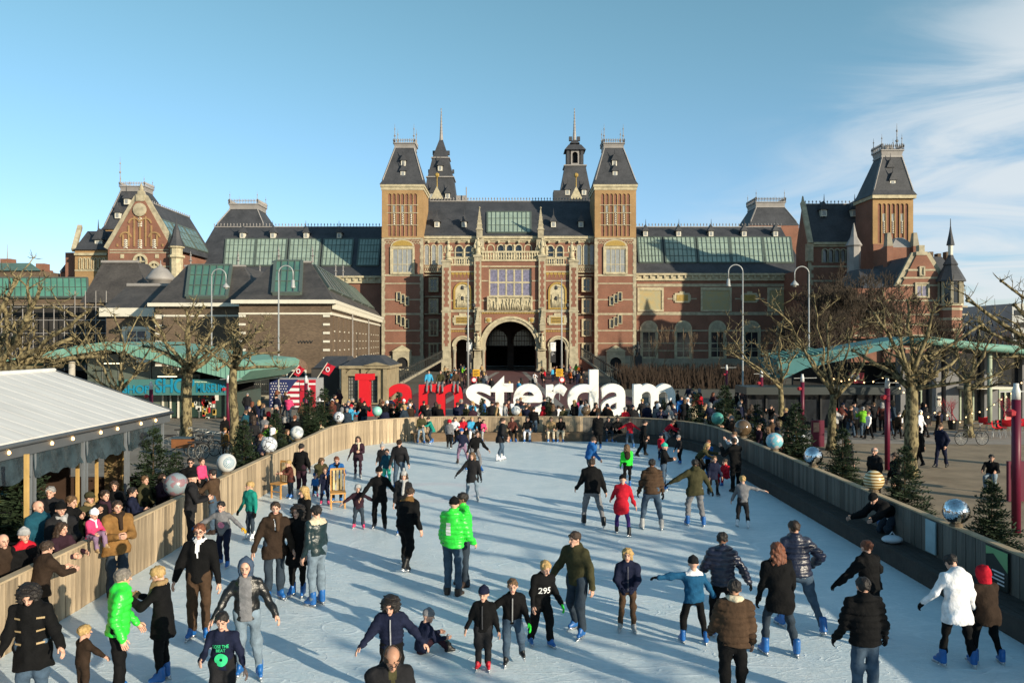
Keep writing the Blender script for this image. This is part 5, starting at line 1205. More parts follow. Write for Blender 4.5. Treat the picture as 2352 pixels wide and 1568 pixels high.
# ------------------------------------------------------------------ villa and turret on the right, in front of the museum's corner
villa = thing('villa','red brick villa with banded gable and slate-capped turret at the right end of the museum','house',(52,100,0))
Yv = 104.0
def V(px,Y=Yv):return PX(px,Y)
def VZ(py,Y=Yv):return PZ(py,Y)
MB().plate([(V(2030),0),(V(2172),0),(V(2172),VZ(657)),(V(2128),VZ(585)),(V(2106),VZ(585)),(V(2068),VZ(660)),(V(2030),VZ(660))],[],Yv,Yv+1).build('gable_wall',M_BRICK,villa)
for py in(620,638,655,690,722,745,770,800):
 hw_ = (13+(py-585)*0.6)if py<657 else None
 a, b_ = (2117-hw_+3,2117+hw_-3)if hw_ else(2032,2170)
 band(villa,a,b_,py,Yv,0.24,0.06,M_STONE)
cp = MB();cp.bar((V(2106),Yv+0.4,VZ(584)),(V(2066),Yv+0.4,VZ(661)),1.2,0.4,(0,1,0));cp.bar((V(2128),Yv+0.4,VZ(584)),(V(2174),Yv+0.4,VZ(658)),1.2,0.4,(0,1,0));cp.box(V(2104),V(2130),Yv-0.1,Yv+0.9,VZ(586),VZ(578));cp.build('gable_coping',M_STONE,villa)
MB().box(V(2111),V(2124),Yv,Yv+0.8,VZ(578),VZ(563)).build('gable_top',M_STONE,villa)
for a, b_, t_, bt in((2104,2130,652,682),(2114,2120,615,632)):
 q = pr(a,b_,t_,bt,Yv);window(villa,q[0],q[1],q[2],q[3],Yv,2 if b_-a>10 else 1,1,M_CREAM,M_GLASSM,0.12,surround=M_STONE,sw=0.2)
MB().add([(V(2068),Yv+1,VZ(660)),(V(2172),Yv+1,VZ(657)),(V(2117),Yv+1,VZ(583)),(V(2068),Yv+13,VZ(660)),(V(2172),Yv+13,VZ(657)),(V(2117),Yv+13,VZ(583))],[(0,1,2),(4,3,5),(1,4,5,2),(3,0,2,5),(0,3,4,1)]).build('roof',M_SLATE,villa)
MB().box(V(2030),V(2172),Yv+1.01,Yv+13,0,VZ(661)).build('wall',M_BRICK,villa)
MB().frustum((V(1985),V(2068),Yv+0.5,Yv+12),(V(2010),V(2060),Yv+5,Yv+8),VZ(661),VZ(610)).build('roof',M_SLATE,villa)
MB().box(V(1960),V(2029.9),Yv+0.6,Yv+12,0,VZ(661)).build('wall',M_BRICK,villa)
for py in(690,722,745,770):band(villa,1962,2029,py,Yv+0.6,0.24,0.06,M_STONE)
for c_, t_, bt in((1985,700,716),(2008,728,742),(1985,752,768)):q = pr(c_-9,c_+9,t_,bt,Yv+0.6);window(villa,q[0],q[1],q[2],q[3],Yv+0.6,2,1,M_CREAM,M_GLASSD,0.12)
# stair head with lead roof and chimneys behind
MB().box(V(2030,114),V(2100,114),113,118,10,VZ(570,114)).build('stair_tower',M_BRICK,villa)
MB().frustum((V(2040,114),V(2100,114),113,117),(V(2062,114),V(2078,114),114.5,115.5),VZ(570,114),VZ(545,114)).build('stair_roof',M_LEAD,villa)
for a in(2040,2100):MB().box(V(a-7,113),V(a+7,113),112.4,113.6,12,VZ(566,113)).build('chimney',M_BRICK,villa);MB().frustum((V(a-7,113),V(a+7,113),112.4,113.6),(V(a-4,113),V(a+4,113),112.7,113.3),VZ(566,113),VZ(535,113)).build('chimney_shaft',M_STONEG,villa)
# slim lead pinnacle left of it
MB().lathe([(0.95,VZ(640,118)),(0.95,VZ(568,118)),(1.2,VZ(564,118)),(0.5,VZ(545,118)),(0.05,VZ(512,118))],(V(1961,118),118,0),8).build('pinnacle',M_LEAD,villa)
# body right of the gable and turret
MB().box(V(2172.1),V(2216),Yv+0.8,Yv+10,0,VZ(690)).build('wall',M_BRICK,villa);MB().box(V(2165),V(2215),Yv+0.4,Yv+1,VZ(700),VZ(688)).build('parapet',M_STONE,villa)
MB().frustum((V(2172),V(2214),Yv+1.5,Yv+12),(V(2172),V(2180),Yv+5,Yv+8),VZ(690),VZ(650)).build('roof',M_SLATEB,villa)
MB().frustum((V(2096,112),V(2200,112),110,120),(V(2104,112),V(2172,112),113,117),VZ(660,112),VZ(588,112)).build('roof',M_SLATE,villa)
for a, t_ in((2140,578),(2158,582),(2178,578)):MB().box(V(a-4,114),V(a+4,114),114,115,VZ(620,114),VZ(t_,114)).build('chimney',M_BRICKB,villa)
for c_, t_, bt in((2188,717,733),(2188,739,756)):q = pr(c_-12,c_+12,t_,bt,Yv+0.8);window(villa,q[0],q[1],q[2],q[3],Yv+0.8,2,1,M_CREAM,mat('curtained_glass',(0.14,0.12,0.13)),0.12,surround=M_STONE,sw=0.15)
for py in(704,722,744,768,788):band(villa,2173,2222,py,Yv+0.8,0.22,0.06,M_STONE)
tx, ty = V(2198,102), 103.5;r8 = 26*102/FPX
def tz(py):return PZ(py,102)
tu = MB().lathe([(r8*0.92,0),(r8*0.92,tz(700))],(tx,ty,0),8).build('turret',M_BRICK,villa)
for py in(712,735,760):MB().lathe([(r8*0.93,0),(r8*0.96,0.02),(r8*0.96,0.3),(r8*0.93,0.32)],(tx,ty,tz(py)),8).build('stone_band',M_STONE,tu)
MB().lathe([(r8*0.9,tz(699)),(r8*0.9,tz(645))],(tx,ty,0),8).build('lantern_glass',M_GLASSD,tu)
for k in range(8):
 a = 2*math.pi*(k+0.5)/8;MB().tube([(tx+r8*0.93*math.cos(a),ty+r8*0.93*math.sin(a),tz(699)),(tx+r8*0.93*math.cos(a),ty+r8*0.93*math.sin(a),tz(645))],0.2,5).build('lantern_post',M_STONE,tu)
MB().lathe([(r8*1.02,tz(701)),(r8*1.02,tz(696))],(tx,ty,0),8).build('stone_band',M_CREAM,tu)
MB().lathe([(r8*1.25,tz(645)),(r8*1.22,tz(641)),(r8*0.8,tz(620)),(r8*0.55,tz(608)),(r8*0.62,tz(605)),(r8*0.3,tz(590)),(r8*0.22,tz(583))],(tx,ty,0),8).build('turret_roof',M_SLATE,tu)
MB().lathe([(r8*0.2,tz(583)),(r8*0.2,tz(560))],(tx,ty,0),8).build('lantern',M_WHITE,tu)
MB().lathe([(r8*0.34,tz(560)),(r8*0.12,tz(530)),(0.06,tz(515)),(0.04,tz(498))],(tx,ty,0),8).build('turret_spire',M_SLATE,tu)
# far right: white modern block and brown winter wood
mod = thing('modern_building','pale modern block half hidden by branches at the right edge','building',(90,140,0))
MB().box(PX(2325,140),PX(2480,140),140,160,0,PZ(697,140)).build('wall',mat('pale_render',(0.42,0.43,0.42),0.8,0.1,0.4),mod)
for py in(712,740,765):MB().box(PX(2330,140),PX(2480,140),139.9,140.1,PZ(py+12,140),PZ(py,140)).build('window',M_GLASSD,mod)
# ------------------------------------------------------------------ trees and plants
M_BARK = mat('plane_bark',(0.058,0.047,0.025),0.9,0,7.0,0.6,16,col2=(0.22,0.18,0.095),kind='noise',detail=2,stretch=(1,1,0.55))
MATS['plane_bark'].node_tree.nodes['Color Ramp'].color_ramp.elements[0].position = 0.44;MATS['plane_bark'].node_tree.nodes['Color Ramp'].color_ramp.elements[1].position = 0.56
M_TWIG = mat('dark_twigs',(0.045,0.034,0.024),0.9,0.3,3.0)
def wiggle(a,b_,n,amp,rg):
 a, b_ = Vector(a), Vector(b_);L_ = (b_-a).length;pts = [a]
 off = Vector((0,0,0))
 for i in range(1,n):
  off+=Vector((rg.uniform(-1,1),rg.uniform(-1,1),rg.uniform(-0.6,0.8)))*amp*L_/n
  pts.append(a.lerp(b_,i/n)+off*math.sin(math.pi*i/n))
 pts.append(b_);return pts
def knob(mb,p,r,rg):
 mb.lathe([(r*0.4,-r*0.9),(r*0.95,-r*0.3),(r,r*0.2),(r*0.5,r*0.8)],tuple(p),6)
 for _ in range(6):
  d = Vector((rg.uniform(-1,1),rg.uniform(-1,1),rg.uniform(-0.2,1))).normalized();L_ = rg.uniform(0.1,0.45);mb.tube([p,p+d*L_*0.5,p+d*L_+Vector((0,0,0.06))],[r*0.3,0.014,0.006],4)
def plane_tree(name,label,base,trunk_top,r0,limbs,seed,depth=1.6,sub=3,group='pollarded plane trees round the rink'):
 0
 rg = random.Random(seed);bx, by, bz = base;t = thing(name,label,'tree',base,group)
 top = Vector((trunk_top[0],by,trunk_top[1]))
 tp = wiggle((bx,by,-0.05),top,9,0.10,rg)
 tr = MB();rads = [r0*1.35,r0*1.1]+[r0*(1.0-0.03*i)*rg.uniform(0.93,1.08)for i in range(8)]
 tr.tube(tp,rads,12);tr.build('trunk',M_BARK,t,True)
 for i, lp in enumerate(limbs):
  px, py = lp[0], lp[1];Yd = by+(lp[2]if len(lp)>2 else rg.uniform(-depth,depth));st = lp[3]if len(lp)>3 else rg.uniform(0.85,1.0)
  cr = MB()
  tip = Vector((PX(px,Yd),Yd,PZ(py,Yd)));a = tp[min(9,max(4,int(round(st*9))))]
  L_ = (tip-a).length;n = max(5,int(L_/0.45));pts = wiggle(a,tip,n,0.34,rg)
  rr_ = r0*rg.uniform(0.36,0.52);rad = [rr_*(1-0.62*(k/n)**0.8)*rg.uniform(0.9,1.1)for k in range(n+1)];rad[0] = r0*0.66
  cr.tube(pts,rad,8);knob(cr,pts[-1],rad[-1]*1.7,rg)
  for _ in range(sub+1):
   k = rg.randint(max(1,n//3),n-1);d = Vector((rg.uniform(-1,1),rg.uniform(-0.8,0.8),rg.uniform(-0.1,1.0))).normalized()*L_*rg.uniform(0.16,0.42)
   q = wiggle(pts[k],pts[k]+d,5,0.4,rg);cr.tube(q,[rad[k]*0.6*(1-0.1*j)for j in range(6)],6);knob(cr,q[-1],rad[k]*0.55,rg)
   if rg.random()<0.7:
    d2 = Vector((rg.uniform(-1,1),rg.uniform(-0.7,0.7),rg.uniform(0,1))).normalized()*L_*rg.uniform(0.08,0.2);q2 = wiggle(q[3],q[3]+d2,3,0.3,rg);cr.tube(q2,[rad[k]*0.35,rad[k]*0.3,rad[k]*0.22,rad[k]*0.2],5);knob(cr,q2[-1],rad[k]*0.32,rg)
  for _ in range(6):
   k = rg.randint(max(1,n//4),n);q = pts[k];d = Vector((rg.uniform(-1,1),rg.uniform(-1,1),rg.uniform(0.0,1.2))).normalized();L2 = rg.uniform(0.35,1.0);m_ = q+d*L2*0.5+Vector((0,0,0.05));e_ = q+d*L2+Vector((rg.uniform(-.1,.1),0,L2*0.25));cr.tube([q,m_,e_],[0.018,0.012,0.006],4)
   for _ in range(2):d3 = Vector((rg.uniform(-1,1),rg.uniform(-1,1),rg.uniform(0,1)))*0.3;cr.tube([m_,m_+d3],[0.01,0.006],3)
  cr.build('crown_limb',M_BARK,t,True)
 return t
def tb(px,py):return GP(px,py)
# left row
b_ = tb(427,1020);plane_tree('plane_tree','thick bare plane tree with mottled bark left of the shop sign',b_,(PX(432,b_[1]),PZ(838,b_[1])),0.29,[(428,712,0.5,1),(352,735),(495,745),(330,795),(505,792),(380,860),(545,770),(468,705)],11)
b_ = tb(538,1045);plane_tree('plane_tree','slimmer bare plane tree beside the magenta post left of the rink',b_,(PX(538,b_[1]),PZ(822,b_[1])),0.20,[(536,745),(602,748),(640,810),(470,800),(500,850),(610,790),(652,845),(575,760)],23)
b_ = (PX(285,44),44,0);plane_tree('plane_tree','bare plane tree rising behind the white pavilion roof',b_,(PX(272,44),PZ(900,44)),0.20,[(262,722),(316,730),(180,745),(150,800),(350,790),(228,762),(398,800)],35)
b_ = (PX(-40,30),30,0);plane_tree('plane_tree','large bare plane tree reaching in from the left edge',b_,(PX(-20,30),PZ(850,30)),0.36,[(92,662),(35,642),(205,712),(170,775),(10,700),(235,820),(60,735),(140,840)],47,1.5,4)
# right row
b_ = tb(1790,992);plane_tree('plane_tree','thin bare plane tree furthest along the right side of the rink',b_,(PX(1793,b_[1]),PZ(880,b_[1])),0.16,[(1668,762,-2),(1665,800),(1795,745),(1830,812),(1735,790),(1760,840)],52)
b_ = tb(1909,1032);plane_tree('plane_tree','forked bare plane tree right of the rink, strung with lights',b_,(PX(1915,b_[1]),PZ(905,b_[1])),0.20,[(1772,705,-1),(1870,680,1),(1945,760),(1830,790),(1995,800),(1968,850),(1900,745)],63,1.6,3)
b_ = tb(2088,1092);plane_tree('plane_tree','largest bare plane tree with a pale mottled trunk on the right gravel',b_,(PX(2096,b_[1]),PZ(868,b_[1])),0.24,[(2085,690,0),(2150,700),(1960,805),(2255,745),(2200,820),(2010,720),(2060,752),(2238,870)],74,1.5,4)
b_ = tb(2225,1002);plane_tree('plane_tree','bare plane tree beside the red cafe chairs and the parked bicycle',b_,(PX(2222,b_[1]),PZ(880,b_[1])),0.23,[(2205,745),(2280,770),(2335,830),(2150,820),(2318,880),(2250,735)],85,1.5,3)
b_ = (PX(2470,31),31,0);plane_tree('plane_tree','bare plane tree whose branches reach in from the right edge',b_,(PX(2468,31),PZ(840,31)),0.30,[(2300,645,-1),(2222,690,0),(2255,752),(2330,700),(2380,690),(2290,820)],96,1.2,3)
# the row goes on towards the camera, outside the picture: these throw the long stripes across the ice
for i, (x,y)in enumerate(((16.2,6.5),(16.8,-2.5),(24,4))):
 rg = random.Random(200+i);t = plane_tree('plane_tree',('bare plane tree just outside the picture on the right','bare plane tree right of the camera bridge','bare plane tree farther out on the right gravel outside the picture')[i],(x,y,0),(x+0.1,3.3),0.3,[],300+i)
 for k in range(7):
  a = rg.uniform(0,6.28);tip = Vector((x+math.cos(a)*rg.uniform(1.5,3.2),y+math.sin(a)*rg.uniform(1,3),rg.uniform(5.0,8.0)));cr = MB();pts = wiggle((x+0.05,y,3.0),tip,8,0.35,rg)
  cr.tube(pts,[0.17-0.012*j for j in range(9)],7)
  for j in(4,6):
   e = pts[j]+Vector((rg.uniform(-1,1),rg.uniform(-1,1),rg.uniform(0,1)))*1.0;cr.tube(wiggle(pts[j],e,4,0.3,rg),[0.07,0.06,0.05,0.045,0.04],5);knob(cr,e,0.1,rg)
  knob(cr,pts[-1],0.14,rg);cr.build('crown_limb',M_BARK,t,True)
# bushy winter trees in front of the museum's right corner: many fine twigs
def twig_tree(name,label,base,h,spread,seed,depth=6,mt=M_TWIG,r0=0.16,cat='tree',group='dark twiggy trees before the museum'):
 rg = random.Random(seed);t = thing(name,label,cat,base,group);tr = MB();cr = MB()
 rmin = h*0.0024
 def grow(p,d,L_,r,lev):
  n = 3;pts = [p];q = p;dd = d.copy();r = max(r,rmin)
  for i in range(n):
   dd = (dd+Vector((rg.uniform(-1,1),rg.uniform(-1,1),rg.uniform(-0.4,0.6)))*0.22).normalized();q = q+dd*L_/n;pts.append(q)
  (tr if lev==0 else cr).tube(pts,[r,r*0.88,r*0.76,r*0.62],7 if lev<2 else(4 if lev<3 else 3),lev<2)
  if lev>=depth:return
  m = 3 if lev<2 else rg.choice((2,3,3))
  for k in range(m):
   a = Vector((rg.uniform(-1,1)*spread,rg.uniform(-1,1)*spread,rg.uniform(-0.15,0.9)));nd = (dd*0.75+a*0.75).normalized();st = pts[rg.choice((2,3,3))]
   grow(st,nd,L_*rg.uniform(0.64,0.84),r*0.58,lev+1)
 for k in range(3 if cat=='bush' else 1):
  grow(Vector(base)+Vector((rg.uniform(-.3,.3),0,0)),Vector((rg.uniform(-0.2,0.2)*(3 if cat=='bush' else 1),rg.uniform(-0.1,0.1),1)),h*0.30,r0,0)
 tr.build('trunk',mt,t,True);cr.build('crown',mt,t)
 return t
for i, (px,Y,h,lab)in enumerate(((1885,84,10.5,'leftmost dark twiggy tree before the right corner of the museum'),(1935,88,12.5,'tall dark twiggy tree in front of the arched windows at right'),(1992,82,11.5,'dense dark twiggy tree left of the banded villa gable'),(2045,86,10.0,'dark twiggy tree in front of the banded villa gable'),(1835,80,8.0,'small dark twiggy tree beside the curved street lamp at right'),(2090,80,8.5,'small dark twiggy tree under the villa turret'),(1962,79,8.5,'low broad twiggy tree behind the green cafe roof'),(1905,92,12.0,'dark twiggy tree against the shaded corner of the right wing'),(1968,93,13.0,'tallest dark twiggy tree before the pavilion tower'),(2020,92,12.0,'dark twiggy tree between the pinnacle and the villa gable'),(1860,90,9.5,'dark twiggy tree right of the right-hand lamp hook'))):
 twig_tree('twiggy_tree',lab,(PX(px,Y),Y,0),h,0.75,400+i,7)
for i, (px,Y,h,lab)in enumerate(((1438,100,5,'young bare sapling right of the gate railing'),(1485,98,7,'slender bare sapling before the first arched window of the right wing'),(1520,96,8,'taller slender sapling before the right wing'),(1603,95,7.5,'slender sapling in the shade of the right wing'),(1640,97,8,'thin sapling before the third arched window of the right wing'),(1742,92,7,'thin sapling beside the right-hand lamp posts'))):
 twig_tree('sapling',lab,(PX(px,Y),Y,0),h,0.3,500+i,4,mat('brown_twigs',(0.13,0.09,0.055),0.9,0.2),0.05,'sapling','bare saplings before the museum')
# hedge-like bare shrubs along the foot of the right wing
M_SHRUB = mat('brown_shrub',(0.034,0.022,0.015),0.9,0.4,3)
sh_ = MB();rg = random.Random(9)
for k in range(2600):
 x = rg.uniform(PX(1415,90),PX(1760,90));y = rg.uniform(84,94);h_ = rg.uniform(1.0,2.6)
 p = Vector((x,y,0));q = p+Vector((rg.uniform(-0.5,0.5),rg.uniform(-0.3,0.3),h_));w = 0.05
 sh_.add([p-Vector((w,0,0)),p+Vector((w,0,0)),q+Vector((w*0.3,0,0)),q-Vector((w*0.3,0,0))],[(0,1,2,3)])
o = sh_.build('shrubs',M_SHRUB);o['kind'] = 'stuff';o['label'] = 'brown leafless shrubs along the foot of the right wing';o['category'] = 'shrubs'
wd = MB()
for k in range(5200):
 x = rg.uniform(PX(2180,150),PX(2600,150));y = rg.uniform(135,165);h_ = rg.uniform(5,11.5)*(0.75+0.25*math.sin(x*0.3));p = Vector((x,y,rg.uniform(0,h_*0.8)));q = p+Vector((rg.uniform(-1,1),rg.uniform(-0.5,0.5),rg.uniform(1,2.4)));w = 0.10
 wd.add([p-Vector((w,0,0)),p+Vector((w,0,0)),q+Vector((w*0.3,0,0)),q-Vector((w*0.3,0,0))],[(0,1,2,3)])
o = wd.build('far_wood',M_SHRUB);o['kind'] = 'stuff';o['label'] = 'brown leafless wood beyond the villa turret at right';o['category'] = 'wood'
# firs along the rink
M_NEEDLE = mat('fir_needles',(0.022,0.038,0.017),0.75,0.45,8.0,spec=0.3);M_FTRUNK = mat('fir_bark',(0.07,0.05,0.03),0.9,0.2)
def fir_mesh(seed,dense=1.0,h=2.0):
 rg = random.Random(seed);cr = MB();z = 0.18*h
 while z<h*0.97:
  f = 1-(z/h);n = int((5+5*f)*dense)+2
  for k in range(n):
   a = rg.uniform(0,6.28);L_ = (0.42*f+0.05)*h*0.62*rg.uniform(0.75,1.2);up = rg.uniform(-0.10,0.35);d = Vector((math.cos(a),math.sin(a),up));p0 = Vector((0,0,z+rg.uniform(-0.04,0.04)))
   m = max(3,int(L_/0.055));sdv = Vector((-math.sin(a),math.cos(a),0))
   cr.add([p0-sdv*0.008,p0+sdv*0.008,p0+d*L_],[(0,1,2)])
   for j in range(1,m+1):
    q = p0+d*L_*j/m+Vector((0,0,-0.03*(j/m)**2));wd_ = L_*0.34*(1-0.65*j/m)+0.035
    for s_ in(-1,1):
     e = q+sdv*s_*wd_*rg.uniform(0.7,1.2)+d*wd_*0.7+Vector((0,0,rg.uniform(-0.05,0.05)));w = 0.016
     cr.add([q,q+d*0.035,e,e-d*0.01+Vector((0,0,0.012))],[(0,1,2,3)])
    e = q+Vector((0,0,rg.uniform(0.03,0.08)))+d*0.05;cr.add([q-sdv*0.02,q+sdv*0.02,e],[(0,1,2)])
  z+=h*0.052
 cr.tube([(0,0,h*0.9),(0,0,h*1.06)],[0.012,0.004],4)
 tk = MB();tk.tube([(0,0,0),(0,0,h)],[0.035*h/2,0.006],6)
 return cr.mesh('crown',M_NEEDLE), tk.mesh('trunk',M_FTRUNK)
FIRS = [fir_mesh(1,1.7),fir_mesh(2,1.4),fir_mesh(3,1.9)]
def fir(px,py_base,h,label,X=None,Y=None,z=0.0,v=0,wide=1.25):
 if X is None:X, Y, z = GP(px,py_base)
 h*=1.12;t = thing('fir_tree',label,'fir tree',(X,Y,z),'cut firs standing along the rink');c, k = FIRS[v%3];s_ = h/2.0;a = rnd.uniform(0,6.28)
 inst(c,'crown',t,(0,0,0),(0,0,a),(s_*wide,s_*wide,s_));inst(k,'trunk',t,(0,0,0),(0,0,a),(s_,s_,s_))
def at_wall(px,off,side):
 0
 X = (XL-off)if side<0 else(XR+off);Y = X*FPX/(px-CX);return X, Y
for i, (px,off,h,lab)in enumerate(((45,2.6,2.6,'tall fir at the left edge beside the pavilion'),(352,1.6,2.3,'fir at the pavilion corner left of the wall'),(560,0.6,2.1,'fir right of the white ball with the blue rosette'),(632,0.7,2.0,'fir between the two silver balls on the left wall'),(712,0.8,2.5,'broad fir on the left wall before the flag booth'),(405,1.0,1.7,'low fir behind the man with sunglasses'))):
 X, Y = at_wall(px,off+0.35,-1);fir(0,0,h,lab,X,Y,0,i)
for i, (X,Y,h,lab)in enumerate(((PX(745,37.5),37.5,2.5,'fir left of the silver ball at the left bend of the wall'),(PX(915,42),42,2.1,'fir in front of the red letter a'),(PX(1107,42),42,1.8,'thin fir in front of the white letter s'),(PX(1258,41.6),41.6,1.9,'short fir behind the bench near the letter e'),(PX(1524,42.5),42.5,1.7,'fir in front of the last letter m'),(PX(1600,38.5),38.5,2.2,'fir at the right bend of the wall'))):
 fir(0,0,h,lab,X,Y,0,i+1,0.85 if 41<Y<42.6 else 1.2)
for i, (px,off,h,lab)in enumerate(((1665,0.7,2.6,'fir beside the teal ball on the right wall'),(1740,1.0,2.1,'fir behind the brown glass ball'),(1828,0.8,2.5,'fir between the globe ball and the mosaic ball'),(1935,0.7,2.1,'fir right of the mosaic ball'),(2078,0.6,2.1,'fir right of the striped ball'),(2278,0.55,1.9,'fir beside the mirror ball at the right edge'),(2420,0.6,1.8,'fir at the lower right corner behind the wall'))):
 X, Y = at_wall(px,off+0.3,1);fir(0,0,h,lab,X,Y,0,i)
# ------------------------------------------------------------------ big letters
M_RED = mat('letter_red',(0.55,0.012,0.02),0.45,0.05,1.0);M_LETW = mat('letter_white',(0.80,0.79,0.75),0.5,0.05,1.2);M_LSIDE = mat('letter_side',(0.35,0.34,0.33),0.6,0.1)
YL = 54.0
LET = [('I',819,858,857,M_RED),('a',896,956,880,M_RED),('m',965,1064,880,M_RED),('s',1071,1131,880,M_LETW),('t',1127,1182,862,M_LETW),('e',1179,1246,880,M_LETW),('r',1253,1301,881,M_LETW),('d',1302,1372,848,M_LETW),('a',1378,1442,880,M_LETW),('m',1452,1546,880,M_LETW)]
names = ['tall red letter I with serifs, first of the giant letters','giant red letter a after the letter I','giant red letter m with people sitting on it','giant white letter s behind the far wall','giant white letter t, second of the white letters','giant white letter e in the middle of the white letters','giant white letter r between e and d','giant white letter d with its tall stem','giant white letter a after the letter d','giant white letter m at the right end']
for(ch,x0,x1,yt,m), lab in zip(LET,names):
 wd_ = PX(x1,YL)-PX(x0,YL);z0 = -0.02;zt = PZ(yt,YL)
 if ch=='I':
  b = MB();w = wd_;b.box(-w*0.02+0,w*1.02,-0.45,0.45,zt-0.42,zt);b.box(w*0.2,w*0.8,-0.42,0.42,0.42,zt-0.42);b.box(-w*0.02,w*1.02,-0.45,0.45,0,0.42);me = b.mesh('giant_letter',m)
 else:
  me = text_mesh(ch,wd_,zt-z0,0.8,bold=0.022);me.materials.append(m)
 o = inst(me,'giant_letter',None,(PX(x0,YL),YL,z0));tag(o,lab,'letter','giant letters of the city slogan')
pl_ = MB();pl_.box(PX(880,YL),PX(1560,YL),YL-1.6,YL+0.6,-0.02,0.0);pl_.build('letter_plinth',mat('plinth_grey',(0.3,0.29,0.27),0.8,0.1))['kind'] = 'structure'
# ------------------------------------------------------------------ balls on the wall
def ball_mat(name,kind,c1,c2,c3=None):
 m = bpy.data.materials.new(name);m.use_nodes = True;N = m.node_tree.nodes;L = m.node_tree.links;b = N['Principled BSDF'];g = N.new('ShaderNodeTexCoord')
 b.inputs['Roughness'].default_value = 0.3
 if kind=='stripe':
  w = N.new('ShaderNodeTexWave');w.bands_direction = 'Z';w.inputs['Scale'].default_value = 4.2;w.inputs['Distortion'].default_value = 0.6;L.new(g.outputs['Object'],w.inputs[0]);src = w.outputs['Fac']
 elif kind=='cells':
  v = N.new('ShaderNodeTexVoronoi');v.feature = 'DISTANCE_TO_EDGE';v.inputs['Scale'].default_value = 5.5;L.new(g.outputs['Object'],v.inputs['Vector']);src = v.outputs['Distance']
 elif kind=='rosette':
  s = N.new('ShaderNodeVectorMath');s.operation = 'SUBTRACT';s.inputs[1].default_value = (0.16,-0.2,0.03);L.new(g.outputs['Object'],s.inputs[0]);w = N.new('ShaderNodeTexWave');w.wave_type = 'RINGS';w.rings_direction = 'SPHERICAL';w.inputs['Scale'].default_value = 9.0;w.inputs['Distortion'].default_value = 4.0;L.new(s.outputs[0],w.inputs[0])
  ln = N.new('ShaderNodeVectorMath');ln.operation = 'LENGTH';L.new(s.outputs[0],ln.inputs[0]);lt = N.new('ShaderNodeMath');lt.operation = 'LESS_THAN';lt.inputs[1].default_value = 0.17;L.new(ln.outputs['Value'],lt.inputs[0]);mu = N.new('ShaderNodeMath');mu.operation = 'MULTIPLY';L.new(lt.outputs[0],mu.inputs[0]);L.new(w.outputs['Fac'],mu.inputs[1]);src = mu.outputs[0]
 else:
  n = N.new('ShaderNodeTexNoise');n.inputs['Scale'].default_value = 6.5;n.inputs['Detail'].default_value = 4;L.new(g.outputs['Object'],n.inputs['Vector']);src = n.outputs[0]
 r = N.new('ShaderNodeValToRGB');L.new(src,r.inputs[0]);e = r.color_ramp.elements
 e[0].color = (*c1,1);e[1].color = (*c2,1)
 if kind=='cells':e[0].position = 0.03;e[1].position = 0.07
 elif kind=='map':e[0].position = 0.5;e[1].position = 0.54
 elif kind=='rosette':e[0].position = 0.45;e[1].position = 0.55
 if c3:
  x = r.color_ramp.elements.new(0.5);x.color = (*c3,1)
 L.new(r.outputs[0],b.inputs['Base Color'])
 return m
def sphere(r,nu=28,nv=16,jitter=0.0,seed=1):
 b = MB();rg = random.Random(seed)
 prof = [(max(0.002,r*math.sin(math.pi*j/nv)),-r*math.cos(math.pi*j/nv))for j in range(nv+1)];b.lathe(prof,(0,0,0),nu);return b
def mirror_ball(r,seed):
 0
 b = MB();rg = random.Random(seed);nv = 22
 for j in range(nv):
  t0, t1 = math.pi*j/nv, math.pi*(j+1)/nv;tm = (t0+t1)/2;nu = max(4,int(44*math.sin(tm)))
  for k in range(nu):
   a0, a1 = 2*math.pi*k/nu, 2*math.pi*(k+0.94)/nu;rr_ = r*rg.uniform(0.985,1.012)
   P = [(math.sin(t)*math.cos(a),math.sin(t)*math.sin(a),math.cos(t))for t,a in((t0+0.004,a0),(t1-0.004,a0),(t1-0.004,a1),(t0+0.004,a1))]
   tl = [rr_*rg.uniform(0.992,1.008)for _ in range(4)];b.add([tuple(c*s_ for c in p)for p,s_ in zip(P,tl)],[(0,1,2,3)])
 return b
M_MIRROR = mat('mirror_tile',(0.72,0.76,0.80),0.07,0.1,9,metal=1.0)
def ball(loc,r,label,m,kind='plain',seed=1):
 t = thing('ornament_ball',label,'ball',(loc[0],loc[1],loc[2]),'painted balls standing on the rink wall')
 me = (mirror_ball(r,seed)if kind=='mirror' else sphere(r)).mesh('shell',m,kind!='mirror');o = inst(me,'shell',t,(0,0,r+0.04))
 if kind=='mirror':inst(sphere(r*0.965,20,12).mesh('core',M_BLACKP,True),'core',t,(0,0,r+0.04))
 inst(MB().lathe([(r*0.5,0),(r*0.5,0.03),(r*0.3,0.07)],(0,0,0),10).mesh('stand',M_FRAME),'stand',t)
BM = {'ros':ball_mat('ball_rosette','rosette',(0.55,0.56,0.55),(0.05,0.16,0.24)),'cell':ball_mat('ball_silver_cells','cells',(0.05,0.05,0.06),(0.60,0.62,0.65)),'mint':mat('ball_mint',(0.25,0.52,0.45),0.35,0.06,3,spec=0.5),'white':ball_mat('ball_white_marks','map',(0.62,0.62,0.60),(0.30,0.33,0.36)),'brown':mat('ball_brown_glass',(0.10,0.065,0.035),0.12,0.5,4,spec=0.8),'globe':ball_mat('ball_globe','map',(0.16,0.42,0.50),(0.50,0.45,0.45)),'stripe':ball_mat('ball_striped','stripe',(0.60,0.56,0.44),(0.14,0.06,0.03),(0.50,0.33,0.06)),'grey':ball_mat('ball_grey_red','map',(0.20,0.25,0.28),(0.24,0.14,0.16)),'teal':mat('ball_teal',(0.06,0.26,0.22),0.3,0.3,5,spec=0.5)}
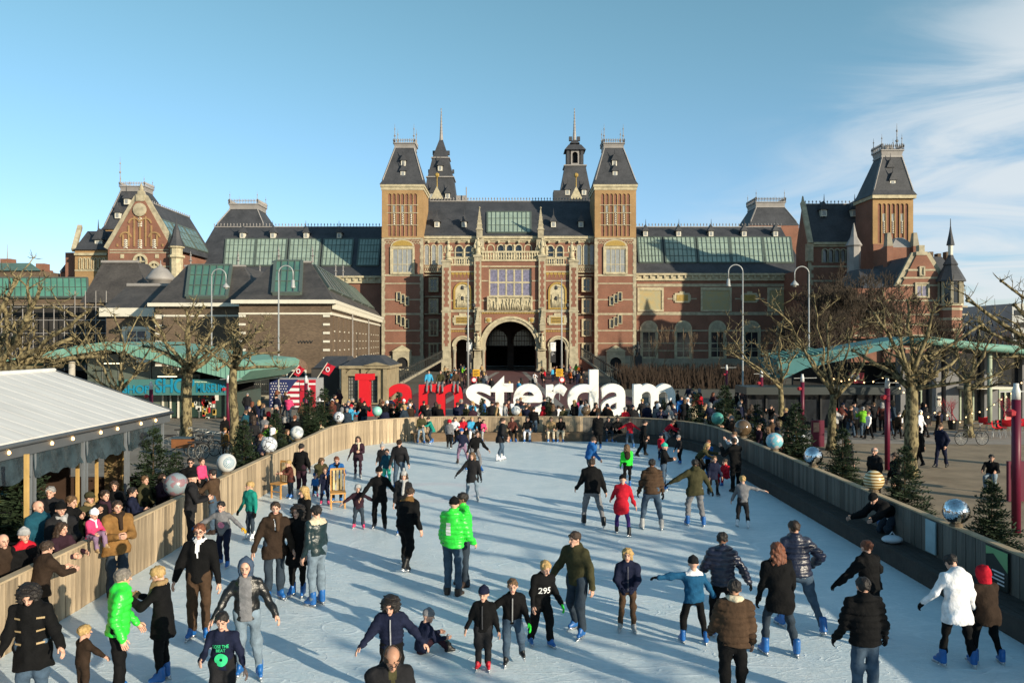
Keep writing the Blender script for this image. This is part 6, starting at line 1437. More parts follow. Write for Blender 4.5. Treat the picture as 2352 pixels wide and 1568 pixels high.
def wball(px,side,r,label,m,kind='plain',off=0.06,zt=1.2,seed=1):
 X, Y = at_wall(px,off,side);ball((X,Y,zt),r,label,m,kind,seed)
wball(520,-1,0.27,'white ball with a blue rosette on the left wall',BM['ros'],off=0.12)
wball(618,-1,0.27,'nearer silver ball with a cracked pattern on the left wall',BM['cell'],off=0.12)
wball(682,-1,0.25,'grey patterned ball behind the white-hatted spectator on the left wall',BM['white'],off=0.2)
wball(404,-1,0.30,'grey ball with red marks beside the man in sunglasses',BM['grey'],off=0.5,zt=1.0)
ball((PX(778,37.0),37.0,1.2),0.25,'farther silver ball with a cracked pattern at the left bend',BM['cell'])
ball((PX(866,40.1),40.1,1.2),0.25,'plain mint green ball at the left bend of the wall',BM['mint'])
ball((PX(1185,40.65),40.65,1.2),0.24,'white marked ball above the middle of the far bench',BM['white'])
ball((PX(1345,40.65),40.65,1.2),0.24,'small dark glass ball on the far wall',BM['brown'])
wball(1648,1,0.28,'teal ball among the firs on the right wall',BM['teal'],off=0.2)
wball(1706,1,0.33,'large brown glass ball on the right wall',BM['brown'])
wball(1779,1,0.29,'pale blue globe ball on the right wall',BM['globe'])
wball(1868,1,0.28,'mosaic mirror ball, farther of the two on the right wall',M_MIRROR,'mirror',seed=5)
wball(2007,1,0.25,'striped brown and cream ball on the right wall',BM['stripe'])
wball(2196,1,0.26,'mirror ball nearest the camera on the right wall',M_MIRROR,'mirror',seed=8)
# ------------------------------------------------------------------ lamps, masts, magenta posts
M_POLE = mat('galvanised_pole',(0.33,0.34,0.34),0.45,0.08,2.0,metal=0.2)
def hook_lamp(px,py_top,Y,side,label,head='bell'):
 x = PX(px,Y);zt = PZ(py_top,Y);r = 0.55*Y/61*1.0;t = thing('street_lamp',label,'street lamp',(x,Y,0),'tall hooked street lamps')
 MB().tube([(x,Y,0),(x,Y,1.2),(x,Y,1.3),(x,Y,zt-r)],[0.14,0.14,0.07,0.055],10).build('pole',M_POLE,t,True)
 pts = [(x+side*r*(1-math.cos(math.pi*k/12)),Y,zt-r+r*math.sin(math.pi*k/12))for k in range(13)]+[(x+side*2*r,Y,zt-r*1.9)]
 MB().tube(pts,0.048,8).build('hook',M_POLE,t,True)
 xe, ze = x+side*2*r, zt-r*1.9
 if head=='bell':o = MB().lathe([(0.05,0),(0.1,-0.1),(0.3,-0.32),(0.33,-0.42),(0.30,-0.43),(0.1,-0.45)][::-1],(xe,Y,ze),12).build('lamp_shade',M_POLE,t,True)
 else:o = MB().lathe([(0.1,-0.7),(0.22,-0.62),(0.15,-0.55),(0.13,-0.1),(0.05,0.0)],(xe,Y,ze),10).build('lamp_shade',M_POLE,t,True)
 MB().lathe([(0.12,-0.52),(0.16,-0.46),(0.1,-0.44)],(xe,Y,ze),10).build('lens',M_WHITE,t)
hook_lamp(640,610,61,1,'tall hooked street lamp in front of the flag booth','can');hook_lamp(486,618,70,1,'tall hooked street lamp left of the annexe skylight')
hook_lamp(1706,608,66,-1,'tall hooked street lamp before the right wing, left of two','can');hook_lamp(1858,612,64,-1,'tall hooked street lamp before the right pavilion, right of two')
def mast(px,pyt,pyb,label):
 Y = GY(pyb);x = PX(px,Y);zt = PZ(pyt,Y);t = thing('mast',label,'mast',(x,Y,0));MB().tube([(x,Y,0),(x,Y,zt)],[0.12,0.05],8).build('pole',M_POLE,t,True)
 for py, s_ in((684,-1),(660,-1),(700,1)):z = PZ(py,Y);MB().bar((x,Y,z),(x+s_*0.6,Y-0.1,z+0.05),0.06).build('bracket',M_IRON,t);MB().lathe([(0.1,-0.25),(0.2,-0.18),(0.16,0.1),(0.05,0.18)],(x+s_*0.6,Y-0.1,z),8).build('floodlight',M_IRON,t)
mast(1075,640,895,'white floodlight mast left of the passage');mast(1290,640,893,'white floodlight mast right of the passage')
M_MAG = mat('magenta_post',(0.10,0.007,0.026),0.45,0.1,2);M_CLEAR = mat('frosted_cap',(0.55,0.56,0.55),0.3,0.15,5)
def mag(px,pyt,Y,label,r=0.10):
 x = PX(px,Y);zt = PZ(pyt,Y);t = thing('light_post',label,'light post',(x,Y,0),'magenta light posts');MB().tube([(x,Y,0),(x,Y,zt)],r,12).build('post',M_MAG,t,True)
 MB().lathe([(r*0.95,0),(r*0.95,0.22),(r*0.6,0.34),(r*0.6,0.42)],(x,Y,zt),10).build('lamp_cap',M_CLEAR,t,True)
 MB().bar((x-0.45,Y,zt+0.2),(x+0.75,Y,zt+0.22),0.03).build('cross_bar',M_POLE,t)
 MB().lathe([(0.03,0),(0.11,0.05),(0.12,0.15),(0.04,0.2)],(x-0.2,Y-0.1,zt-0.45),8).build('red_beacon',mat('beacon_red',(0.35,0.03,0.04),0.4,0.1),t)
mag(524,879,43.7,'magenta light post between the two bare trees left of the rink');mag(347,894,42,'magenta light post behind the pavilion roof');mag(703,880,44,'magenta light post in front of the red and white flag panel')
mag(1669,850,62,'farthest magenta light post on the right');mag(1749,866,47,'magenta light post beside the thin right-hand tree');mag(1843,877,42,'magenta light post in front of the dark kiosk');mag(2038,891,31,'magenta light post left of the largest plane tree');mag(2334,917,20.8,'magenta light post nearest the camera at the right edge',0.11)
# ------------------------------------------------------------------ flag booth, flags, signs
booth = thing('flag_booth','booth panelled with stars and stripes beside a red and white panel','booth',(PX(670,62),62,0))
Yb = 61.0;M_NAVY = mat('flag_navy',(0.02,0.03,0.11),0.6,0.05);M_FR = mat('flag_red',(0.33,0.015,0.04),0.6,0.05);M_FW = mat('flag_white',(0.66,0.66,0.68),0.6,0.05)
x0, x1 = PX(619,Yb), PX(687,Yb);z0, z1 = PZ(938,Yb), PZ(871,Yb)
MB().box(x0-0.05,PX(726,Yb)+0.05,Yb+0.05,Yb+2.2,0,z1+0.06).build('body',mat('booth_grey',(0.30,0.31,0.33),0.6,0.1),booth)
for k in range(10):
 a, b_ = z1-(z1-z0)*k/10, z1-(z1-z0)*(k+1)/10;MB().box(x0,x1,Yb,Yb+0.04,b_+0.002,a).build('stripe',M_FR if k%2==0 else M_FW,booth)
xc = x0+(x1-x0)*0.42;MB().plate([(x0,z0),(xc,z0),(xc+0.1,z0+(z1-z0)*0.35),(x1-0.35,z1-(z1-z0)*0.13),(x1-0.05,z1),(x0,z1)],[],Yb-0.03,Yb-0.002).build('star_field',M_NAVY,booth)
st = MB();kk = 0
for r_ in range(9):
 for c_ in range(7):
  X = x0+0.13+c_*0.19+(0.095 if r_%2 else 0);Z = z1-0.3-r_*0.21
  lim = xc-0.05 if Z<z0+(z1-z0)*0.35 else xc+0.1+(Z-(z0+(z1-z0)*0.35))/((z1-z0)*0.52)*(x1-0.45-xc-0.1)
  if X<lim and Z>z0+0.08:
   st.plate([(X+(0.065 if j%2==0 else 0.027)*math.sin(2*math.pi*j/10),Z+(0.065 if j%2==0 else 0.027)*math.cos(2*math.pi*j/10))for j in range(10)],[],Yb-0.045,Yb-0.032)
o = st.build('stars',M_FW,booth);o['kind'] = 'stuff'
xa, xb = PX(689,Yb), PX(725,Yb);MB().box(xa,xb,Yb-0.02,Yb+0.03,z0+0.1,z1).build('red_panel',mat('panel_red',(0.40,0.012,0.03),0.6,0.05),booth)
MB().box(xa,xb,Yb-0.035,Yb-0.021,z1-0.42,z1-0.28).build('white_stripe',M_FW,booth);MB().box((xa+xb)/2-0.06,(xa+xb)/2+0.06,Yb-0.034,Yb-0.022,z0+0.1,z1).build('white_stripe',M_FW,booth)
pw = MB()
for k in range(7):pw.box(PX(709,Yb),PX(713.5,Yb),Yb-0.05,Yb-0.036,z1-0.62-k*0.145-0.11,z1-0.62-k*0.145)
pw.build('panel_print',M_FW,booth)
def flag(px,pyb,pxt,pyt,label,s=1):
 Y = Yb+1;a = Vector((PX(px,Y),Y,PZ(pyb,Y)));b_ = Vector((PX(pxt,Y),Y,PZ(pyt,Y)));t = thing('flag',label,'flag',tuple(a));MB().tube([a,b_],0.03,6).build('flag_pole',M_WHITE,t)
 f = MB();n = 8;d = (b_-a);P = []
 for i in range(n+1):
  for j in range(6):
   p = b_-d*(0.03+0.62*j/5)+Vector((0.85*s*i/n,0.10*math.sin(i*0.9+j*0.5),-0.28*i/n));P.append(p)
 F_ = [(i*6+j,i*6+j+1,(i+1)*6+j+1,(i+1)*6+j)for i in range(n)for j in range(5)];f.add(P,F_)
 f.build('cloth',mat('panel_red',(0.40,0.012,0.03)),t,True)
 em = MB();c = b_-d*0.33+Vector((0.42*s,-0.13,-0.14));
 em.plate([(c.x+0.16*math.cos(a_),c.z+0.2*math.sin(a_))for a_ in np.linspace(0,2*math.pi,13)[:-1]],[[(c.x+0.10*math.cos(a_),c.z+0.13*math.sin(a_))for a_ in np.linspace(0,2*math.pi,13)[:-1]]],c.y-0.02,c.y)
 em.build('emblem',M_FW,t)
flag(664,868,687,838,'red flag on a slanting pole, left of two above the flag booth',0.55);flag(729,868,752,832,'red flag on a slanting pole, right of two above the flag booth',0.75)
def yellow_sign(px,pyt,pyb,pyg,label):
 Y = 68.0;x = PX(px,Y);t = thing('road_sign',label,'road sign',(x,Y,0));MB().tube([(x,Y,0),(x,Y,PZ(pyt,Y))],0.04,6).build('post',M_POLE,t)
 a, b_ = PX(px-8,Y), PX(px+8,Y);MB().box(a,b_,Y-0.08,Y-0.05,PZ(pyb,Y),PZ(pyt,Y)).build('yellow_board',mat('sign_yellow',(0.62,0.33,0.02),0.5,0.05),t)
 ln = MB()
 for k in range(4):ln.box(a+0.08,b_-0.1-0.1*(k%2),Y-0.095,Y-0.081,PZ(pyt+4+k*3.2,Y),PZ(pyt+2.8+k*3.2,Y))
 ln.build('board_print',M_BLACKP,t)
 cz = PZ(pyg,Y);cx_ = x-0.18 if px<1176 else x+0.22
 MB().plate([(cx_+0.24*math.cos(a_),cz+0.24*math.sin(a_))for a_ in np.linspace(0,2*math.pi,17)[:-1]],[[(cx_+0.17*math.cos(a_),cz+0.17*math.sin(a_))for a_ in np.linspace(0,2*math.pi,17)[:-1]]],Y-0.10,Y-0.07).build('red_ring',M_RED,t)
 MB().plate([(cx_+0.168*math.cos(a_),cz+0.168*math.sin(a_))for a_ in np.linspace(0,2*math.pi,17)[:-1]],[],Y-0.095,Y-0.075).build('ring_field',M_FW,t)
yellow_sign(1094,848,864,872,'yellow text board over a round red-rimmed sign, left of the passage');yellow_sign(1285,847,864,872,'yellow text board over a round red-rimmed sign, right of the passage')
# railings either side of the ramp to the passage
M_RAIL = mat('iron_railing',(0.03,0.032,0.03),0.6,0.15)
def railing(p0,p1,h,n,label,step_from=0.0):
 t = thing('railing',label,'railing',p0);a, b_ = Vector(p0), Vector(p1)
 MB().bar(a+Vector((0,0,h)),b_+Vector((0,0,h)),0.12,0.14).build('hand_rail',M_RAIL,t);MB().bar(a+Vector((0,0,0.2)),b_+Vector((0,0,0.2)),0.25,0.3).build('kerb',M_STONEG,t)
 for k in range(n+1):
  p = a.lerp(b_,k/n);MB().box(p.x-0.05,p.x+0.05,p.y-0.05,p.y+0.05,p.z,p.z+h+0.25).build('baluster',M_RAIL,t)
railing((PX(905,84),84,0.0),(PX(1016,126),126,1.9),1.5,26,'dark iron railing climbing to the left of the museum passage');railing((PX(1425,88),88,0.0),(PX(1335,126),126,2.3),1.6,26,'dark iron railing climbing to the right of the museum passage')
railing((PX(545,69),69,0),(PX(715,69),69,0),1.5,40,'tall iron railing in front of the annexe windows')
# pedestal with small bronze figure right of the entrance
ped = thing('statue','small dark bronze figure on a pedestal before the right tower','statue',(PX(1465,110),110,0));MB().box(PX(1465,110)-0.5,PX(1465,110)+0.5,109.5,110.5,0,3.0).build('pedestal',M_BLACKP,ped)
o = statue(PX(1465,110),110,3.0,2.0,ped,'figure');o.data.materials[0] = M_IRON
# ------------------------------------------------------------------ white-roofed pavilion on the left
tent = thing('pavilion','open drinks pavilion with a white ribbed roof left of the rink','pavilion',(-11,20,0))
M_ROOFW = mat('white_roof_sheet',(0.60,0.59,0.57),0.55,0.10,1.6,stretch=(0.4,2.5,0.4),rand=0.02);M_STEELG = mat('grey_steel',(0.10,0.11,0.12),0.5,0.1,2,metal=0.2)
ex, ez, rx, rz, ya, yb_ = -10.45, 2.86, -14.0, 4.06, 8.0, 24.3
rf = MB();n = 26
for k in range(n):
 y0, y1 = ya+(yb_-ya)*k/n, ya+(yb_-ya)*(k+1)/n
 MB().hexa([(rx,y0,rz),(ex,y0,ez),(ex,y1-0.004,ez),(rx,y1-0.004,rz)],[(rx,y0,rz+0.05),(ex,y0,ez+0.05),(ex,y1-0.004,ez+0.05),(rx,y1-0.004,rz+0.05)]).build('roof_panel',M_ROOFW,tent)
 MB().bar((rx,y1-0.015,rz+0.045),(ex,y1-0.015,ez+0.045),0.025,0.02).build('roof_rib',M_ROOFW,tent)
MB().hexa([(rx-3.5,ya,ez),(rx,ya,rz),(rx,yb_,rz),(rx-3.5,yb_,ez)],[(rx-3.5,ya,ez+0.05),(rx,ya,rz+0.05),(rx,yb_,rz+0.05),(rx-3.5,yb_,ez+0.05)]).build('roof_panel',M_ROOFW,tent)
MB().tube([(rx,ya,rz+0.06),(rx,yb_+0.05,rz+0.06)],0.07,8).build('ridge_cap',M_ROOFW,tent)
MB().bar((rx,yb_+0.06,rz),(ex,yb_+0.06,ez),0.06,0.16).build('verge_board',M_STEELG,tent)
MB().box(ex-0.10,ex+0.02,ya,yb_,ez-0.30,ez-0.01).build('eave_beam',M_STEELG,tent);MB().tube([(ex+0.06,ya,ez-0.03),(ex+0.06,yb_+0.05,ez-0.03)],0.055,8).build('gutter',M_STEELG,tent,True)
ypost = [(-10.5)*FPX/(px-CX)for px in(375,290,193,72)]
for i, y in enumerate(ypost):
 MB().box(ex-0.10,ex-0.04,y-0.03,y+0.03,0,ez-0.3).build('post',mat('alloy_post',(0.20,0.22,0.24),0.4,0.1,metal=0.3),tent)
 if i:MB().box(ex-0.09,ex-0.04,y+0.13,y+0.17,0,ez-0.3).build('post',mat('alloy_post',(0.4,0.42,0.44)),tent)
for i in range(4):
 ya_, yb2 = (ypost[i+1]if i<3 else ypost[3]-3.0), ypost[i]
 f = MB();n = 14
 for k in range(n+1):
  y = ya_+0.1+(yb2-ya_-0.2)*k/n;f.add([(ex-0.07,y,ez-0.32),(ex-0.05+0.03*math.sin(k*1.7),y,ez-0.66-0.03*math.sin(k*0.9)),(ex-0.02+0.03*math.sin(k*2.3),y,ez-0.84-0.04*math.sin(k*1.3))],[])
 o0 = 0;fs = []
 for k in range(n):fs+=[(k*3,k*3+1,k*3+4,k*3+3),(k*3+1,k*3+2,k*3+5,k*3+4)]
 f.f = fs;f.mi = [0]*len(fs);f.build('rolled_blind',mat('clear_plastic_blind',(0.028,0.045,0.055),0.22,0.5,3.0,0.4,10,spec=0.6),tent,True)
 for k in range(2):
  y = ya_+(yb2-ya_)*(0.3+0.4*k);MB().lathe([(0.02,0),(0.035,0.02),(0.035,0.05),(0.015,0.08)],(ex+0.03,y,ez-0.20),8).build('bulb',mat('warm_bulb',(1,0.6,0.2),0.4,0,emit=(1.0,0.55,0.18,6)),tent)
# inside: dark rear wall, counter, shelves of colourful things, timber posts
MB().box(-17.3,-17.1,ya,yb_-0.1,0,ez).build('rear_wall',mat('tent_rear',(0.012,0.009,0.008),0.9,0.3,1),tent);MB().box(-17.2,-10.9,yb_-0.25,yb_-0.1,0,0.9).build('side_wall',mat('tent_side',(0.045,0.025,0.016),0.8,0.2,2),tent)
MB().box(-17.2,-13.4,yb_-0.22,yb_-0.12,0.9,ez+0.6).build('side_wall',mat('tent_side',(0.045,0.025,0.016)),tent)
M_PINE = mat('pine_post',(0.48,0.31,0.11),0.7,0.15,3)
for px, y in((60,18.0),(178,20.3),(222,22.6),(284,23.9),(61,15.5)):X = PX(px,y);MB().box(X-0.035,X+0.035,y-0.035,y+0.035,0,ez-0.05).build('timber_post',M_PINE,tent)
ct = thing('bar_counter','bar counter inside the pavilion heaped with colourful caps and bottles','counter',(-12.6,19,0));MB().box(-13.0,-12.3,17.2,20.8,0,1.0).build('front',mat('counter_front',(0.16,0.13,0.11),0.7,0.2,3),ct);MB().box(-13.1,-12.2,17.1,20.9,1.0,1.06).build('counter_top',M_BLACKP,ct)
rg = random.Random(12)
ccols = [(0.35,0.5,0.02),(0.5,0.1,0.02),(0.5,0.02,0.03),(0.02,0.2,0.3),(0.55,0.36,0.05),(0.5,0.46,0.36),(0.03,0.4,0.15)]
for k in range(7):
 c = ccols[k%7];x, y = rg.uniform(-12.95,-12.35), rg.uniform(17.4,20.6);o = MB().lathe([(0.14,0),(0.17,0.05),(0.13,0.15),(0.04,0.2)],(x,y,1.06),10).build('cap',mat('cap_%d'%(k%7),c,0.7,0.1,4),None,True,org=(x,y,1.06))
 tag(o,'%s cap heaped on the pavilion bar counter'%('lime','orange','red','blue','yellow','cream','green')[k%7],'cap','caps on the pavilion counter')
MB().box(PX(270,24.0)-0.35,PX(270,24.0)+0.3,23.9,24.0,0.2,2.4).build('menu_board',mat('menu_board',(0.30,0.22,0.10),0.7,0,6,col2=(0.12,0.07,0.04)),tent)
# ------------------------------------------------------------------ chairs on the ice
def wood_chair(px,py,label,rot):
 X, Y, _ = GP(px,py);t = thing('chair',label,'chair',(X,Y,0.0),'wooden high-backed chairs on the ice',R(rot));M_CH = mat('varnished_beech',(0.52,0.27,0.08),0.5,0.12,3);M_SL = mat('pale_slat',(0.62,0.48,0.25),0.5,0.1,3)
 def pc(nm,x0,x1,y0,y1,z0,z1,m=M_CH):inst(MB().box(x0,x1,y0,y1,z0,z1).mesh(nm,m),nm,t)
 for sx_ in(-1,1):
  pc('leg',sx_*0.2-0.02,sx_*0.2+0.02,-0.22,-0.18,0,0.44);pc('leg',sx_*0.2-0.02,sx_*0.2+0.02,0.18,0.22,0,1.12)
 pc('seat',-0.23,0.23,-0.24,0.23,0.44,0.48)
 for k in range(3):pc('back_slat',-0.14+k*0.105,-0.07+k*0.105,0.19,0.21,0.5,1.1,M_SL)
 pc('top_rail',-0.21,0.21,0.185,0.215,1.1,1.16);pc('stretcher',-0.19,0.19,-0.21,-0.19,0.2,0.23)
wood_chair(645,1142,'wooden high-backed chair near the left wall, beside the child in brown',-30);wood_chair(776,1165,'wooden high-backed chair farther out on the ice in front of the man in blue',15)
# ------------------------------------------------------------------ bicycles and cafe furniture
def bicycle(loc,rot,label,group='parked bicycles',frame=(0.02,0.02,0.022),steer=0):
 t = thing('bicycle',label,'bicycle',loc,group,R(rot));M_BF = mat('bike_frame_%d'%int(frame[0]*999),frame,0.4,0.05);M_TY = mat('tyre',(0.02,0.02,0.02),0.8,0.1);M_RIM = mat('bike_rim',(0.45,0.45,0.42),0.4,0.1,metal=0.5)
 for sx_, nm in((-0.54,0),(0.54,1)):
  w = MB();w.tube([(sx_+0.33*math.cos(a),0,0.34+0.33*math.sin(a))for a in np.linspace(0,2*math.pi,25)],0.02,5,False);wo = w.build('wheel',M_TY,None);wo.parent = t
  r_ = MB();r_.tube([(sx_+0.305*math.cos(a),0,0.34+0.305*math.sin(a))for a in np.linspace(0,2*math.pi,25)],0.009,4,False)
  for k in range(10):a = math.pi*2*k/10;r_.bar((sx_,0,0.34),(sx_+0.3*math.cos(a),0,0.34+0.3*math.sin(a)),0.005)
  ro = r_.build('rim',M_RIM,None);ro.parent = wo
 def pt(nm,pts,r,m=M_BF):o = MB().tube(pts,r,6).build(nm,m,None);o.parent = t
 pt('frame',[(0.42,0,0.86),(-0.02,0,0.40),(-0.16,0,0.80),(-0.54,0,0.34),(-0.02,0,0.32),(-0.02,0,0.4)],0.018);pt('fork',[(0.42,0,0.92),(0.44,0,0.75),(0.54,0,0.34)],0.016);pt('handlebar',[(0.26,0.27,1.02),(0.42,0.2,1.06),(0.42,-0.2,1.06),(0.26,-0.27,1.02)],0.013,M_RIM);pt('stem',[(0.42,0,0.9),(0.42,0,1.06)],0.014,M_RIM);pt('seat_post',[(-0.16,0,0.78),(-0.18,0,0.95)],0.014,M_RIM)
 o = MB().box(-0.32,-0.06,-0.08,0.08,0.94,1.0).build('saddle',M_TY,None);o.parent = t
 pt('mudguard',[(-0.54+0.36*math.cos(a),0,0.34+0.36*math.sin(a))for a in np.linspace(0.2,2.8,9)],0.02);pt('carrier',[(-0.85,0,0.74),(-0.25,0,0.74)],0.03)
 return t
bicycle(GP(2232,1022),6,'black city bicycle parked on the right gravel before the cafe')
for i, (px,py,rot,lab)in enumerate(((470,1050,60,'dark bicycle nearest the wall in the row at the plane trees'),(452,1042,75,'dark bicycle second in the row at the plane trees'),(492,1052,50,'dark bicycle leaning outermost right at the plane trees'),(418,1035,20,'dark bicycle behind the wooden crate at the plane tree'))):bicycle(GP(px,py),rot,lab,'bicycles parked at the plane trees')
crt = thing('crate','brown wooden delivery crate among the bicycles','crate',GP(420,1048));X, Y, _ = GP(420,1048);MB().box(X-0.4,X+0.4,Y-0.25,Y+0.25,0.4,0.8).build('box',mat('crate_wood',(0.20,0.08,0.03),0.7,0.2,3),crt);MB().box(X-0.45,X+0.45,Y-0.3,Y+0.3,0.8,0.84).build('lid',mat('crate_lid',(0.05,0.08,0.1),0.6,0.2),crt)
def cafe_chair(X,Y,rot,label):
 t = thing('cafe_chair',label,'chair',(X,Y,0),'red shell chairs on the cafe terrace',R(rot));M_RC = mat('red_shell',(0.50,0.012,0.02),0.4,0.05);
 sh = MB();P = []
 for i in range(6):
  for j in range(7):
   u = (j-3)/3;v_ = i/5;P.append((0.22*u,-0.2+0.34*min(1,v_*1.6)+0.06*v_,0.45+(0.02 if v_<0.5 else(v_-0.5)*0.8)+0.05*u*u))
 sh.add(P,[(i*7+j,i*7+j+1,(i+1)*7+j+1,(i+1)*7+j)for i in range(5)for j in range(6)]);inst(sh.mesh('shell',M_RC,True),'shell',t)
 for sx_ in(-1,1):
  for sy_ in(-1,1):inst(MB().tube([(sx_*0.14,sy_*0.12,0.44),(sx_*0.2,sy_*0.2,0)],0.011,5).mesh('leg',M_POLE),'leg',t)
rg = random.Random(31);k = 0
ordn = ['first','second','third','fourth','fifth','sixth','seventh','eighth','ninth','tenth','eleventh','twelfth','thirteenth','fourteenth']
for px in(2262,2272,2290,2300,2312,2322,2338,2348,2360):
 X, Y, _ = GP(px+rg.uniform(-3,3),1001+rg.uniform(-9,9));cafe_chair(X,Y,rg.uniform(0,360),'red shell chair on the cafe terrace, %s from the left'%ordn[k]);k+=1
for i, (px,py)in enumerate(((2281,1003),(2330,1000))):
 X, Y, _ = GP(px,py);t = thing('cafe_table','small round cafe table among the red chairs, %s'%('left one','right one')[i],'table',(X,Y,0));MB().lathe([(0.35,0.72),(0.35,0.75)],(X,Y,0),16).build('table_top',M_BLACKP,t);MB().tube([(X,Y,0),(X,Y,0.72)],0.03,6).build('leg',M_POLE,t)
for i, (px,py)in enumerate(((2190,985),(2300,985))):
 X, Y, _ = GP(px,py);t = twig_tree('red_bush','red-twigged potted bush on the cafe terrace, %s'%('by the tree','by the glass doors')[i],(X,Y,0.5),1.5,0.9,700+i,4,mat('red_twigs',(0.30,0.03,0.05),0.8,0.2),0.03,'bush','red potted bushes');MB().lathe([(0.25,0),(0.32,0.5)],(X,Y,0),10).build('pot',M_BLACKP,t)
# string of bulbs between the right-hand trees
def lights(pts,label):
 t = thing('string_lights',label,'string lights',pts[0]);W = []
 for a, b_ in zip(pts[:-1],pts[1:]):
  a, b_ = Vector(a), Vector(b_)
  for k in range(9):f = k/9;p = a.lerp(b_,f);p.z-=1.0*math.sin(math.pi*f)*(a-b_).length*0.10;W.append(p)
 W.append(Vector(pts[-1]));MB().tube(W,0.012,4).build('wire',M_BLACKP,t)
 for p in W[::2]:MB().lathe([(0.012,-0.07),(0.03,-0.05),(0.028,-0.02),(0.012,0)],tuple(p),6).build('bulb',mat('string_bulb',(1,0.7,0.35),0.4,0,emit=(1.0,0.62,0.28,2.5)),t)
lights([(PX(1915,37),37,PZ(868,37)),(PX(1955,36),36,PZ(868,36)),(PX(2050,33),33,PZ(850,33)),(PX(2090,30),30,PZ(900,30)),(PX(2160,36),36,PZ(925,36)),(PX(2225,41),41,PZ(948,41)),(PX(2300,41),41,PZ(915,41)),(PX(2352,40),40,PZ(870,40))],'string of warm bulbs looped between the bare trees on the right')
# posters on the right wall, pink info boards, buckets
def wall_board(px0,px1,zt,zb,label,name,mats_lines):
 X = XR-0.06;y0, y1 = X*FPX/(px1-CX), X*FPX/(px0-CX);t = thing(name,label,'poster',(X,(y0+y1)/2,zb));MB().box(X-0.025,X+0.005,y0,y1,zb,zt).build('board',mats_lines[0],t)
 return t, X, y0, y1
t, X, y0, y1 = wall_board(2016,2048,1.12,0.50,'blue poster with white lettering on the shaded right wall','poster',[mat('poster_blue',(0.02,0.10,0.26),0.5,0.1)])
for k, txt in enumerate(('IJSTMA','WINTERS')):
 me = text_mesh(txt,(y1-y0)*0.9,0.16,0.01,bold=0.01);me.materials.append(M_FW);inst(me,'lettering',t,(-0.028,(y1-y0)*0.45,0.38-k*0.20),(0,0,R(-90)))
t, X, y0, y1 = wall_board(2128,2150,1.14,0.45,'pale blue poster beside the crouching man on the right wall','poster',[mat('poster_pale',(0.30,0.42,0.46),0.5,0.15,3)])
t, X, y0, y1 = wall_board(2268,2318,1.15,0.42,'black and green information board on the right wall','information_board',[mat('board_black',(0.012,0.02,0.018),0.5,0.1)])
MB().add([(X-0.03,y0,1.14),(X-0.03,y1,1.14),(X-0.03,y1,0.98),(X-0.03,y1-(y1-y0)*0.35,1.04),(X-0.03,y0,0.78)],[(0,1,2,3,4)]).build('green_corner',mat('board_green',(0.16,0.34,0.15),0.5,0.1),t)
ln = MB()
for k in range(4):ln.box(X-0.035,X-0.027,y0+0.1,y0+(y1-y0)*(0.7,0.6,0.75,0.45)[k],0.72-k*0.07,0.745-k*0.07)
ln.build('board_print',M_FW,t)
for px, py, lab, w_ in((1878,1025,'magenta information stand among the trees on the right',0.5),(2336,1150,'magenta information stand at the right edge beside the post',0.5)):
 X, Y, _ = GP(px,py);t = thing('information_stand',lab,'sign',(X,Y,0));MB().box(X-w_*0.6,X+w_*0.6,Y-0.06,Y+0.06,0,1.25).build('panel',M_MAG,t);MB().box(X-w_*0.45,X+w_*0.1,Y-0.07,Y-0.061,0.7,1.15).build('picture',mat('stand_picture',(0.3,0.18,0.13),0.6,0.5,6),t)
X, Y, _ = GP(2084,1248);b_ = thing('bucket','green bucket on the bench beside the crouching man','bucket',(X+0.15,Y,0.4));MB().lathe([(0.12,0),(0.16,0.30),(0.165,0.31)],(X+0.15,Y,0.4),14).build('pail',mat('green_plastic',(0.01,0.20,0.03),0.4,0.05),b_,True);MB().tube([(X+0.0,Y,0.7),(X+0.15,Y-0.02,0.83),(X+0.3,Y,0.7)],0.006,5).build('handle',M_POLE,b_)
X, Y, _ = GP(2142,1287);b_ = thing('bag','white plastic bag on the shaded bench','bag',(XR-0.42,Y,0.4));inst(sphere(0.17,12,8).mesh('sack',mat('white_bag',(0.5,0.55,0.6),0.5,0.1),True),'sack',b_,(0,0,0.09),(0,0,0),(1.4,1.0,0.55));inst(MB().tube([(-0.08,0,0),(0,0,0.1),(0.08,0,0)],0.012,5).mesh('handle',mat('white_bag',(0.5,0.55,0.6))),'handle',b_,(0,0,0.16))
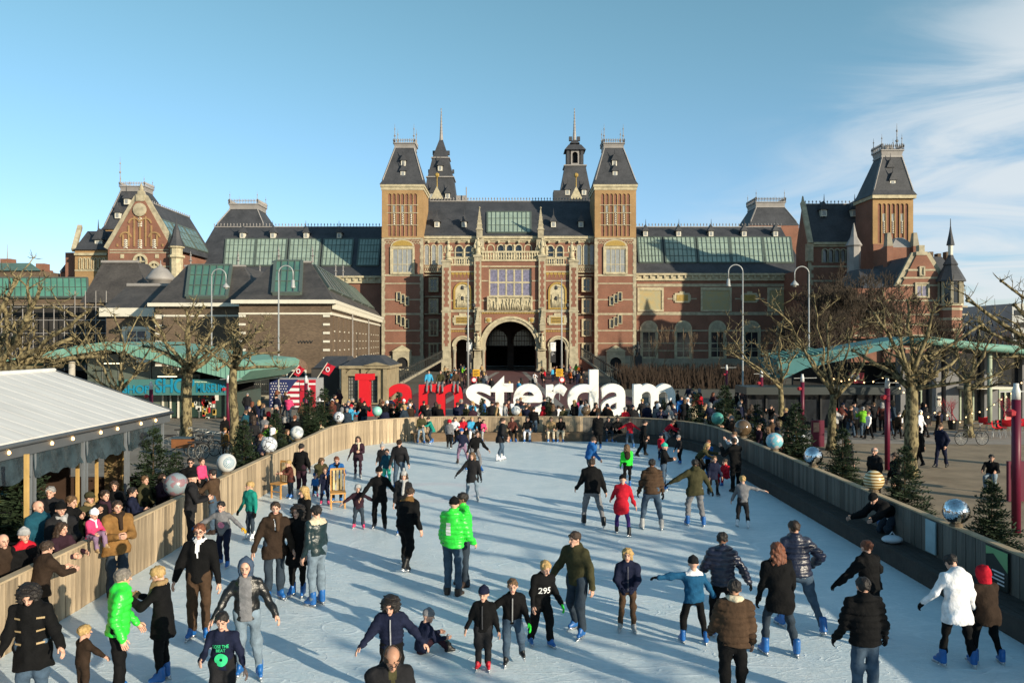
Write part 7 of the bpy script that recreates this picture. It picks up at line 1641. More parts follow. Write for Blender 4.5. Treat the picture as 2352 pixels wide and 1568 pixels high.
# ------------------------------------------------------------------ people: bodies and clothes grown as smooth continuous surfaces
def surface_nets(Fv,org,res):
 nx, ny, nz = Fv.shape;ins = Fv<0
 c = np.zeros((nx-1,ny-1,nz-1),np.int8)
 for i in(0,1):
  for j in(0,1):
   for k in(0,1):c+=ins[i:nx-1+i,j:ny-1+j,k:nz-1+k]
 act = (c>0)&(c<8)
 idx = -np.ones(c.shape,np.int64);I = np.argwhere(act);idx[act] = np.arange(len(I))
 if not len(I):return np.zeros((0,3)), np.zeros((0,4),int)
 ac = np.zeros((len(I),3));cnt = np.zeros(len(I))
 corners = [(0,0,0),(1,0,0),(0,1,0),(1,1,0),(0,0,1),(1,0,1),(0,1,1),(1,1,1)]
 vals = [Fv[I[:,0]+a,I[:,1]+b,I[:,2]+c_]for a,b,c_ in corners]
 for a, b in((0,1),(2,3),(4,5),(6,7),(0,2),(1,3),(4,6),(5,7),(0,4),(1,5),(2,6),(3,7)):
  va, vb = vals[a], vals[b];m = (va<0)!=(vb<0)
  t = np.where(m,va/(np.where(m,va-vb,1)),0)
  pa, pb = np.array(corners[a],float), np.array(corners[b],float)
  ac+=(pa+(pb-pa)*t[:,None])*m[:,None];cnt+=m
 V = (I+ac/np.maximum(cnt,1)[:,None])*res+org
 quads = []
 for ax in range(3):
  sl = [slice(1,-1)]*3;sl[ax] = slice(0,-1);s2 = [slice(1,-1)]*3;s2[ax] = slice(1,None)
  a, b = ins[tuple(sl)], ins[tuple(s2)];E = np.argwhere(a!=b)
  if not len(E):continue
  flip = a[E[:,0],E[:,1],E[:,2]]
  P = E.copy();
  for d in range(3):
   if d!=ax:P[:,d]+=1
  u, w = (ax+1)%3, (ax+2)%3
  def cell(du,dw):
   Q = P.copy();Q[:,u]-=du;Q[:,w]-=dw;return idx[Q[:,0],Q[:,1],Q[:,2]]
  q = np.stack([cell(1,1),cell(0,1),cell(0,0),cell(1,0)],1)
  q[~flip] = q[~flip][:,::-1]
  quads.append(q)
 return V, np.concatenate(quads)
class SDF:
 def __init__(s,lo,hi,res):
  s.res = res;s.lo = np.array(lo,float)-2*res;n = np.ceil((np.array(hi)+2*res-s.lo)/res).astype(int)+1
  s.ax = [s.lo[d]+res*np.arange(n[d])for d in range(3)];s.F = np.full(n,0.3)
 def _sub(s,lo,hi):
  sl = tuple(slice(max(0,int((lo[d]-s.lo[d])/s.res)),max(0,int((hi[d]-s.lo[d])/s.res)+2))for d in range(3))
  P = np.stack(np.meshgrid(*[s.ax[d][sl[d]]for d in range(3)],indexing='ij'),-1);return sl, P
 def _mix(s,sl,d,k,sub=False):
  f = s.F[sl]
  if sub:s.F[sl] = np.maximum(f,-d);return
  if k>0:h = np.maximum(k-np.abs(f-d),0)/k;s.F[sl] = np.minimum(f,d)-h*h*k*0.25
  else:s.F[sl] = np.minimum(f,d)
 def cone(s,a,b,ra,rb,k=0.03,M=None):
  0
  a, b = np.array(a,float), np.array(b,float);m = max(ra,rb)*1.5+k
  sl, P = s._sub(np.minimum(a,b)-m,np.maximum(a,b)+m)
  if P.size==0:return
  q = P-a;ab = b-a
  if M is not None:q = q@M.T;ab = M@ab
  t = np.clip((q@ab)/max(ab@ab,1e-9),0,1);d = np.linalg.norm(q-t[...,None]*ab,axis=-1)-(ra+(rb-ra)*t)
  s._mix(sl,d*(0.85 if M is not None else 1),k)
 def ell(s,c,r,k=0.02,Rm=None,sub=False):
  c, r = np.array(c,float), np.array(r,float);m = r.max()+k+0.02
  sl, P = s._sub(c-m,c+m)
  if P.size==0:return
  q = P-c
  if Rm is not None:q = q@Rm
  d = (np.linalg.norm(q/r,axis=-1)-1)*r.min();s._mix(sl,d,k,sub)
 def below(s,z,keep_above=True,n=None):
  Z = s.ax[2][None,None,:];s.F = np.maximum(s.F,(z-Z)if keep_above else(Z-z))
 def clip(s,p,n):
  X, Y, Z = np.meshgrid(*s.ax,indexing='ij');s.F = np.maximum(s.F,(p[0]-X)*n[0]+(p[1]-Y)*n[1]+(p[2]-Z)*n[2])
 def wrinkle(s,amp,seed,sc=1.0):
  r = np.random.RandomState(seed);X, Y, Z = np.meshgrid(*s.ax,indexing='ij');w = 0
  for _ in range(5):
   k = r.normal(0,1,3)*np.array([22,22,30])*sc;w = w+np.sin(k[0]*X+k[1]*Y+k[2]*Z+r.uniform(0,6.28))
  s.F = s.F+amp*w/2.2
 def quilt(s,amp,pitch,z0=0.0):
  Z = s.ax[2][None,None,:];s.F = s.F+amp*(1-np.abs(np.sin(np.pi*(Z-z0)/pitch)))**2*1.6
 def out(s):return surface_nets(s.F,s.lo,s.res)
def mesh_from(parts,name,mats,smooth=True):
 0
 Vs, lens, loops, mi = [], [], [], [];o = 0
 for V, Q, m in parts:
  if len(V)==0:continue
  Vs.append(np.asarray(V,float))
  if isinstance(Q,np.ndarray):lens+=[Q.shape[1]]*len(Q);loops.append((Q+o).ravel());n = len(Q)
  else:
   for f in Q:lens.append(len(f));loops.append(np.array(f)+o)
   n = len(Q)
  mi+=list(m)if hasattr(m,'__len__')else[m]*n;o+=len(V)
 V = np.concatenate(Vs);lo = np.concatenate(loops).astype(np.int32);lens = np.array(lens,np.int32)
 me = bpy.data.meshes.new(name);me.vertices.add(len(V));me.vertices.foreach_set('co',V.astype(np.float32).ravel())
 me.loops.add(len(lo));me.loops.foreach_set('vertex_index',lo);me.polygons.add(len(lens))
 st = np.zeros(len(lens),np.int32);st[1:] = np.cumsum(lens)[:-1];me.polygons.foreach_set('loop_start',st);me.polygons.foreach_set('loop_total',lens)
 for m in mats:me.materials.append(m)
 me.polygons.foreach_set('material_index',np.array(mi,np.int32))
 if smooth:me.polygons.foreach_set('use_smooth',np.ones(len(lens),bool))
 me.update(calc_edges=True);me.validate()
 return me
def cloth(col,rough=0.85,shiny=False,name=None,denim=False):
 key = 'cloth_%d_%d_%d_%d'%(*[int(c*255)for c in col],1 if shiny else 0)+('d' if denim else '')
 if shiny:return mat(key,col,0.36,0.2,7,0.35,22,spec=0.5)
 if denim:return mat(key,col,0.9,0.35,6,0.25,30)
 return mat(key,col,rough,0.25,9,0.35,28,spec=0.12)
SKINS = {'fair':(0.57,0.33,0.24),'tan':(0.40,0.215,0.14),'dark':(0.10,0.05,0.032),'brown':(0.22,0.11,0.07)}
def skin(k):return mat('skin_'+k,SKINS[k],0.55,0.12,20,spec=0.35)
M_EYE = mat('eye_dark',(0.025,0.02,0.018),0.4,0);M_LIP = mat('lips',(0.30,0.11,0.09),0.5,0)
def hairm(col):return mat('hair_%d_%d_%d'%tuple(int(c*255)for c in col),col,0.6,0.4,30,0.5,60,stretch=(1,1,0.3),spec=0.4)
# ---- head, in a frame where the head is 1 unit tall, centred, looking along -Y
def make_head():
 s = SDF((-0.5,-0.58,-0.72),(0.5,0.55,0.52),0.042)
 s.ell((0,0.06,0.12),(0.33,0.42,0.385),0.06);s.cone((0,-0.08,-0.05),(0,-0.20,-0.36),0.27,0.135,0.1)
 s.cone((0,0.12,-0.2),(0,0.14,-0.68),0.2,0.215,0.08)
 s.cone((0,-0.36,0.06),(0,-0.45,-0.10),0.035,0.06,0.04)
 for sx_ in(-1,1):s.ell((sx_*0.335,0.06,-0.02),(0.05,0.07,0.11),0.03);s.ell((sx_*0.13,-0.37,0.04),(0.075,0.06,0.05),0,sub=True)
 s.cone((-0.1,-0.315,-0.235),(0.1,-0.315,-0.235),0.04,0.04,0.04)
 V, Q = s.out();c = V[Q].mean(1);m = np.zeros(len(Q),int)
 for sx_ in(-1,1):m[(np.abs(c[:,0]-sx_*0.13)<0.075)&(np.abs(c[:,2]-0.035)<0.032)&(c[:,1]<-0.2)] = 1
 for sx_ in(-1,1):m[(np.abs(c[:,0]-sx_*0.135)<0.09)&(np.abs(c[:,2]-0.125)<0.02)&(c[:,1]<-0.22)] = 1
 m[(np.abs(c[:,0])<0.105)&(np.abs(c[:,2]+0.235)<0.028)&(c[:,1]<-0.28)] = 2
 return V, Q, m
HEAD = make_head()
def make_hair(style):
 s = SDF((-0.75,-0.75,-1.9),(0.75,0.95,0.8),0.055)
 if style in('short','bald'):
  s.ell((0,0.07,0.155),(0.375,0.46,0.40),0.04)
  s.ell((0,-0.40,-0.12),(0.34,0.36,0.40),0,sub=True)
  if style=='bald':s.ell((0,-0.05,0.5),(0.34,0.42,0.36),0,sub=True)
 elif style=='long':
  s.ell((0,0.07,0.155),(0.40,0.48,0.41),0.04);s.cone((0,0.26,0.0),(0,0.34,-0.75),0.30,0.33,0.1,np.diag([0.68,1.25,1]))
  for sx_ in(-1,1):s.cone((sx_*0.30,0.05,0.05),(sx_*0.36,0.08,-0.75),0.13,0.16,0.08)
  s.ell((0,-0.42,-0.14),(0.29,0.38,0.44),0,sub=True)
 elif style=='curly':
  s.ell((0,0.1,0.13),(0.56,0.56,0.52),0.04);s.cone((0,0.2,-0.1),(0,0.22,-0.5),0.5,0.42,0.1);s.wrinkle(0.07,5,0.55)
  s.ell((0,-0.42,-0.14),(0.29,0.42,0.46),0,sub=True)
 elif style=='bun':
  s.ell((0,0.07,0.155),(0.37,0.45,0.39),0.04);s.ell((0,0.46,0.22),(0.19,0.17,0.18),0.04);s.ell((0,-0.42,-0.14),(0.31,0.36,0.42),0,sub=True)
 elif style=='bob':
  s.ell((0,0.07,0.155),(0.42,0.48,0.41),0.04);s.cone((0,0.2,0.0),(0,0.22,-0.35),0.38,0.34,0.1,np.diag([0.9,1.1,1]));s.ell((0,-0.44,-0.14),(0.29,0.42,0.42),0,sub=True)
 if style!='curly':s.wrinkle(0.018,3,0.5);s.wrinkle(0.02,11,1.1)
 return s.out()
def make_hat(kind):
 s = SDF((-0.75,-0.95,-0.6),(0.75,0.8,1.0),0.055)
 if kind in('beanie','pompom'):
  s.ell((0,0.06,0.2),(0.385,0.47,0.42),0.03);s.cone((0,0.07,0.45),(0,0.1,0.55),0.2,0.14,0.1);s.below(0.10)
  s.cone((0,0.06,0.13),(0,0.06,0.2),0.36,0.37,0.03,np.diag([0.97,0.8,1]))
  s.below(0.08)
  if kind=='pompom':s.ell((0,0.1,0.76),(0.15,0.15,0.14),0.02)
 elif kind=='helmet':
  s.ell((0,0.06,0.17),(0.43,0.5,0.42),0.03);s.cone((-0.36,0.03,0),(-0.33,-0.05,-0.25),0.11,0.09,0.05);s.cone((0.36,0.03,0),(0.33,-0.05,-0.25),0.11,0.09,0.05);s.ell((0,-0.45,-0.12),(0.29,0.4,0.36),0,sub=True)
 elif kind=='cap':
  s.ell((0,0.05,0.22),(0.40,0.49,0.36),0.03);s.below(0.12);s.ell((0,-0.46,0.17),(0.26,0.24,0.05),0.04)
 elif kind=='hood':
  s.ell((0,0.12,0.1),(0.47,0.52,0.56),0.05);s.cone((0,0.25,0.3),(0,0.4,0.55),0.3,0.12,0.1);s.cone((0,0.15,-0.2),(0,0.2,-0.5),0.42,0.4,0.1)
  s.ell((0,-0.45,0.0),(0.35,0.52,0.48),0,sub=True);s.below(-0.55)
 s.wrinkle(0.012,9,0.5)
 return s.out()
_cache = {}
def hair_geo(st):
 if st not in _cache:_cache[st] = make_hair(st)
 return _cache[st]
def hat_geo(st):
 if 'h'+st not in _cache:_cache['h'+st] = make_hat(st)
 return _cache['h'+st]
# ---- hand: wrist at origin, fingers along -Z, thumb towards -Y, palm towards +X (for a left hand: mirrored)
def make_hand():
 b = MB();b.tube([(0,0,0.01),(0,0,-0.03),(0,0,-0.075),(0,0,-0.095)],[0.026,0.036,0.040,0.030],8)
 b.v = [(x*0.55,y,z)for x,y,z in b.v]
 for k, (y,L_,r)in enumerate(((-0.030,0.072,0.0095),(-0.010,0.082,0.010),(0.011,0.076,0.0095),(0.030,0.060,0.0085))):
  b.tube([(0,y,-0.085),(0.004,y*1.05,-0.085-L_*0.42),(0.020,y*1.05,-0.085-L_*0.75),(0.040,y,-0.085-L_*0.92)],[r*1.1,r,r*0.95,r*0.7],6)
 b.tube([(0.004,-0.028,-0.025),(0.014,-0.055,-0.055),(0.024,-0.060,-0.085),(0.03,-0.056,-0.10)],[0.015,0.0125,0.011,0.008],6)
 return np.array(b.v), b.f
HAND = make_hand()
def make_mitt():
 b = MB();b.tube([(0,0,0.01),(0,0,-0.04),(0,0,-0.10),(0.012,0,-0.155),(0.02,0,-0.175)],[0.028,0.040,0.043,0.034,0.012],7);b.v = [(x*0.6,y,z)for x,y,z in b.v]
 b.tube([(0.0,-0.028,-0.03),(0.01,-0.058,-0.07),(0.015,-0.06,-0.1)],[0.016,0.015,0.008],5)
 return np.array(b.v), b.f
MITT = make_mitt()
# ---- skate and shoe, ankle at origin, toe along -Y, sole at z = -0.115 (skate) / -0.075 (shoe)
def make_boot(skate):
 s = SDF((-0.08,-0.22,-0.13),(0.08,0.12,0.16),0.012)
 zs = -0.055
 s.cone((0,0.025,zs),(0,0.015,0.10),0.047,0.056,0.02);s.cone((0,0.01,zs),(0,-0.13,zs-0.005),0.045,0.037,0.03,np.diag([1.1,1,1.1]));s.ell((0,-0.03,0.0),(0.044,0.07,0.055),0.04)
 s.below(-0.085)
 if not skate:s.below(0.05,False)
 else:s.below(0.135,False)
 return s.out()
BOOT, SHOE = make_boot(True), make_boot(False)
def make_blade():
 b = MB();b.box(-0.004,0.004,-0.185,0.10,-0.135,-0.112);b.box(-0.022,0.022,-0.155,-0.07,-0.112,-0.083);b.box(-0.022,0.022,0.0,0.075,-0.112,-0.083);b.bar((0,-0.185,-0.133),(0,-0.2,-0.11),0.008,0.02)
 return np.array(b.v), b.f
BLADE = make_blade()
M_STEEL = mat('skate_blade',(0.55,0.56,0.58),0.3,0,metal=0.8);M_BLUEB = mat('blue_skate_plastic',(0.012,0.105,0.34),0.4,0.25,9,spec=0.5)
def rotm(ax,deg):return np.array(Matrix.Rotation(R(deg),3,ax))
def frame_z(d,hint=(0,-1,0)):
 0
 z = -np.array(d,float);z/=np.linalg.norm(z);y = -np.array(hint,float);y = y-z*(y@z)
 if np.linalg.norm(y)<1e-3:y = np.array([1.0,0,0])-z*z[0]
 y/=np.linalg.norm(y);x = np.cross(y,z);return np.stack([x,y,z],1)
def skeleton(h,p):
 0
 J = {};g = p.get
 legl = 0.245*h if h>1.3 else 0.232*h
 hipz = 0.045*h+2*legl-g('crouch',0)*h
 if 'seat' in p:hipz = p['seat']
 Jp = np.array([0,0,hipz]);J['pel'] = Jp
 lean, side, tw = g('lean',4), g('side',0), g('twist',0)
 Rs = rotm('Y',side)@rotm('X',lean)@rotm('Z',tw)
 up = Rs@np.array([0,0,1.0]);J['Rs'] = Rs;J['up'] = up
 J['waist'] = Jp+up*0.10*h;J['chest'] = Jp+up*0.215*h;J['neck'] = Jp+up*(0.812*h-0.045*h-2*legl if h>1.3 else 0.30*h)
 Hh = (0.150+0.056*h)*g('head',1.0);J['Hh'] = Hh
 Rh = rotm('Z',tw*0.5+g('turn',0))@rotm('X',lean*0.5+g('nod',0));Rh = rotm('Y',g('tilt',0))@Rh;J['Rh'] = Rh
 nk = 0.04*h
 J['head'] = J['neck']+(0.5*up+0.5*(Rh@np.array([0,0,1.0])))*nk*0.62+Rh@np.array([0,-0.04*Hh,0.5*Hh-0.01])
 J['top'] = J['head'][2]+0.5*Hh*max(0.75,Rh[2,2])
 sw = (0.101 if h>1.3 else 0.097)*h*g('broad',1.0);J['sw'] = sw
 for sgn, n in((1,'L'),(-1,'R')):
  sh = J['neck']-up*0.034*h+Rs@np.array([sgn*sw,0,0]);J['sh'+n] = sh
  ab, fw, bend, inw = (list(g('arm'+n,(12,6,18)))+[0])[:4]
  d = np.array([sgn*math.sin(R(ab)),-math.sin(R(fw))*math.cos(R(ab)),-math.cos(R(fw))*math.cos(R(ab))])
  el = sh+d*0.168*h;J['el'+n] = el
  f2 = fw+bend;d2 = np.array([sgn*math.sin(R(ab-inw)),-math.sin(R(f2))*math.cos(R(ab-inw)),-math.cos(R(f2))*math.cos(R(ab-inw))])
  J['wr'+n] = el+d2*0.142*h;J['hd'+n] = d2
  hp = Jp+np.array([sgn*0.052*h,0,0]);J['hip'+n] = hp
  fs, ff, fz = (list(g('foot'+n,(0.06,0.0,0)))+[0,0])[:3]
  ank = np.array([sgn*fs*h/1.0,-ff*h,fz*h+0.045*h]);J['an'+n] = ank
  v_ = ank-hp;D = np.linalg.norm(v_);mx = 2*legl*0.999
  if D>mx:ank = hp+v_*mx/D;J['an'+n] = ank;v_ = ank-hp;D = mx
  fwd = np.array([sgn*g('knee_out',0.15),-1.0,0.0]);ax_ = v_/D;kd = fwd-ax_*(fwd@ax_);kd/=max(np.linalg.norm(kd),1e-6)
  J['kn'+n] = hp+v_/2+kd*math.sqrt(max(0,legl**2-D*D/4))
  J['toe'+n] = g('toe'+n,sgn*g('toe',12))
 return J
def build_person(sp,res=0.026,far=False):
 0
 p = sp.get('pose',{});h = sp['h'];J = skeleton(h,p);k = h/1.75;seed = sp.get('seed',1)
 girth = sp.get('girth',1.0)*(k*1.08 if h>1.35 else k*1.14);kid = h<1.35
 up, Rs = J['up'], J['Rs'];squash = np.diag([1.0,1.42,1.0])@Rs.T
 out = []
 top = sp.get('top',{});leg = sp.get('leg',{});puff = top.get('puff',0.02)*k;tl = top.get('len',0.0)
 allp = np.array([J[n]for n in J if isinstance(J[n],np.ndarray)and J[n].shape==(3,)]);lo, hi = allp.min(0)-0.3*k, allp.max(0)+0.3*k
 S_ = SDF(lo,hi,max(res*1.25,0.032 if not far else 0.05))
 S_.cone(J['pel'],J['waist'],0.125*girth,0.115*girth,0.05,squash);S_.cone(J['waist'],J['chest'],0.115*girth,0.13*girth,0.05,squash);S_.cone(J['chest'],J['neck'],0.12*girth,0.06*girth,0.05,squash);S_.cone(J['neck'],J['head'],0.05*k,0.05*k,0.02)
 for n in 'LR':
  S_.cone(J['sh'+n],J['el'+n],0.034*k,0.028*k,0.03);S_.cone(J['el'+n],J['wr'+n],0.028*k,0.026*k,0.02)
  S_.cone(J['hip'+n],J['kn'+n],0.055*girth,0.034*girth,0.03);S_.cone(J['kn'+n],J['an'+n],0.034*girth,0.028*girth,0.02)
 parts = [(*S_.out(),0)]
 Hh = J['Hh'];HV = HEAD[0]*Hh@J['Rh'].T+J['head'];parts.append((HV,HEAD[1],HEAD[2]))
 gl = sp.get('glove');glv = []
 for n, sg in(('L',1),('R',-1)):
  geo = HAND if not far else MITT
  Vh = geo[0].copy()*(k*1.05 if h>1.35 else k*1.15)
  if sg>0:Vh[:,0]*=-1;Fh = [f[::-1]for f in geo[1]]
  else:Fh = geo[1]
  Fr = frame_z(J['hd'+n],(0,-1,0)if abs(J['hd'+n][1])<0.8 else(0,0,1));Vh = Vh@Fr.T+J['wr'+n]
  g_ = gl if not isinstance(gl,dict)else gl.get(n)
  if g_:glv.append((Vh+(Vh-Vh.mean(0))*0.12,Fh,g_))
  else:parts.append((Vh,Fh,0))
 out.append(('person',mesh_from(parts,'person',[skin(sp.get('skin','fair')),M_EYE,M_LIP]),None))
 for Vh, Fh, c in glv:out.append(('glove',mesh_from([(Vh,Fh,0)],'glove',[cloth(c)]),0))
 fit = leg.get('fit',1.0)*girth;ez = 0.012*k
 S_ = SDF(np.minimum.reduce([J['anL'],J['anR'],J['pel'],J['knL'],J['knR']])-0.2*k,np.maximum.reduce([J['anL'],J['anR'],J['pel'],J['knL'],J['knR']])+np.array([0.2,0.2,0.22])*k,res)
 S_.cone(J['pel']-up*0.02*k,J['waist'],0.135*girth+ez,0.125*girth,0.05,squash)
 for n in 'LR':
  S_.cone(J['hip'+n],J['kn'+n],0.082*fit+ez,0.058*fit+ez,0.045)
  an = J['an'+n]+(J['kn'+n]-J['an'+n])*(0.10 if sp.get('feet','skate')=='skate' else-0.03)
  S_.cone(J['kn'+n],an,0.057*fit+ez,(0.044*fit+ez)*leg.get('cuff',1.0),0.03)
 S_.wrinkle(0.006*k,seed+3,1/k);S_.wrinkle(0.009*k,seed+13,0.55/k);out.append(('trousers',mesh_from([(*S_.out(),0)],'trousers',[cloth(leg.get('col',(0.02,0.02,0.025)),denim=leg.get('denim',False),shiny=leg.get('shiny',False))]),0))
 S_ = SDF(lo-0.05,hi+0.05,res);pf = puff
 hem = J['pel']+up*(-0.055*h+top.get('rise',0.0)*h);hr_ = 0.172*girth+pf
 S_.cone(hem-up*0.12*h,J['waist'],hr_*1.02,0.140*girth+pf,0.05,squash);S_.cone(J['waist'],J['chest'],0.140*girth+pf,0.150*girth+pf,0.06,squash)
 if tl>0:
  e = hem-np.array([0,0,tl*h+0.1*h]);mid = (J['knL']+J['knR'])/2;e[:2] = hem[:2]*0.45+mid[:2]*0.55
  S_.cone(hem,e,hr_,0.185*girth*top.get('flare',1.0)+pf,0.06,np.diag([1,1.25,1]));S_.below(max(0.02,hem[2]-tl*h))
 else:S_.clip(hem,up)
 S_.cone(J['chest'],J['neck']-up*0.045*h,0.150*girth+pf,0.085*girth,0.06,squash);S_.cone(J['shL']-up*0.012*h,J['shR']-up*0.012*h,0.046*k+pf*0.5,0.046*k+pf*0.5,0.07)
 if not top.get('open_neck'):S_.cone(J['neck']-up*0.02*h,J['neck']+up*0.022*h,0.068*k+pf*0.4,0.060*k+pf*0.4,0.04)
 ar = top.get('sleeve',1.0)
 for n in 'LR':
  S_.cone(J['sh'+n],J['el'+n],0.058*k*ar+pf*0.75,0.049*k*ar+pf*0.7,0.04);S_.cone(J['el'+n],J['wr'+n]+(J['wr'+n]-J['el'+n])*0.02,0.049*k*ar+pf*0.7,0.036*k+pf*0.5,0.03)
 if top.get('hood'):b_ = J['neck']+Rs@np.array([0,0.075*k,0.005*k]);S_.ell(b_,(0.115*k,0.075*k,0.085*k),0.04)
 if top.get('quilt'):S_.quilt(top.get('qamp',0.014)*k,top['quilt']*k)
 S_.wrinkle((0.007 if not top.get('quilt')else 0.004)*k,seed,1/k);S_.wrinkle(0.010*k,seed+21,0.5/k)
 jm = cloth(top.get('col',(0.02,0.02,0.02)),shiny=top.get('shiny',False));mats = [jm];V, Q = S_.out();mi = np.zeros(len(Q),int)
 if top.get('yoke'):
  mats.append(cloth(top['yoke']));c = V[Q].mean(1);rel = (c-J['chest'])@up
  lo_, hi_ = top.get('yoke_band',(0.06,9));m_ = (rel>lo_*h/1.75)&(rel<hi_*h/1.75)&(np.abs((c-J['chest'])@(Rs@np.array([1,0,0])))<top.get('yoke_w',0.17)*k);mi = m_.astype(int)
 if top.get('shirt'):
  mats.append(cloth(top['shirt']));c = (V[Q].mean(1)-J['neck'])@Rs;w0, w1, ln_ = (0.085,0.075,9)if sp.get('shirt_big')else(0.040,0.0,0.24)
  w_ = np.clip(w0+(w1-w0)*(-c[:,2]/(ln_*k)),0,1)*k;m_ = (np.abs(c[:,0])<w_)&(c[:,1]<-0.03*k)&(c[:,2]>-ln_*k);mi = np.where(m_,len(mats)-1,mi)
 out.append(('jacket' if top.get('name')is None else top['name'],mesh_from([(V,Q,mi)],'jacket',mats),0));jack = len(out)-1
 def on_head(geo,nm,m):out.append((nm,mesh_from([(geo[0]*Hh@J['Rh'].T+J['head'],geo[1],0)],nm,[m]),0))
 hr = sp.get('hair',('short',(0.03,0.02,0.015)))
 if hr:on_head(hair_geo(hr[0]),'hair',hairm(hr[1]))
 if sp.get('hat'):on_head(hat_geo(sp['hat'][0]),'hat',cloth(sp['hat'][1]))
 if sp.get('scarf'):
  S2 = SDF(J['neck']-0.4*k,J['neck']+0.25*k,res*0.8);c = J['neck']+up*0.02*h
  for q in range(8):
   a0, a1 = 2*math.pi*q/8, 2*math.pi*(q+1)/8;e = lambda a:c+Rs@np.array([0.078*k*math.cos(a),0.07*k*math.sin(a),0.012*k*math.sin(a)]);S2.cone(e(a0),e(a1),(0.028 if sp.get('ring')else 0.042)*k,(0.028 if sp.get('ring')else 0.042)*k,0.02)
  f_ = Rs@np.array([0.03*k,-0.10*k,0])
  if not sp.get('ring'):S2.cone(c+f_*0.9,J['chest']+f_*1.0+Rs@np.array([0,-0.06*k-pf*0.5,0])-up*sp.get('scarf_len',0.08)*k,0.04*k,0.038*k,0.03)
  S2.wrinkle(0.006*k,seed+7,1/k)
  out.append(('scarf',mesh_from([(*S2.out(),0)],'scarf',[cloth(sp['scarf'])]),0))
 if sp.get('glasses'):
  b = MB();
  for sx_ in(-1,1):b.tube([(sx_*0.14+0.095*math.cos(a),-0.415,0.035+0.07*math.sin(a))for a in np.linspace(0,2*math.pi,9)],0.014,4);b.tube([(sx_*0.24,-0.40,0.05),(sx_*0.345,0.0,0.04)],0.014,4)
  b.tube([(-0.05,-0.43,0.045),(0.05,-0.43,0.045)],0.014,4)
  if sp['glasses']=='sun':
   for sx_ in(-1,1):b.box(sx_*0.14-0.09,sx_*0.14+0.09,-0.42,-0.405,-0.03,0.09)
  on_head((np.array(b.v),b.f),'glasses',M_BLACKP)
 if sp.get('backpack'):
  S2 = SDF(J['waist']-0.35*k,J['neck']+0.35*k,res);c = J['chest']-up*0.02*h+Rs@np.array([0,0.15*girth+pf,0]);S2.ell(c,(0.13*k,0.075*k,0.19*k),0.03);S2.ell(c+Rs@np.array([0,0.06*k,-0.06*k]),(0.09*k,0.05*k,0.09*k),0.03)
  for sx_ in(-1,1):S2.cone(c+Rs@np.array([sx_*0.07*k,-0.03,0.14*k]),J['sh'+('L' if sx_>0 else 'R')]+Rs@np.array([-sx_*0.05*k,-0.03*k,0.05*k+pf]),0.02*k,0.02*k,0.02)
  out.append(('backpack',mesh_from([(*S2.out(),0)],'backpack',[cloth(sp['backpack'])]),0))
 ft = sp.get('feet','skate');fs = (h/1.75)*(1.0 if h>1.35 else 1.12)
 for n in 'LR':
  sh_ = J['an'+n]-J['kn'+n];pitch = p.get('pitch'+n,0)
  Rf = rotm('Z',J['toe'+n])@rotm('X',pitch)
  geo = BOOT if ft=='skate' else SHOE;fm = sp.get('footm')or(M_BLUEB if ft=='skate' else cloth((0.03,0.02,0.017),0.5))
  if isinstance(fm,tuple):fm = mat('boot_%d_%d_%d'%tuple(int(c*255)for c in fm),fm,0.45,0.2,12,spec=0.4)
  zo = np.array([0,0,0.02*fs if ft=='skate' else 0])
  out.append(('skate' if ft=='skate' else 'shoe',mesh_from([(geo[0]*fs@Rf.T+J['an'+n]+zo,geo[1],0)],'skate',[fm]),0))
  if ft=='skate':out.append(('blade',mesh_from([(BLADE[0]*fs@Rf.T+J['an'+n]+zo,BLADE[1],0)],'blade',[M_STEEL],False),len(out)-1))
 return out, J
def foot_min(h,feet):fs = (h/1.75)*(1.0 if h>1.35 else 1.12);return 0.045*h+(0.02-0.135 if feet=='skate' else-0.085)*fs
def place_person(sp,loc,heading,label,category='person',group=None,res=0.026,far=False):
 out, J = build_person(sp,res,far)
 objs = []
 for nm, me, par in out:
  o = bpy.data.objects.new(nm,me);COL.objects.link(o);objs.append(o)
  if par is not None:o.parent = objs[par]
 b = objs[0]
 dz = 0 if 'seat' in sp.get('pose',{})else-foot_min(sp['h'],sp.get('feet','skate'))
 b.location = (loc[0],loc[1],loc[2]+dz);b.rotation_euler = (0,0,R(heading))
 tag(b,label,category,group)
 return b, objs, J, out
def clone_person(src,loc,heading,label,group,colors,scale=1.0,category='person'):
 0
 b0, objs0 = src;new = {}
 for o in objs0:
  c = o.copy();COL.objects.link(c);new[o] = c
  if o.parent:c.parent = new[o.parent]
  nm = o.name.split('.')[0]
  if nm in colors:
   for s_ in c.material_slots:s_.link = 'OBJECT'
   c.material_slots[0].material = colors[nm]
 b = new[b0];b.location = loc;b.rotation_euler = (0,0,R(heading));b.scale = (scale,)*3
 tag(b,label,category,group)
 return b
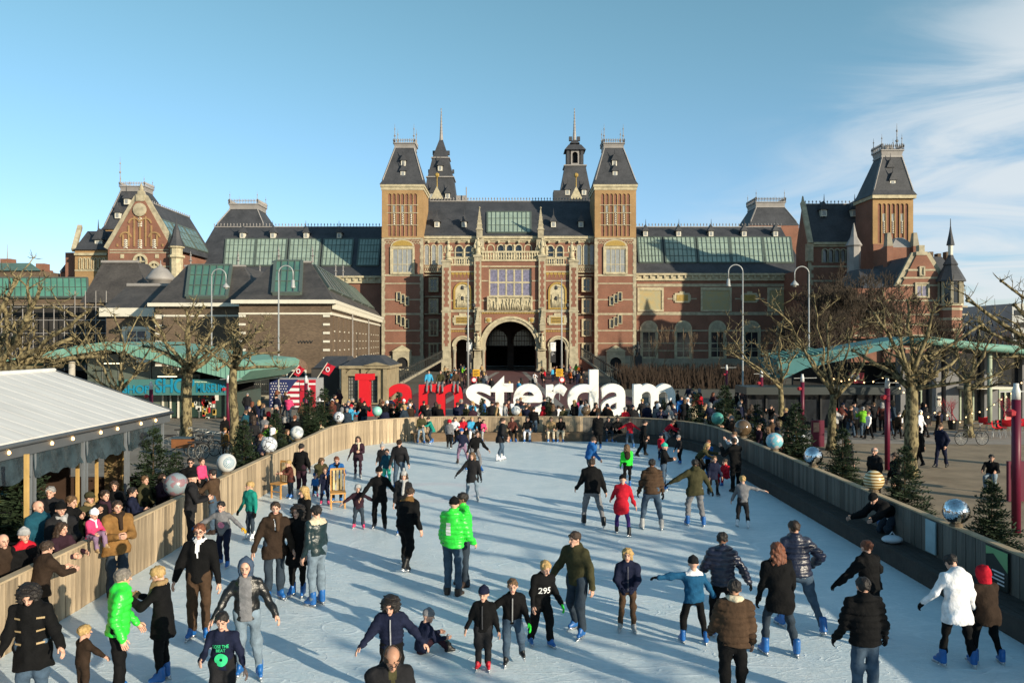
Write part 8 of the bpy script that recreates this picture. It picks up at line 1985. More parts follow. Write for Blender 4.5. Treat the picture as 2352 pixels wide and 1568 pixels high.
# ------------------------------------------------------------------ people: who stands where
CC = dict(black=(0.0055,0.0055,0.006),dteal=(0.008,0.022,0.026),hoody=(0.05,0.075,0.12),royal=(0.012,0.075,0.16),char=(0.014,0.014,0.016),navy=(0.010,0.013,0.032),green=(0.03,0.62,0.045),olive=(0.045,0.042,0.020),brown=(0.060,0.036,0.022),camel=(0.20,0.105,0.035),grey=(0.16,0.16,0.17),lgrey=(0.32,0.32,0.32),white=(0.72,0.72,0.74),cream=(0.55,0.47,0.34),red=(0.42,0.012,0.025),pink=(0.55,0.05,0.14),teal=(0.012,0.20,0.16),blue=(0.018,0.10,0.30),sky=(0.05,0.30,0.50),petrol=(0.010,0.060,0.092),purple=(0.05,0.025,0.13),plum=(0.030,0.014,0.022),jeans=(0.045,0.075,0.115),ljeans=(0.15,0.20,0.25),djeans=(0.020,0.032,0.048),dbrown=(0.030,0.019,0.013),mint=(0.04,0.42,0.30),rust=(0.085,0.028,0.022),yellow=(0.50,0.28,0.02),tan=(0.30,0.20,0.10),lime=(0.16,0.42,0.03),mauve=(0.20,0.13,0.20),orange=(0.45,0.10,0.02))
HC = dict(k=(0.012,0.009,0.008),d=(0.035,0.020,0.012),b=(0.10,0.055,0.025),y=(0.38,0.25,0.10),g=(0.16,0.14,0.12),r=(0.14,0.045,0.02),s=(0.25,0.24,0.23))
def tops(s):
 t = s.split();d = dict(col=CC[t[0]],puff=0.016)
 for w in t[1:]:
  if w=='puff':d['puff'] = 0.03
  elif w=='thick':d['puff'] = 0.042
  elif w=='thin':d['puff'] = 0.006
  elif w=='quilt':d['quilt'] = 0.082;d['qamp'] = 0.017
  elif w in('shiny','hood'):d[w] = True
  elif w.startswith('len'):d['len'] = float(w[3:])
  elif w.startswith('shirt:'):d['shirt'] = CC[w[6:]]
  elif w.startswith('yoke:'):d['yoke'] = CC[w[5:]]
  else:d['name'] = w
 return d
def legs(s):
 t = s.split();d = dict(col=CC[t[0]],denim='jeans' in t[0])
 for w in t[1:]:d['fit'] = dict(slim=0.86,loose=1.18)[w]if w in('slim','loose')else 1.0
 return d
PO = dict(stand=dict(armL=(6,5,18),armR=(6,3,16)),pock=dict(armL=(20,-12,42,22),armR=(20,-12,42,22)),fold=dict(armL=(8,22,75,42),armR=(8,22,75,42)),wall=dict(lean=12,armL=(10,40,45,25),armR=(10,40,45,25)),glide=dict(lean=10,armL=(11,8,26),armR=(12,2,30),footL=(0.09,0.06),footR=(0.09,-0.08,0.005),crouch=0.012),stride=dict(lean=14,armL=(20,22,30),armR=(20,-16,25),footL=(0.10,0.12),footR=(0.14,-0.17,0.02),crouch=0.03,pitchR=20),wide=dict(lean=10,armL=(9,8,22),armR=(10,2,24),footL=(0.13,0.02),footR=(0.13,-0.04),crouch=0.02),out=dict(lean=8,armL=(58,5,12),armR=(50,0,12),footL=(0.11,0.03),footR=(0.11,-0.05),crouch=0.015),walk=dict(armL=(10,18,20),armR=(10,-16,15),footL=(0.05,-0.13,0.02),footR=(0.05,0.13),pitchL=20),bend=dict(lean=42,crouch=0.05,nod=5,armL=(12,58,18),armR=(12,52,18),footL=(0.08,0.06),footR=(0.08,-0.06)),sit=dict(seat=0.50,lean=6,footL=(0.08,0.24),footR=(0.08,0.22),armL=(12,34,48,20),armR=(12,34,48,20),nod=6),photo=dict(armL=(18,45,85,25),armR=(18,45,85,25),nod=8))
USED = {}
def PP(label,x,fy,hy,hd,top,leg,hair='short d',pose='stand',h=None,res=0.026,z=0.0,X=None,p=None,group='people on the ice',**kw):
 po = dict(PO[pose]);po.update(p or{})
 sp = dict(top=tops(top),leg=legs(leg),pose=po,seed=len(USED)+3);USED[len(USED)] = 1
 jr = random.Random(len(USED)*17)
 for n in('armL','armR'):
  a_ = list(po.get(n,(6,5,18)));a_[0]+=jr.uniform(-2,4);a_[1]+=jr.uniform(-9,9);a_[2]+=jr.uniform(-8,14);po[n] = tuple(a_)
 po['turn'] = po.get('turn',0)+jr.uniform(-14,14);po['side'] = po.get('side',0)+jr.uniform(-2.5,2.5);po['twist'] = po.get('twist',0)+jr.uniform(-6,6)
 if hair:
  a = hair.split();sp['hair'] = (a[0],HC[a[1]])
 else:sp['hair'] = None
 for k in('hat','scarf','glove','backpack','footm'):
  if k in kw:
   v_ = kw.pop(k)
   if k=='hat':a = v_.split();sp['hat'] = (a[0],CC[a[1]])
   elif isinstance(v_,dict):sp[k] = {q:CC[w]for q,w in v_.items()}
   else:sp[k] = CC[v_]
 sp.update(kw)
 if fy is None:Y = FPX*(CAMH-z-h)/(hy-CY)
 else:
  Y = GY(fy,z);ht = PZ(hy,Y)-z;J = skeleton(1.6,po);s_ = (J['top']-foot_min(1.6,sp.get('feet','skate')))/1.6;h = min(max(ht/s_,0.7),1.97)
 sp['h'] = h
 return place_person(sp,(X if X is not None else PX(x,Y),Y,z),hd,label,'person',group,res)
def decal(pers,jname,pts_faces,m,at,nrm,name='print'):
 0
 b, objs, J, out = pers;jo = [o for o in objs if o.name.split('.')[0]==jname][0];bv = BVHTree.FromPolygons([v.co for v in jo.data.vertices],[tuple(q.vertices)for q in jo.data.polygons])
 n = Vector(nrm).normalized();ux = Vector((0,0,1)).cross(n).normalized();uz = Vector((0,0,1));V = [];hitd = None;last = 0.0
 for u_, v_ in pts_faces[0]:
  o = Vector(at)+ux*u_+uz*v_+n*0.6;hit = bv.ray_cast(o,-n)
  if hit[0]is not None:last = (hit[0]-o).length
  V.append(o-n*(last-0.022))
 mb = MB();mb.add(V,pts_faces[1]);o = bpy.data.objects.new(name,mb.mesh(name,m));COL.objects.link(o);o.parent = jo;return o
def txt2d(t,w,h):
 me = text_mesh(t,w,h,0.02,bold=0.015);v = [(q.co.x-w/2,q.co.z-h/2)for q in me.vertices];f = [tuple(p_.vertices)for p_ in me.polygons if p_.normal.y<-0.9];return v, f
def disc2d(r,n=18,r0=0.0):
 if r0<=0:return[(0,0)]+[(r*math.cos(2*math.pi*k/n),r*math.sin(2*math.pi*k/n))for k in range(n)], [(0,k+1,(k+1)%n+1)for k in range(n)]
 return[(q*math.cos(2*math.pi*k/n),q*math.sin(2*math.pi*k/n))for k in range(n)for q in(r0,r)], [(2*k,2*k+1,2*((k+1)%n)+1,2*((k+1)%n))for k in range(n)]
wp = mat('print_white',(0.7,0.7,0.7),0.7,0.1);gp_ = mat('print_green',(0.03,0.5,0.2),0.7,0.1);pk_ = mat('print_pink',(0.6,0.2,0.3),0.7,0.3,20)
H = 0.022
def zipper(pers,c=(0.35,0.35,0.37),z0=0.62,z1=0.80,jn='jacket'):
 hh = pers[2]['neck'][2];n = 9;V = [(s_*0.008,hh*z0+(hh*0.98-hh*z0)*k/n)for k in range(n+1)for s_ in(-1,1)];decal(pers,jn,([(u_,v_)for u_,v_ in V],[(2*k,2*k+1,2*k+3,2*k+2)for k in range(n)]),mat('zip_%d'%int(c[0]*99),c,0.4,0),(0,0,0),(0,-1,0),'zip')
# --- nearest row
a = PP('man in black duffle coat looking down, holding a toddler by the hand',75,None,1334,15,'black len0.14 puff','jeans loose','curly k',h=1.8,res=H,p=dict(nod=28,armL=(24,8,12),armR=(14,4,12)))
for k in range(3):
 for sx_ in(-1,1):decal(a,'jacket',([(-0.05,-0.012),(0.05,-0.012),(0.05,0.012),(-0.05,0.012)],[(0,1,2,3)]),mat('horn_toggle',(0.35,0.25,0.13),0.5,0.1),(sx_*0.10,0,0.98+k*0.17),(sx_*0.25,-1,0),'toggle')
PP('toddler in brown snowsuit with reflective stripes and blond hair',190,None,1446,150,'dbrown puff','dbrown loose','short y',h=0.95,res=H,p=dict(armR=(50,20,10),turn=-20),yoke=None)
PP('man in bright green quilted jacket at lower left, seen from the side',272,None,1304,110,'green thick quilt shiny hood','black','short g',h=1.82,res=H,p=dict(turn=15,armL=(8,10,30),armR=(10,-8,30),nod=6))
a = PP('woman with short blond hair and black coat reading her phone',374,1565,1301,-88,'black len0.10','black slim','short y',res=H,scarf='tan',p=dict(nod=16,armL=(12,38,70,20),armR=(12,38,70,20)),glove=dict(R='tan'))
PP('tall bearded man in black zip jacket over a white hoodie with glasses',458,1465,1193,3,'black shirt:white','brown','short r',res=H,glasses=True,scarf='white',ring=1,p=dict(armL=(14,2,12),armR=(16,0,10)))
a = PP('boy in navy sweatshirt with green lettering at the bottom edge',512,None,1403,8,'navy sweater thin','char loose','short k',h=1.47,res=H,p=dict(nod=12,armL=(22,10,20),armR=(14,25,60,20)))
for t_, w_, h_, z_ in(('LOSE THE',0.20,0.045,1.03),('BEAT',0.12,0.04,0.975)):decal(a,'sweater',txt2d(t_,w_,h_),gp_,(0,0,z_),(0,-1,0))
decal(a,'sweater',disc2d(0.085,20,0.02),gp_,(0,0,0.85),(0,-1,0))
a = PP('man with blue hood up, black leather jacket and grey sweater',568,1555,1281,12,'black hood shiny shirt:grey','ljeans',None,hat='hood hoody',res=H,shirt_big=1,p=dict(armL=(24,6,18),armR=(26,10,18),footL=(0.10,0.02),footR=(0.06,-0.06)))
a = PP('boy in grey sweater with a pink print, arms spread, yellow glove',514,1300,1151,-8,'grey sweater thin','navy','short k','glide',res=H,p=dict(armL=(52,10,12),armR=(58,10,14)),glove=dict(L='yellow',R='blue'));decal(a,'sweater',disc2d(0.075,9),pk_,(0.01,0,0.92),(0,-1,0))
PP('blond child in teal sweater standing by the left wall',576,1238,1106,-35,'teal sweater','djeans slim','short y',res=H,p=dict(turn=-35),glove='black',footm='white')
PP('man in dark brown coat with scarf and white shirt, left of a trio',630,1376,1148,28,'dbrown len0.07 shirt:white','djeans','short d',res=H,scarf='brown',p=dict(armR=(20,-6,20)))
PP('woman with curly black hair and black coat in the middle of a trio',684,1368,1158,-8,'black len0.16','black slim','curly k',res=H,p=dict(armR=(28,-6,40,20)))
PP('man in dark teal leather jacket with sheepskin collar, right of a trio',728,1390,1158,-125,'dteal shiny yoke:cream','ljeans','short k',res=H,p=dict(turn=-10))
PP('woman with long fair hair in black standing behind the trio',702,None,1116,-50,'black','black','long y',h=1.7)
zp = PP('girl with curly dark hair and navy fur jacket skating to the camera',900,None,1364,2,'navy thick quilt','black','curly k','glide',h=1.46,res=H,p=dict(nod=12,armL=(40,12,20),armR=(36,18,20)));zipper(zp)
PP('balding man with glasses in dark open jacket at the bottom edge',892,None,1466,22,'char puff shirt:olive','black','bald d',h=1.8,res=H,glasses=True,p=dict(nod=26,turn=8,lean=8),skin='tan')
PP('small child in navy coat and grey hat sitting on the ice',968,1499,1411,115,'navy puff','plum',None,'sit',hat='beanie grey',res=H,p=dict(seat=0.10,footL=(0.08,0.36,0.0),footR=(0.10,0.34,0.0),lean=14),footm='black',h=None)
zp = PP('small boy in navy beanie and black coat with red skates',1110,1536,1352,-4,'black puff','char loose',None,hat='beanie navy',res=H,p=dict(armL=(14,4,10),armR=(24,6,14),turn=-14),footm='red');zipper(zp,(0.06,0.06,0.065))
zp = PP('boy in black jacket and jeans with a bright green glove',1176,1524,1331,3,'black','jeans','short b','glide',res=H,glove=dict(L='green'),p=dict(armL=(14,18,30),armR=(44,6,16),footR=(0.07,0.02),footL=(0.12,-0.06,0.05)),footm='black');zipper(zp,(0.3,0.3,0.3))
a = PP('boy in black sweatshirt numbered 295 looking down',1242,1483,1287,22,'black sweater','black loose','short y','glide',res=H,glove=dict(L='green'),p=dict(nod=20));decal(a,'sweater',txt2d('295',0.20,0.105),wp,(0.0,0,0.93),(0,-1,0))
PP('youth in olive jacket and dark trousers with blue skates, looking left',1328,1455,1216,-42,'olive puff hood','djeans loose','short d','glide',res=H,p=dict(turn=-10,armL=(12,-4,14),armR=(24,14,14)))
zp = PP('blond girl in navy jacket and brown trousers with white skates',1442,1450,1260,-6,'navy puff','brown slim','bob y',res=H,p=dict(armL=(8,20,40,30),armR=(8,20,40,30),footL=(0.07,0),footR=(0.09,-0.03)),footm='lgrey',glove='navy');zipper(zp,(0.08,0.08,0.1))
PP('child in blue and white jacket with one arm stretched out, from behind',1594,1476,1284,182,'royal puff yoke:white','black',None,'wide',hat='beanie char',res=H,p=dict(armR=(16,0,10),armL=(24,10,10))|dict(armL=(86,0,4),armR=(32,0,10)),glove='black')
PP('man in shiny navy puffer jacket holding the child by the hand',1662,1466,1226,178,'navy thick quilt shiny hood','black','short k','glide',res=H,p=dict(nod=14,armL=(22,6,10),armR=(26,-2,14)),skin='brown',glove='black')
PP('man in brown puffer jacket with cream collar in the foreground',1684,None,1331,170,'brown thick quilt','black','short k',h=1.78,res=H,scarf='cream',p=dict(nod=10,armR=(8,4,20),armL=(10,8,30)),skin='tan')
PP('woman with long brown hair, black coat and blue skates seen from behind',1792,1503,1247,184,'black len0.09','djeans slim','long r','wide',res=H,glove='black')
PP('tall man in glossy navy puffer with hand on hip, from behind',1834,1448,1182,186,'navy thick quilt shiny hood','jeans','short d','stride',res=H,p=dict(armR=(40,-20,70,50),armL=(14,0,14)))
PP('woman with a hair bun and black jacket holding one arm out',2000,None,1238,200,'black puff','black','bun r','out',h=1.66,res=H,p=dict(armL=(38,6,10),armR=(34,20,40)),glove='black')
PP('man in black puffer jacket and faded jeans in the right foreground',1988,None,1325,180,'black thick quilt hood','jeans','short k',h=1.8,res=H,p=dict(armL=(12,2,16),armR=(16,-4,18)),glove='black')
PP('woman in white coat with bowed head and blue skates',2198,1530,1282,186,'white puff len0.10 hood','black slim','short k','wide',res=H,p=dict(nod=30,lean=8,crouch=0.0,armL=(20,6,14),armR=(18,4,14)),glove='black')
PP('child in brown coat and red patterned hood beside the white coat',2268,1522,1306,188,'dbrown puff len0.06','black',None,'wide',hat='hood red',res=H)
# --- middle distance
PP('man in black beanie and coat leading a small child',872,1214,1071,2,'black len0.07','black',None,'glide',hat='beanie black',footm='black',p=dict(armL=(34,6,10),armR=(30,10,10)))
PP('small child in grey hat, dark patterned coat and pink skates',824,1213,1115,5,'plum puff','djeans',None,'out',hat='helmet lgrey',footm='pink')
PP('man in black with tan shoulder patch leaning into a turn',930,1303,1122,150,'black puff yoke:camel','black loose','short d','stride',footm='black',p=dict(lean=26,side=6))
PP('woman in grey beanie, long scarf and dark coat',926,1226,1081,-4,'char len0.1','black','long d',hat='pompom lgrey',scarf='lgrey',scarf_len=0.2)
PP('man in flat cap and dark jacket pushing along bent forward',918,1122,1008,5,'char puff','jeans','short d','glide',hat='cap dbrown',p=dict(lean=18,nod=10))
PP('child in turquoise jacket and mint trousers',888,None,1031,4,'petrol puff','mint','short d','glide',h=1.25);PP('child in grey knitted hat behind the turquoise jacket',879,None,1019,-4,'char puff','black',None,'glide',h=1.28,hat='pompom lgrey')
PP('woman in plum coat with cream scarf and white skates',822,1099,1002,6,'plum len0.07','plum slim','long d','fold',scarf='cream',footm='lgrey',p=dict(armR=(20,8,20)))
PP('man in blue jacket bending over a wooden chair',774,1152,1047,8,'blue puff','black','short r','bend',p=dict(lean=20),scarf='black');PP('woman in olive parka bending down to a child',732,1136,1052,30,'olive puff hood','black','bob b','bend',p=dict(lean=34))
PP('toddler in blue snowsuit crouching by the bending woman',724,1140,1094,20,'blue puff','djeans',None,'glide',hat='beanie blue',footm='pink');PP('child in navy with pink skates beside the wooden chair',746,1159,1075,14,'navy','navy','short b','glide',footm='pink')
PP('small child in rust brown coat holding a wooden chair',668,1143,1059,-45,'rust len0.05','djeans','short y','wall');PP('man in black jacket watching with his back to the camera at the left wall',692,1142,1018,165,'black','plum','short k','pock',footm='lgrey')
PP('girl with long hair and dark coat coming towards the camera alone',1085,1150,1038,-4,'char len0.11','ljeans slim','long b','out',footm='lgrey',p=dict(armL=(16,4,12),armR=(34,6,10)),glove='black')
a = PP('man in green quilted jacket and black beanie with print on his back',1040,1366,1137,158,'green thick quilt shiny hood','jeans',None,hat='beanie black',feet='shoe',footm='dbrown',res=H,p=dict(armR=(10,2,20)))
for k in range(4):decal(a,'jacket',([(-0.05,-0.028),(0.05,-0.028),(0.05,0.028),(-0.05,0.028)],[(0,1,2,3)]),wp,(0.02,0,1.42-k*0.065),(0,1,0))
PP('man in green quilted jacket half hidden behind his colleague',1066,1344,1126,-65,'green thick quilt shiny','djeans','short k',feet='shoe',res=H,skin='brown')
PP('man in black jacket and grey jeans gliding away',1360,1209,1053,182,'black puff hood','grey','short d','stride',footm='black');PP('woman in red coat and purple tights bending forward',1428,1228,1096,165,'red len0.12','purple slim',None,'stride',hat='beanie black',footm='black',p=dict(lean=20,nod=14))
PP('man in brown puffer jacket and jeans skating away',1497,1215,1053,180,'brown thick quilt hood','jeans','short k','wide',footm='lgrey',skin='brown',glove='black');PP('man in olive coat with arms out and grey trousers',1597,1207,1054,182,'olive puff hood len0.03','grey','short k','out',glove='black',p=dict(armL=(24,4,14),armR=(54,4,10))|dict(armL=(54,4,10),armR=(26,4,14)))
PP('blond boy in grey sweater pointing to the right',1706,1211,1095,172,'grey sweater','char','short y','glide',p=dict(armL=(14,2,12),armR=(76,20,4)),footm='white');PP('woman in green jacket with a backpack seen from behind',1441,1118,1021,182,'green','black slim','long b',backpack='dbrown',glove='black')
PP('man in blue anorak leaning forward',1353,1106,1004,115,'blue puff hood','djeans','short d','glide',p=dict(lean=16,nod=10));PP('child in turquoise beanie and black jacket',1524,1124,1018,70,'black','jeans',None,'fold',hat='beanie mint')
PP('man in black striding across the far ice',1474,1046,964,95,'black','black loose','short k','stride',feet='shoe',footm='black');PP('woman in red jacket on the far ice holding out her arms',1447,1028,961,185,'red','jeans','short d','out')
PP('man in long black coat near the far bench',1374,1032,946,182,'black len0.1','black','short k');PP('man in red jacket bending over at the right bend',1528,1024,966,75,'red','lgrey','short d','bend');PP('man in black beside the bending red jacket',1550,1022,962,-70,'black','djeans','short k')
PP('child in grey cap with striped dark trousers',1562,1064,1002,-60,'char','black',None,'glide',hat='beanie grey');PP('child in red coat by the right bend',1517,1058,998,20,'red','navy',None,hat='beanie navy')
PP('woman in olive jacket sitting at the right bench with a child',1604,1096,1018,60,'olive puff','black','bob y','bend');PP('child in blue jacket held at the right bench',1628,1092,1012,-40,'blue puff','black','short r');PP('child in navy patterned coat at the right bench',1638,1138,1048,10,'navy puff len0.06','black slim','short b','glide',footm='black')
PP('man in black standing in the shade of the right wall',1690,1129,1005,200,'black puff','black','short d','photo',feet='shoe');PP('small child in red sitting by the right bench',1668,1112,1060,-60,'red','red','short d','sit',p=dict(seat=0.3))
PP('man in black jacket bending over his skates on the shaded bench',2050,1262,1130,-70,'black thick','djeans',None,'bend',hat='beanie black',p=dict(lean=62,crouch=0.10),res=H)
PP('girl in olive top and jeans near the far left bend',967,1018,950,20,'olive','ljeans slim','long d','glide');PP('woman in teal coat bending to hold hands',992,1017,958,-60,'teal len0.06','djeans','short d','bend',p=dict(lean=24));PP('child in grey snowsuit and red helmet',1032,1029,965,170,'grey puff','black loose',None,hat='helmet red',footm='black')
PP('child in blue hat, navy coat and pink leggings',1062,1066,986,200,'navy','mauve',None,'stride',hat='beanie blue',footm='dbrown');PP('man in black sweater and grey trousers bending sideways',1090,1082,988,30,'black sweater','grey','short d','stride',p=dict(lean=22));PP('woman in dark coat skating to the right with white skates',1149,1057,958,100,'char len0.08','jeans slim','short d','glide',footm='white');PP('child in pink jacket by the far bench',1110,1013,966,30,'pink','djeans','short d')
PP('man in black top and jeans standing at the far bench',1226,1011,933,170,'black','jeans','short k',footm='white')
# --- sitting on the far bench
gb = 'people sitting on the far bench'
for x, lab, t_, l_, hr_ in((1046,'person in white jacket sitting on the far bench','white','black','short d'),(1064,'person in red jacket sitting on the far bench','red','black','short d'),(1083,'child in sky blue sitting on the far bench','sky','white','short y'),(1101,'person in black and white sitting on the far bench','black','lgrey','short k'),(1176,'woman with red hair sitting on the far bench','rust','black','bob r'),(1212,'child in black with white trousers sitting on the far bench','black','white','short d'),(1266,'woman in beige jacket and pale trousers sitting on the far bench','tan','cream','short b'),(1288,'woman in black with one pale leg sitting on the far bench','black','cream','bob d'),(1397,'person in dark jacket hunched on the far bench','char','djeans','short k'),(1418,'person in black hood hunched on the far bench','black','black','short d')):
 place_person(dict(h=1.62,top=tops(t_),leg=legs(l_),hair=(hr_.split()[0],HC[hr_.split()[1]]),pose=PO['sit']|dict(seat=0.5),seed=x),(PX(x,40.05),40.05,0),rnd.uniform(-15,15),lab,'person',gb,0.034)
# --- at and behind the left wall
gl_ = 'spectators along the left wall'
def LW(label,px,hy,X,hd,top,leg='black',hair='short d',pose='wall',h=None,z=0.0,**kw):
 Y = X*FPX/(px-CX);ht = PZ(hy,Y)-z;h = h or min(1.95,max(0.8,ht*1.01));po = dict(PO[pose]);po.update(kw.pop('p',{}))
 sp = dict(h=h,top=tops(top),leg=legs(leg),pose=po,seed=int(px),feet='shoe',hair=(hair.split()[0],HC[hair.split()[1]])if hair else None)
 if 'hat' in kw:a_ = kw.pop('hat').split();sp['hat'] = (a_[0],CC[a_[1]])
 if 'scarf' in kw:sp['scarf'] = CC[kw.pop('scarf')]
 sp.update(kw);return place_person(sp,(X,Y,z),hd,label,'person',gl_,0.026)
LW('bald man in petrol blue jacket behind the left wall',84,1132,-9.3,70,'petrol puff',hair=None,pose='stand');LW('woman in black beanie with pale scarf behind the left wall',138,1149,-8.75,45,'char puff',hair=None,hat='beanie black',scarf='lgrey',pose='fold');LW('man with brown hair drinking behind the left wall',158,1134,-9.2,80,'black',pose='photo',hair='short b');LW('man in flat cap and camouflage scarf behind the left wall',203,1127,-9.2,60,'olive',hat='cap olive',scarf='tan',pose='stand');LW('woman in plum scarf and black coat behind the left wall',238,1122,-8.9,60,'black',hair='short d',scarf='plum',pose='stand')
LW('man in camel coat with dark scarf leaning on the left wall',268,1139,-7.75,40,'camel puff len0.05','djeans','short d','fold',scarf='dbrown');LW('man in dark brown coat sitting on the wall with his back turned',92,1206,-7.95,150,'dbrown puff len0.05','black','short d','wall',h=1.66);LW('child in grey striped hat and red and black jacket at the wall',52,1210,-8.6,60,'black puff yoke:red',hair=None,hat='beanie lgrey',pose='stand');LW('bald man at the left edge behind the wall',4,1223,-8.8,60,'dbrown',hair=None,pose='stand')
Yk = -7.98*FPX/(212-CX);place_person(dict(h=0.95,top=tops('pink puff'),leg=legs('mauve loose'),hair=None,hat=('beanie',CC['white']),scarf=CC['white'],feet='shoe',footm=CC['tan'],pose=dict(seat=0.12,footL=(0.09,0.28,-0.10),footR=(0.08,0.26,-0.16),armL=(12,30,40,20),armR=(12,30,40,20),nod=14),seed=5),(-7.98,Yk,1.2),62,'toddler in pink jacket and white hat sitting on top of the left wall','person',gl_,0.022)
LW('man in black cap and dark grey jacket standing on the ice at the left wall',437,1076,-7.65,110,'char','char',None,'fold',hat='beanie black');LW('man in sunglasses and black jacket behind the left wall',438,1049,-9.0,20,'black',hair='short k',glasses='sun',pose='stand');LW('man in brown jacket and jeans holding a child at the left wall',493,1075,-7.75,-100,'brown','jeans','short k','photo');LW('small child in pink held at the top of the left wall',462,1086,-8.05,60,'pink','black','short d','stand',h=0.95,z=1.0)
LW('seated woman in plum coat at a table behind the left wall',370,1108,-9.3,70,'plum',hair='bob d',pose='fold',h=1.5);LW('person in mustard coat seen from behind near the magenta post',516,985,-12.6,170,'camel puff len0.1','brown',None,'stand',hat='beanie camel');LW('man in black by the magenta post left of the rink',516,955,-14.0,20,'black',pose='stand')
for i, (px,hy,X,c_,hr_,lab)in enumerate(((592,995,-9.3,'char','short r','bald-browed man in grey behind the nearer silver ball'),(606,1000,-8.9,'navy','short s','grey-haired man leaning on the left wall by the silver ball'),(597,1060,-8.6,'grey','short r','small red-haired child peeping over the left wall'),(680,996,-8.6,'dbrown',None,'woman in white hat with her back to the left wall'),(655,985,-9.2,'olive','bob b','woman in olive coat behind the left wall by the fir'),(735,968,-8.9,'cream','short b','person in cream jacket behind the left wall near the broad fir'),(748,960,-9.0,'black','short k','person in black and yellow vest behind the left wall'))):
 LW(lab,px,hy,X,rnd.uniform(20,100),c_,hair=hr_,**({'hat':'beanie white'}if hr_ is None else{}))
for i, (px,hy,X,c_,hr_,lab)in enumerate(((118,1112,-10.0,'char','short s','grey-haired man in charcoal near the pavilion posts'),(262,1100,-9.7,'black','bob d','woman in black at the right pavilion post'),(300,1118,-9.0,'navy','short k','man in navy leaning behind the camel coat'),(330,1092,-9.6,'olive','short b','man in olive by the pavilion corner'),(130,1195,-8.5,'plum','long d','woman in plum with a tan bag close behind the left wall'),(400,1085,-9.1,'black','short k','man in black behind the grey ball'))):LW(lab,px,hy,X,rnd.uniform(10,110),c_,hair=hr_,pose=('stand','wall','fold')[i%3])
# --- right side, beyond the wall
gr_ = 'people on the right-hand gravel'
def RS(label,px,fy,hy,hd,top,leg='black',hair='short d',pose='stand',**kw):return PP(label,px,fy,hy,hd,top,leg,hair,pose,feet='shoe',footm='black',res=0.03,group=gr_,**kw)
RS('man in dark tracksuit walking across the right gravel',2162,1073,972,-60,'navy','navy','short b','walk',p=dict(armL=(16,-20,30,30),armR=(16,-20,30,30)));RS('woman in long black coat walking by the largest tree',2112,1068,980,-150,'black len0.14','black','short d','walk');RS('woman in white jacket walking before the kiosk',1996,1009,946,-80,'white','black','short r','walk');RS('woman in long white coat beside the large tree',2113,1006,943,30,'white len0.2','white',None,hat='beanie white');RS('man in brown carrying a bag beyond the magenta post',2062,1008,948,120,'dbrown','black','short k','walk')
RS('person sitting on the right gravel with a pink bag',2278,1125,1043,-40,'black','ljeans','short k','sit',p=dict(seat=0.5));RS('balding man in grey jacket behind the right wall',2012,None,1024,-60,'char','black','bald s',h=1.78);RS('person in black behind the fir right of the bald man',2058,None,1036,-90,'black','black','short d',h=1.7);RS('woman in dark leather jacket behind the globe ball',1945,None,1005,20,'char','black','bob r',h=1.7);RS('tall man in black drinking by the thin tree',1772,992,930,-30,'black','djeans','short d','photo')
RS('man in blue jacket and maroon trousers at the right bend',1564,985,908,0,'blue','rust','short d');RS('woman in white coat with a white bag at the right bend',1578,985,913,10,'white','rust',None,hat='hood white');RS('woman with long fair hair leaning on the right wall',1765,None,978,-110,'black','black','long b',h=1.66);RS('man with grey hair behind the right wall near the teal ball',1702,None,965,-60,'black','black','short s',h=1.75);RS('woman taking a photograph over the right wall',1690,None,990,-80,'white','black','short b','photo',h=1.5)
# --- three sitting on the red letter m
for x, lab, t_ in((985,'person in blue and white jacket sitting on the red letter m','sky'),(1012,'person in olive jacket sitting on the red letter m','olive'),(1047,'person in brown jacket sitting on the red letter m','brown')):
 place_person(dict(h=1.68,top=tops(t_),leg=legs('grey'),hair=('short',HC['d']),feet='shoe',pose=dict(seat=0.10,footL=(0.09,0.22,-0.40),footR=(0.09,0.20,-0.40),armL=(14,20,30,10),armR=(14,20,30,10)),seed=x),(PX(x,53.5),53.45,2.22),rnd.uniform(-10,10),lab,'person','people sitting on the letters',0.04,True)
# --- the crowd: a dozen figures, copied with clothes of their own
proto = []
for i, (t_,hr_,po,ht)in enumerate((('black puff','short d','stand',None),('black','short k','fold',None),('black len0.1','long d','pock',None),('black puff',None,'photo','beanie black'),('black len0.05','bob b','walk',None),('black thick',None,'pock','beanie grey'),('black','short b','walk',None),('black puff hood','short d','photo',None),('black thick',None,'stand','hood black'),('black len0.14','long b','stand',None))):
 sp = dict(h=1.72,top=tops(t_),leg=legs('black'),pose=PO[po],seed=40+i,feet='shoe',hair=(hr_.split()[0],HC[hr_.split()[1]])if hr_ else None)
 if ht:a_ = ht.split();sp['hat'] = (a_[0],CC[a_[1]])
 b_, objs, J, out = place_person(sp,(0,0,0),0,'x','person','c',0.042,True);proto.append((b_,objs))
rg = random.Random(77);ONES = ['','first','second','third','fourth','fifth','sixth','seventh','eighth','ninth','tenth','eleventh','twelfth','thirteenth','fourteenth','fifteenth','sixteenth','seventeenth','eighteenth','nineteenth'];TENS = {2:'twent',3:'thirt',4:'fort',5:'fift',6:'sixt'}
def nth(n):return ONES[n]if n<20 else(TENS[n//10]+'ieth' if n%10==0 else TENS[n//10]+'y-'+ONES[n%10])
DARK = ['black']*7+['char']*4+['navy']*3+['dbrown']*3+['olive','plum','brown','djeans','grey','rust','petrol'];BRIGHT = ['red','pink','white','camel','orange','sky','lgrey','cream','yellow','lime','tan','blue','mauve']
used_proto = set()
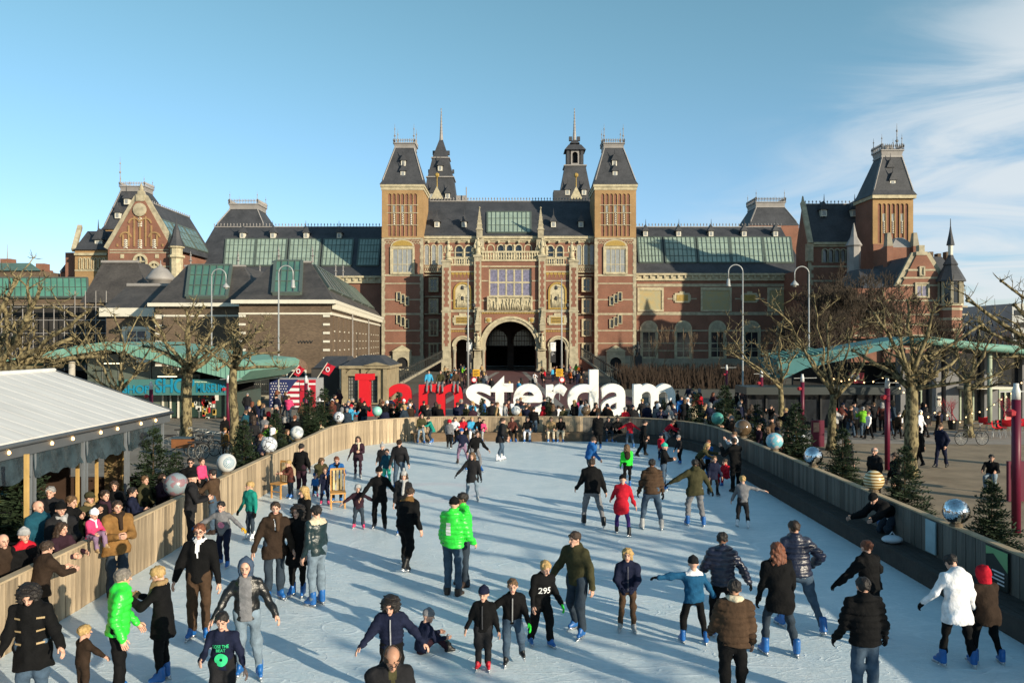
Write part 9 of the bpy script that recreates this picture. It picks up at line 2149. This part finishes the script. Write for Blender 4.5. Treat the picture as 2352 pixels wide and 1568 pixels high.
def crowd(pts,where,group,bright=0.16,face=None):
 pts = sorted(pts,key=lambda q:q[0]/q[1])
 for n, (X,Y,z)in enumerate(pts,1):
  c = rg.choice(BRIGHT if rg.random()<bright else DARK);i = rg.randrange(len(proto));l_ = rg.choice(['black','djeans','jeans','char','navy','dbrown'])
  cols = {'jacket':cloth(CC[c]),'trousers':cloth(CC[l_],denim='jeans' in l_),'hair':hairm(HC[rg.choice('kdbbyrsd')]),'hat':cloth(CC[rg.choice(['black','char','grey','red','white','navy'])])}
  nm = dict(char='charcoal',dbrown='dark brown',djeans='denim',lgrey='pale grey',sky='sky blue').get(c,c)
  lab = 'person in %s %s, %s from the left %s'%(nm,'coat' if i in(2,4,9)else 'jacket',nth(n),where);hd = (face if face is not None else rg.choice([0,180,180,170,200,90,-90]))+rg.uniform(-35,35);s_ = rg.uniform(0.92,1.05)*(0.72 if rg.random()<0.07 else 1)
  zz = z+0.003+0.006*s_
  if i in used_proto:clone_person(proto[i],(X,Y,zz),hd,lab,group,cols,s_)
  else:
   used_proto.add(i);b_ = proto[i][0];b_.location = (X,Y,zz);b_.rotation_euler = (0,0,R(hd));b_.scale = (s_,)*3;tag(b_,lab,'person',group)
   for o in proto[i][1]:
    q = o.name.split('.')[0]
    if q in cols:
     for sl in o.material_slots:sl.link = 'OBJECT'
     o.material_slots[0].material = cols[q]
def scatter(n,pxa,pxb,ya,yb2,mind,avoid=None):
 P = [];tr = 0
 while len(P)<n and tr<4000:
  tr+=1;Y = rg.uniform(ya,yb2);X = PX(rg.uniform(pxa,pxb),Y)
  if avoid and avoid(X,Y):continue
  if all((X-a)**2+(Y-b)**2>mind**2 for a,b,_ in P):P.append((X,Y,0))
 return P
inrink = lambda X, Y:XL-0.5<X<XR+0.5 and Y<YF+0.35 and not(Y>YF-RC and(X<XL+RC and(X-XL-RC)**2+(Y-YF+RC)**2>(RC+0.6)**2 or X>XR-RC and(X-XR+RC)**2+(Y-YF+RC)**2>(RC+0.6)**2))
crowd(scatter(52,870,1545,41.0,44.2,0.42),'in the crowd behind the far wall','crowd behind the far wall',0.12)
crowd(scatter(34,800,1610,44.4,47.5,0.5),'of those before the giant letters','crowd at the giant letters',0.2)
crowd(scatter(32,565,815,36,56,0.6,inrink),'in the crowd by the flag booth','crowd by the flag booth',0.15);crowd(scatter(12,560,690,30,37,0.6,lambda X,Y:X>XL-0.7),'of those near the plane trees','crowd by the plane trees',0.1)
crowd(scatter(24,1550,1750,42.5,62,0.7,inrink),'on the plaza beyond the right bend','crowd beyond the right bend',0.2);crowd(scatter(14,1590,1870,30,41,0.6,lambda X,Y:X<XR+0.5),'behind the right wall among firs','crowd along the right wall',0.1,-90);crowd(scatter(18,1880,2200,40.5,45.2,0.6),'before the kiosk and cafe','crowd at the cafe',0.22)
# the far crowd before the passage: beyond the three hundred nearest people, one mass
fm = [skin('fair'),M_EYE,M_LIP]+[cloth(CC[c])for c in DARK[6:]+BRIGHT]+[hairm(HC[c])for c in 'kdby'];parts = [];nd = len(DARK[6:]+BRIGHT);base_ = []
for i, (t_,hr_,po)in enumerate((('black puff','short d','stand'),('black len0.08','long d','pock'),('black','short k','walk'),('black puff','bob b','photo'))):
 o_, J = build_person(dict(h=1.72,top=tops(t_),leg=legs('black'),pose=PO[po],seed=60+i,feet='shoe',hair=(hr_.split()[0],HC[hr_.split()[1]])),0.075,True);g_ = []
 for nm, me, par in o_:
  V = np.empty(len(me.vertices)*3);me.vertices.foreach_get('co',V);g_.append((nm,V.reshape(-1,3),[tuple(q.vertices)for q in me.polygons],[q.material_index for q in me.polygons]));bpy.data.meshes.remove(me)
 base_.append(g_)
for X, Y, z in scatter(26,1020,1120,72,122,0.8)+scatter(26,1225,1340,76,122,0.8)+scatter(7,1120,1225,62,76,1.2):
 g_ = rg.choice(base_);a = rg.uniform(0,6.28);M = rotm('Z',math.degrees(a))*rg.uniform(0.92,1.05);jc = 3+rg.randrange(nd);lc = 3+rg.randrange(8);hc = 3+nd+rg.randrange(4)
 for nm, V, F_, mi in g_:parts.append((V@M.T+np.array([X,Y,0.01]),F_,mi if nm=='person' else(jc if nm=='jacket' else hc if nm=='hair' else lc)))
o = bpy.data.objects.new('distant_crowd',mesh_from(parts,'distant_crowd',fm));COL.objects.link(o);o['kind'] = 'stuff';o['label'] = 'far crowd on the red paving before the museum passage';o['category'] = 'crowd'
0 and print('TRIS',sum(len(m.polygons)for m in bpy.data.meshes)*2,'persons',sum(1 for o in bpy.data.objects if o.get('category')=='person'))
# small joined pieces (each only a few pixels in the picture)
for o in bpy.data.objects:
 if o.parent and o.name.split('.')[0]in('corbel','cornice_bracket','dentil','toothed_frieze','diamond_frieze','lattice_frieze','quoin','roof_cresting','louvre','blind_arcade','gable_ribs','frieze_figures','relief_figures','brick_inset','glazing_bars','leading','inscription','wall_anchor','board_print','print','panel_print','corner_strip')and len(o.data.polygons)>11:o['kind'] = 'stuff'
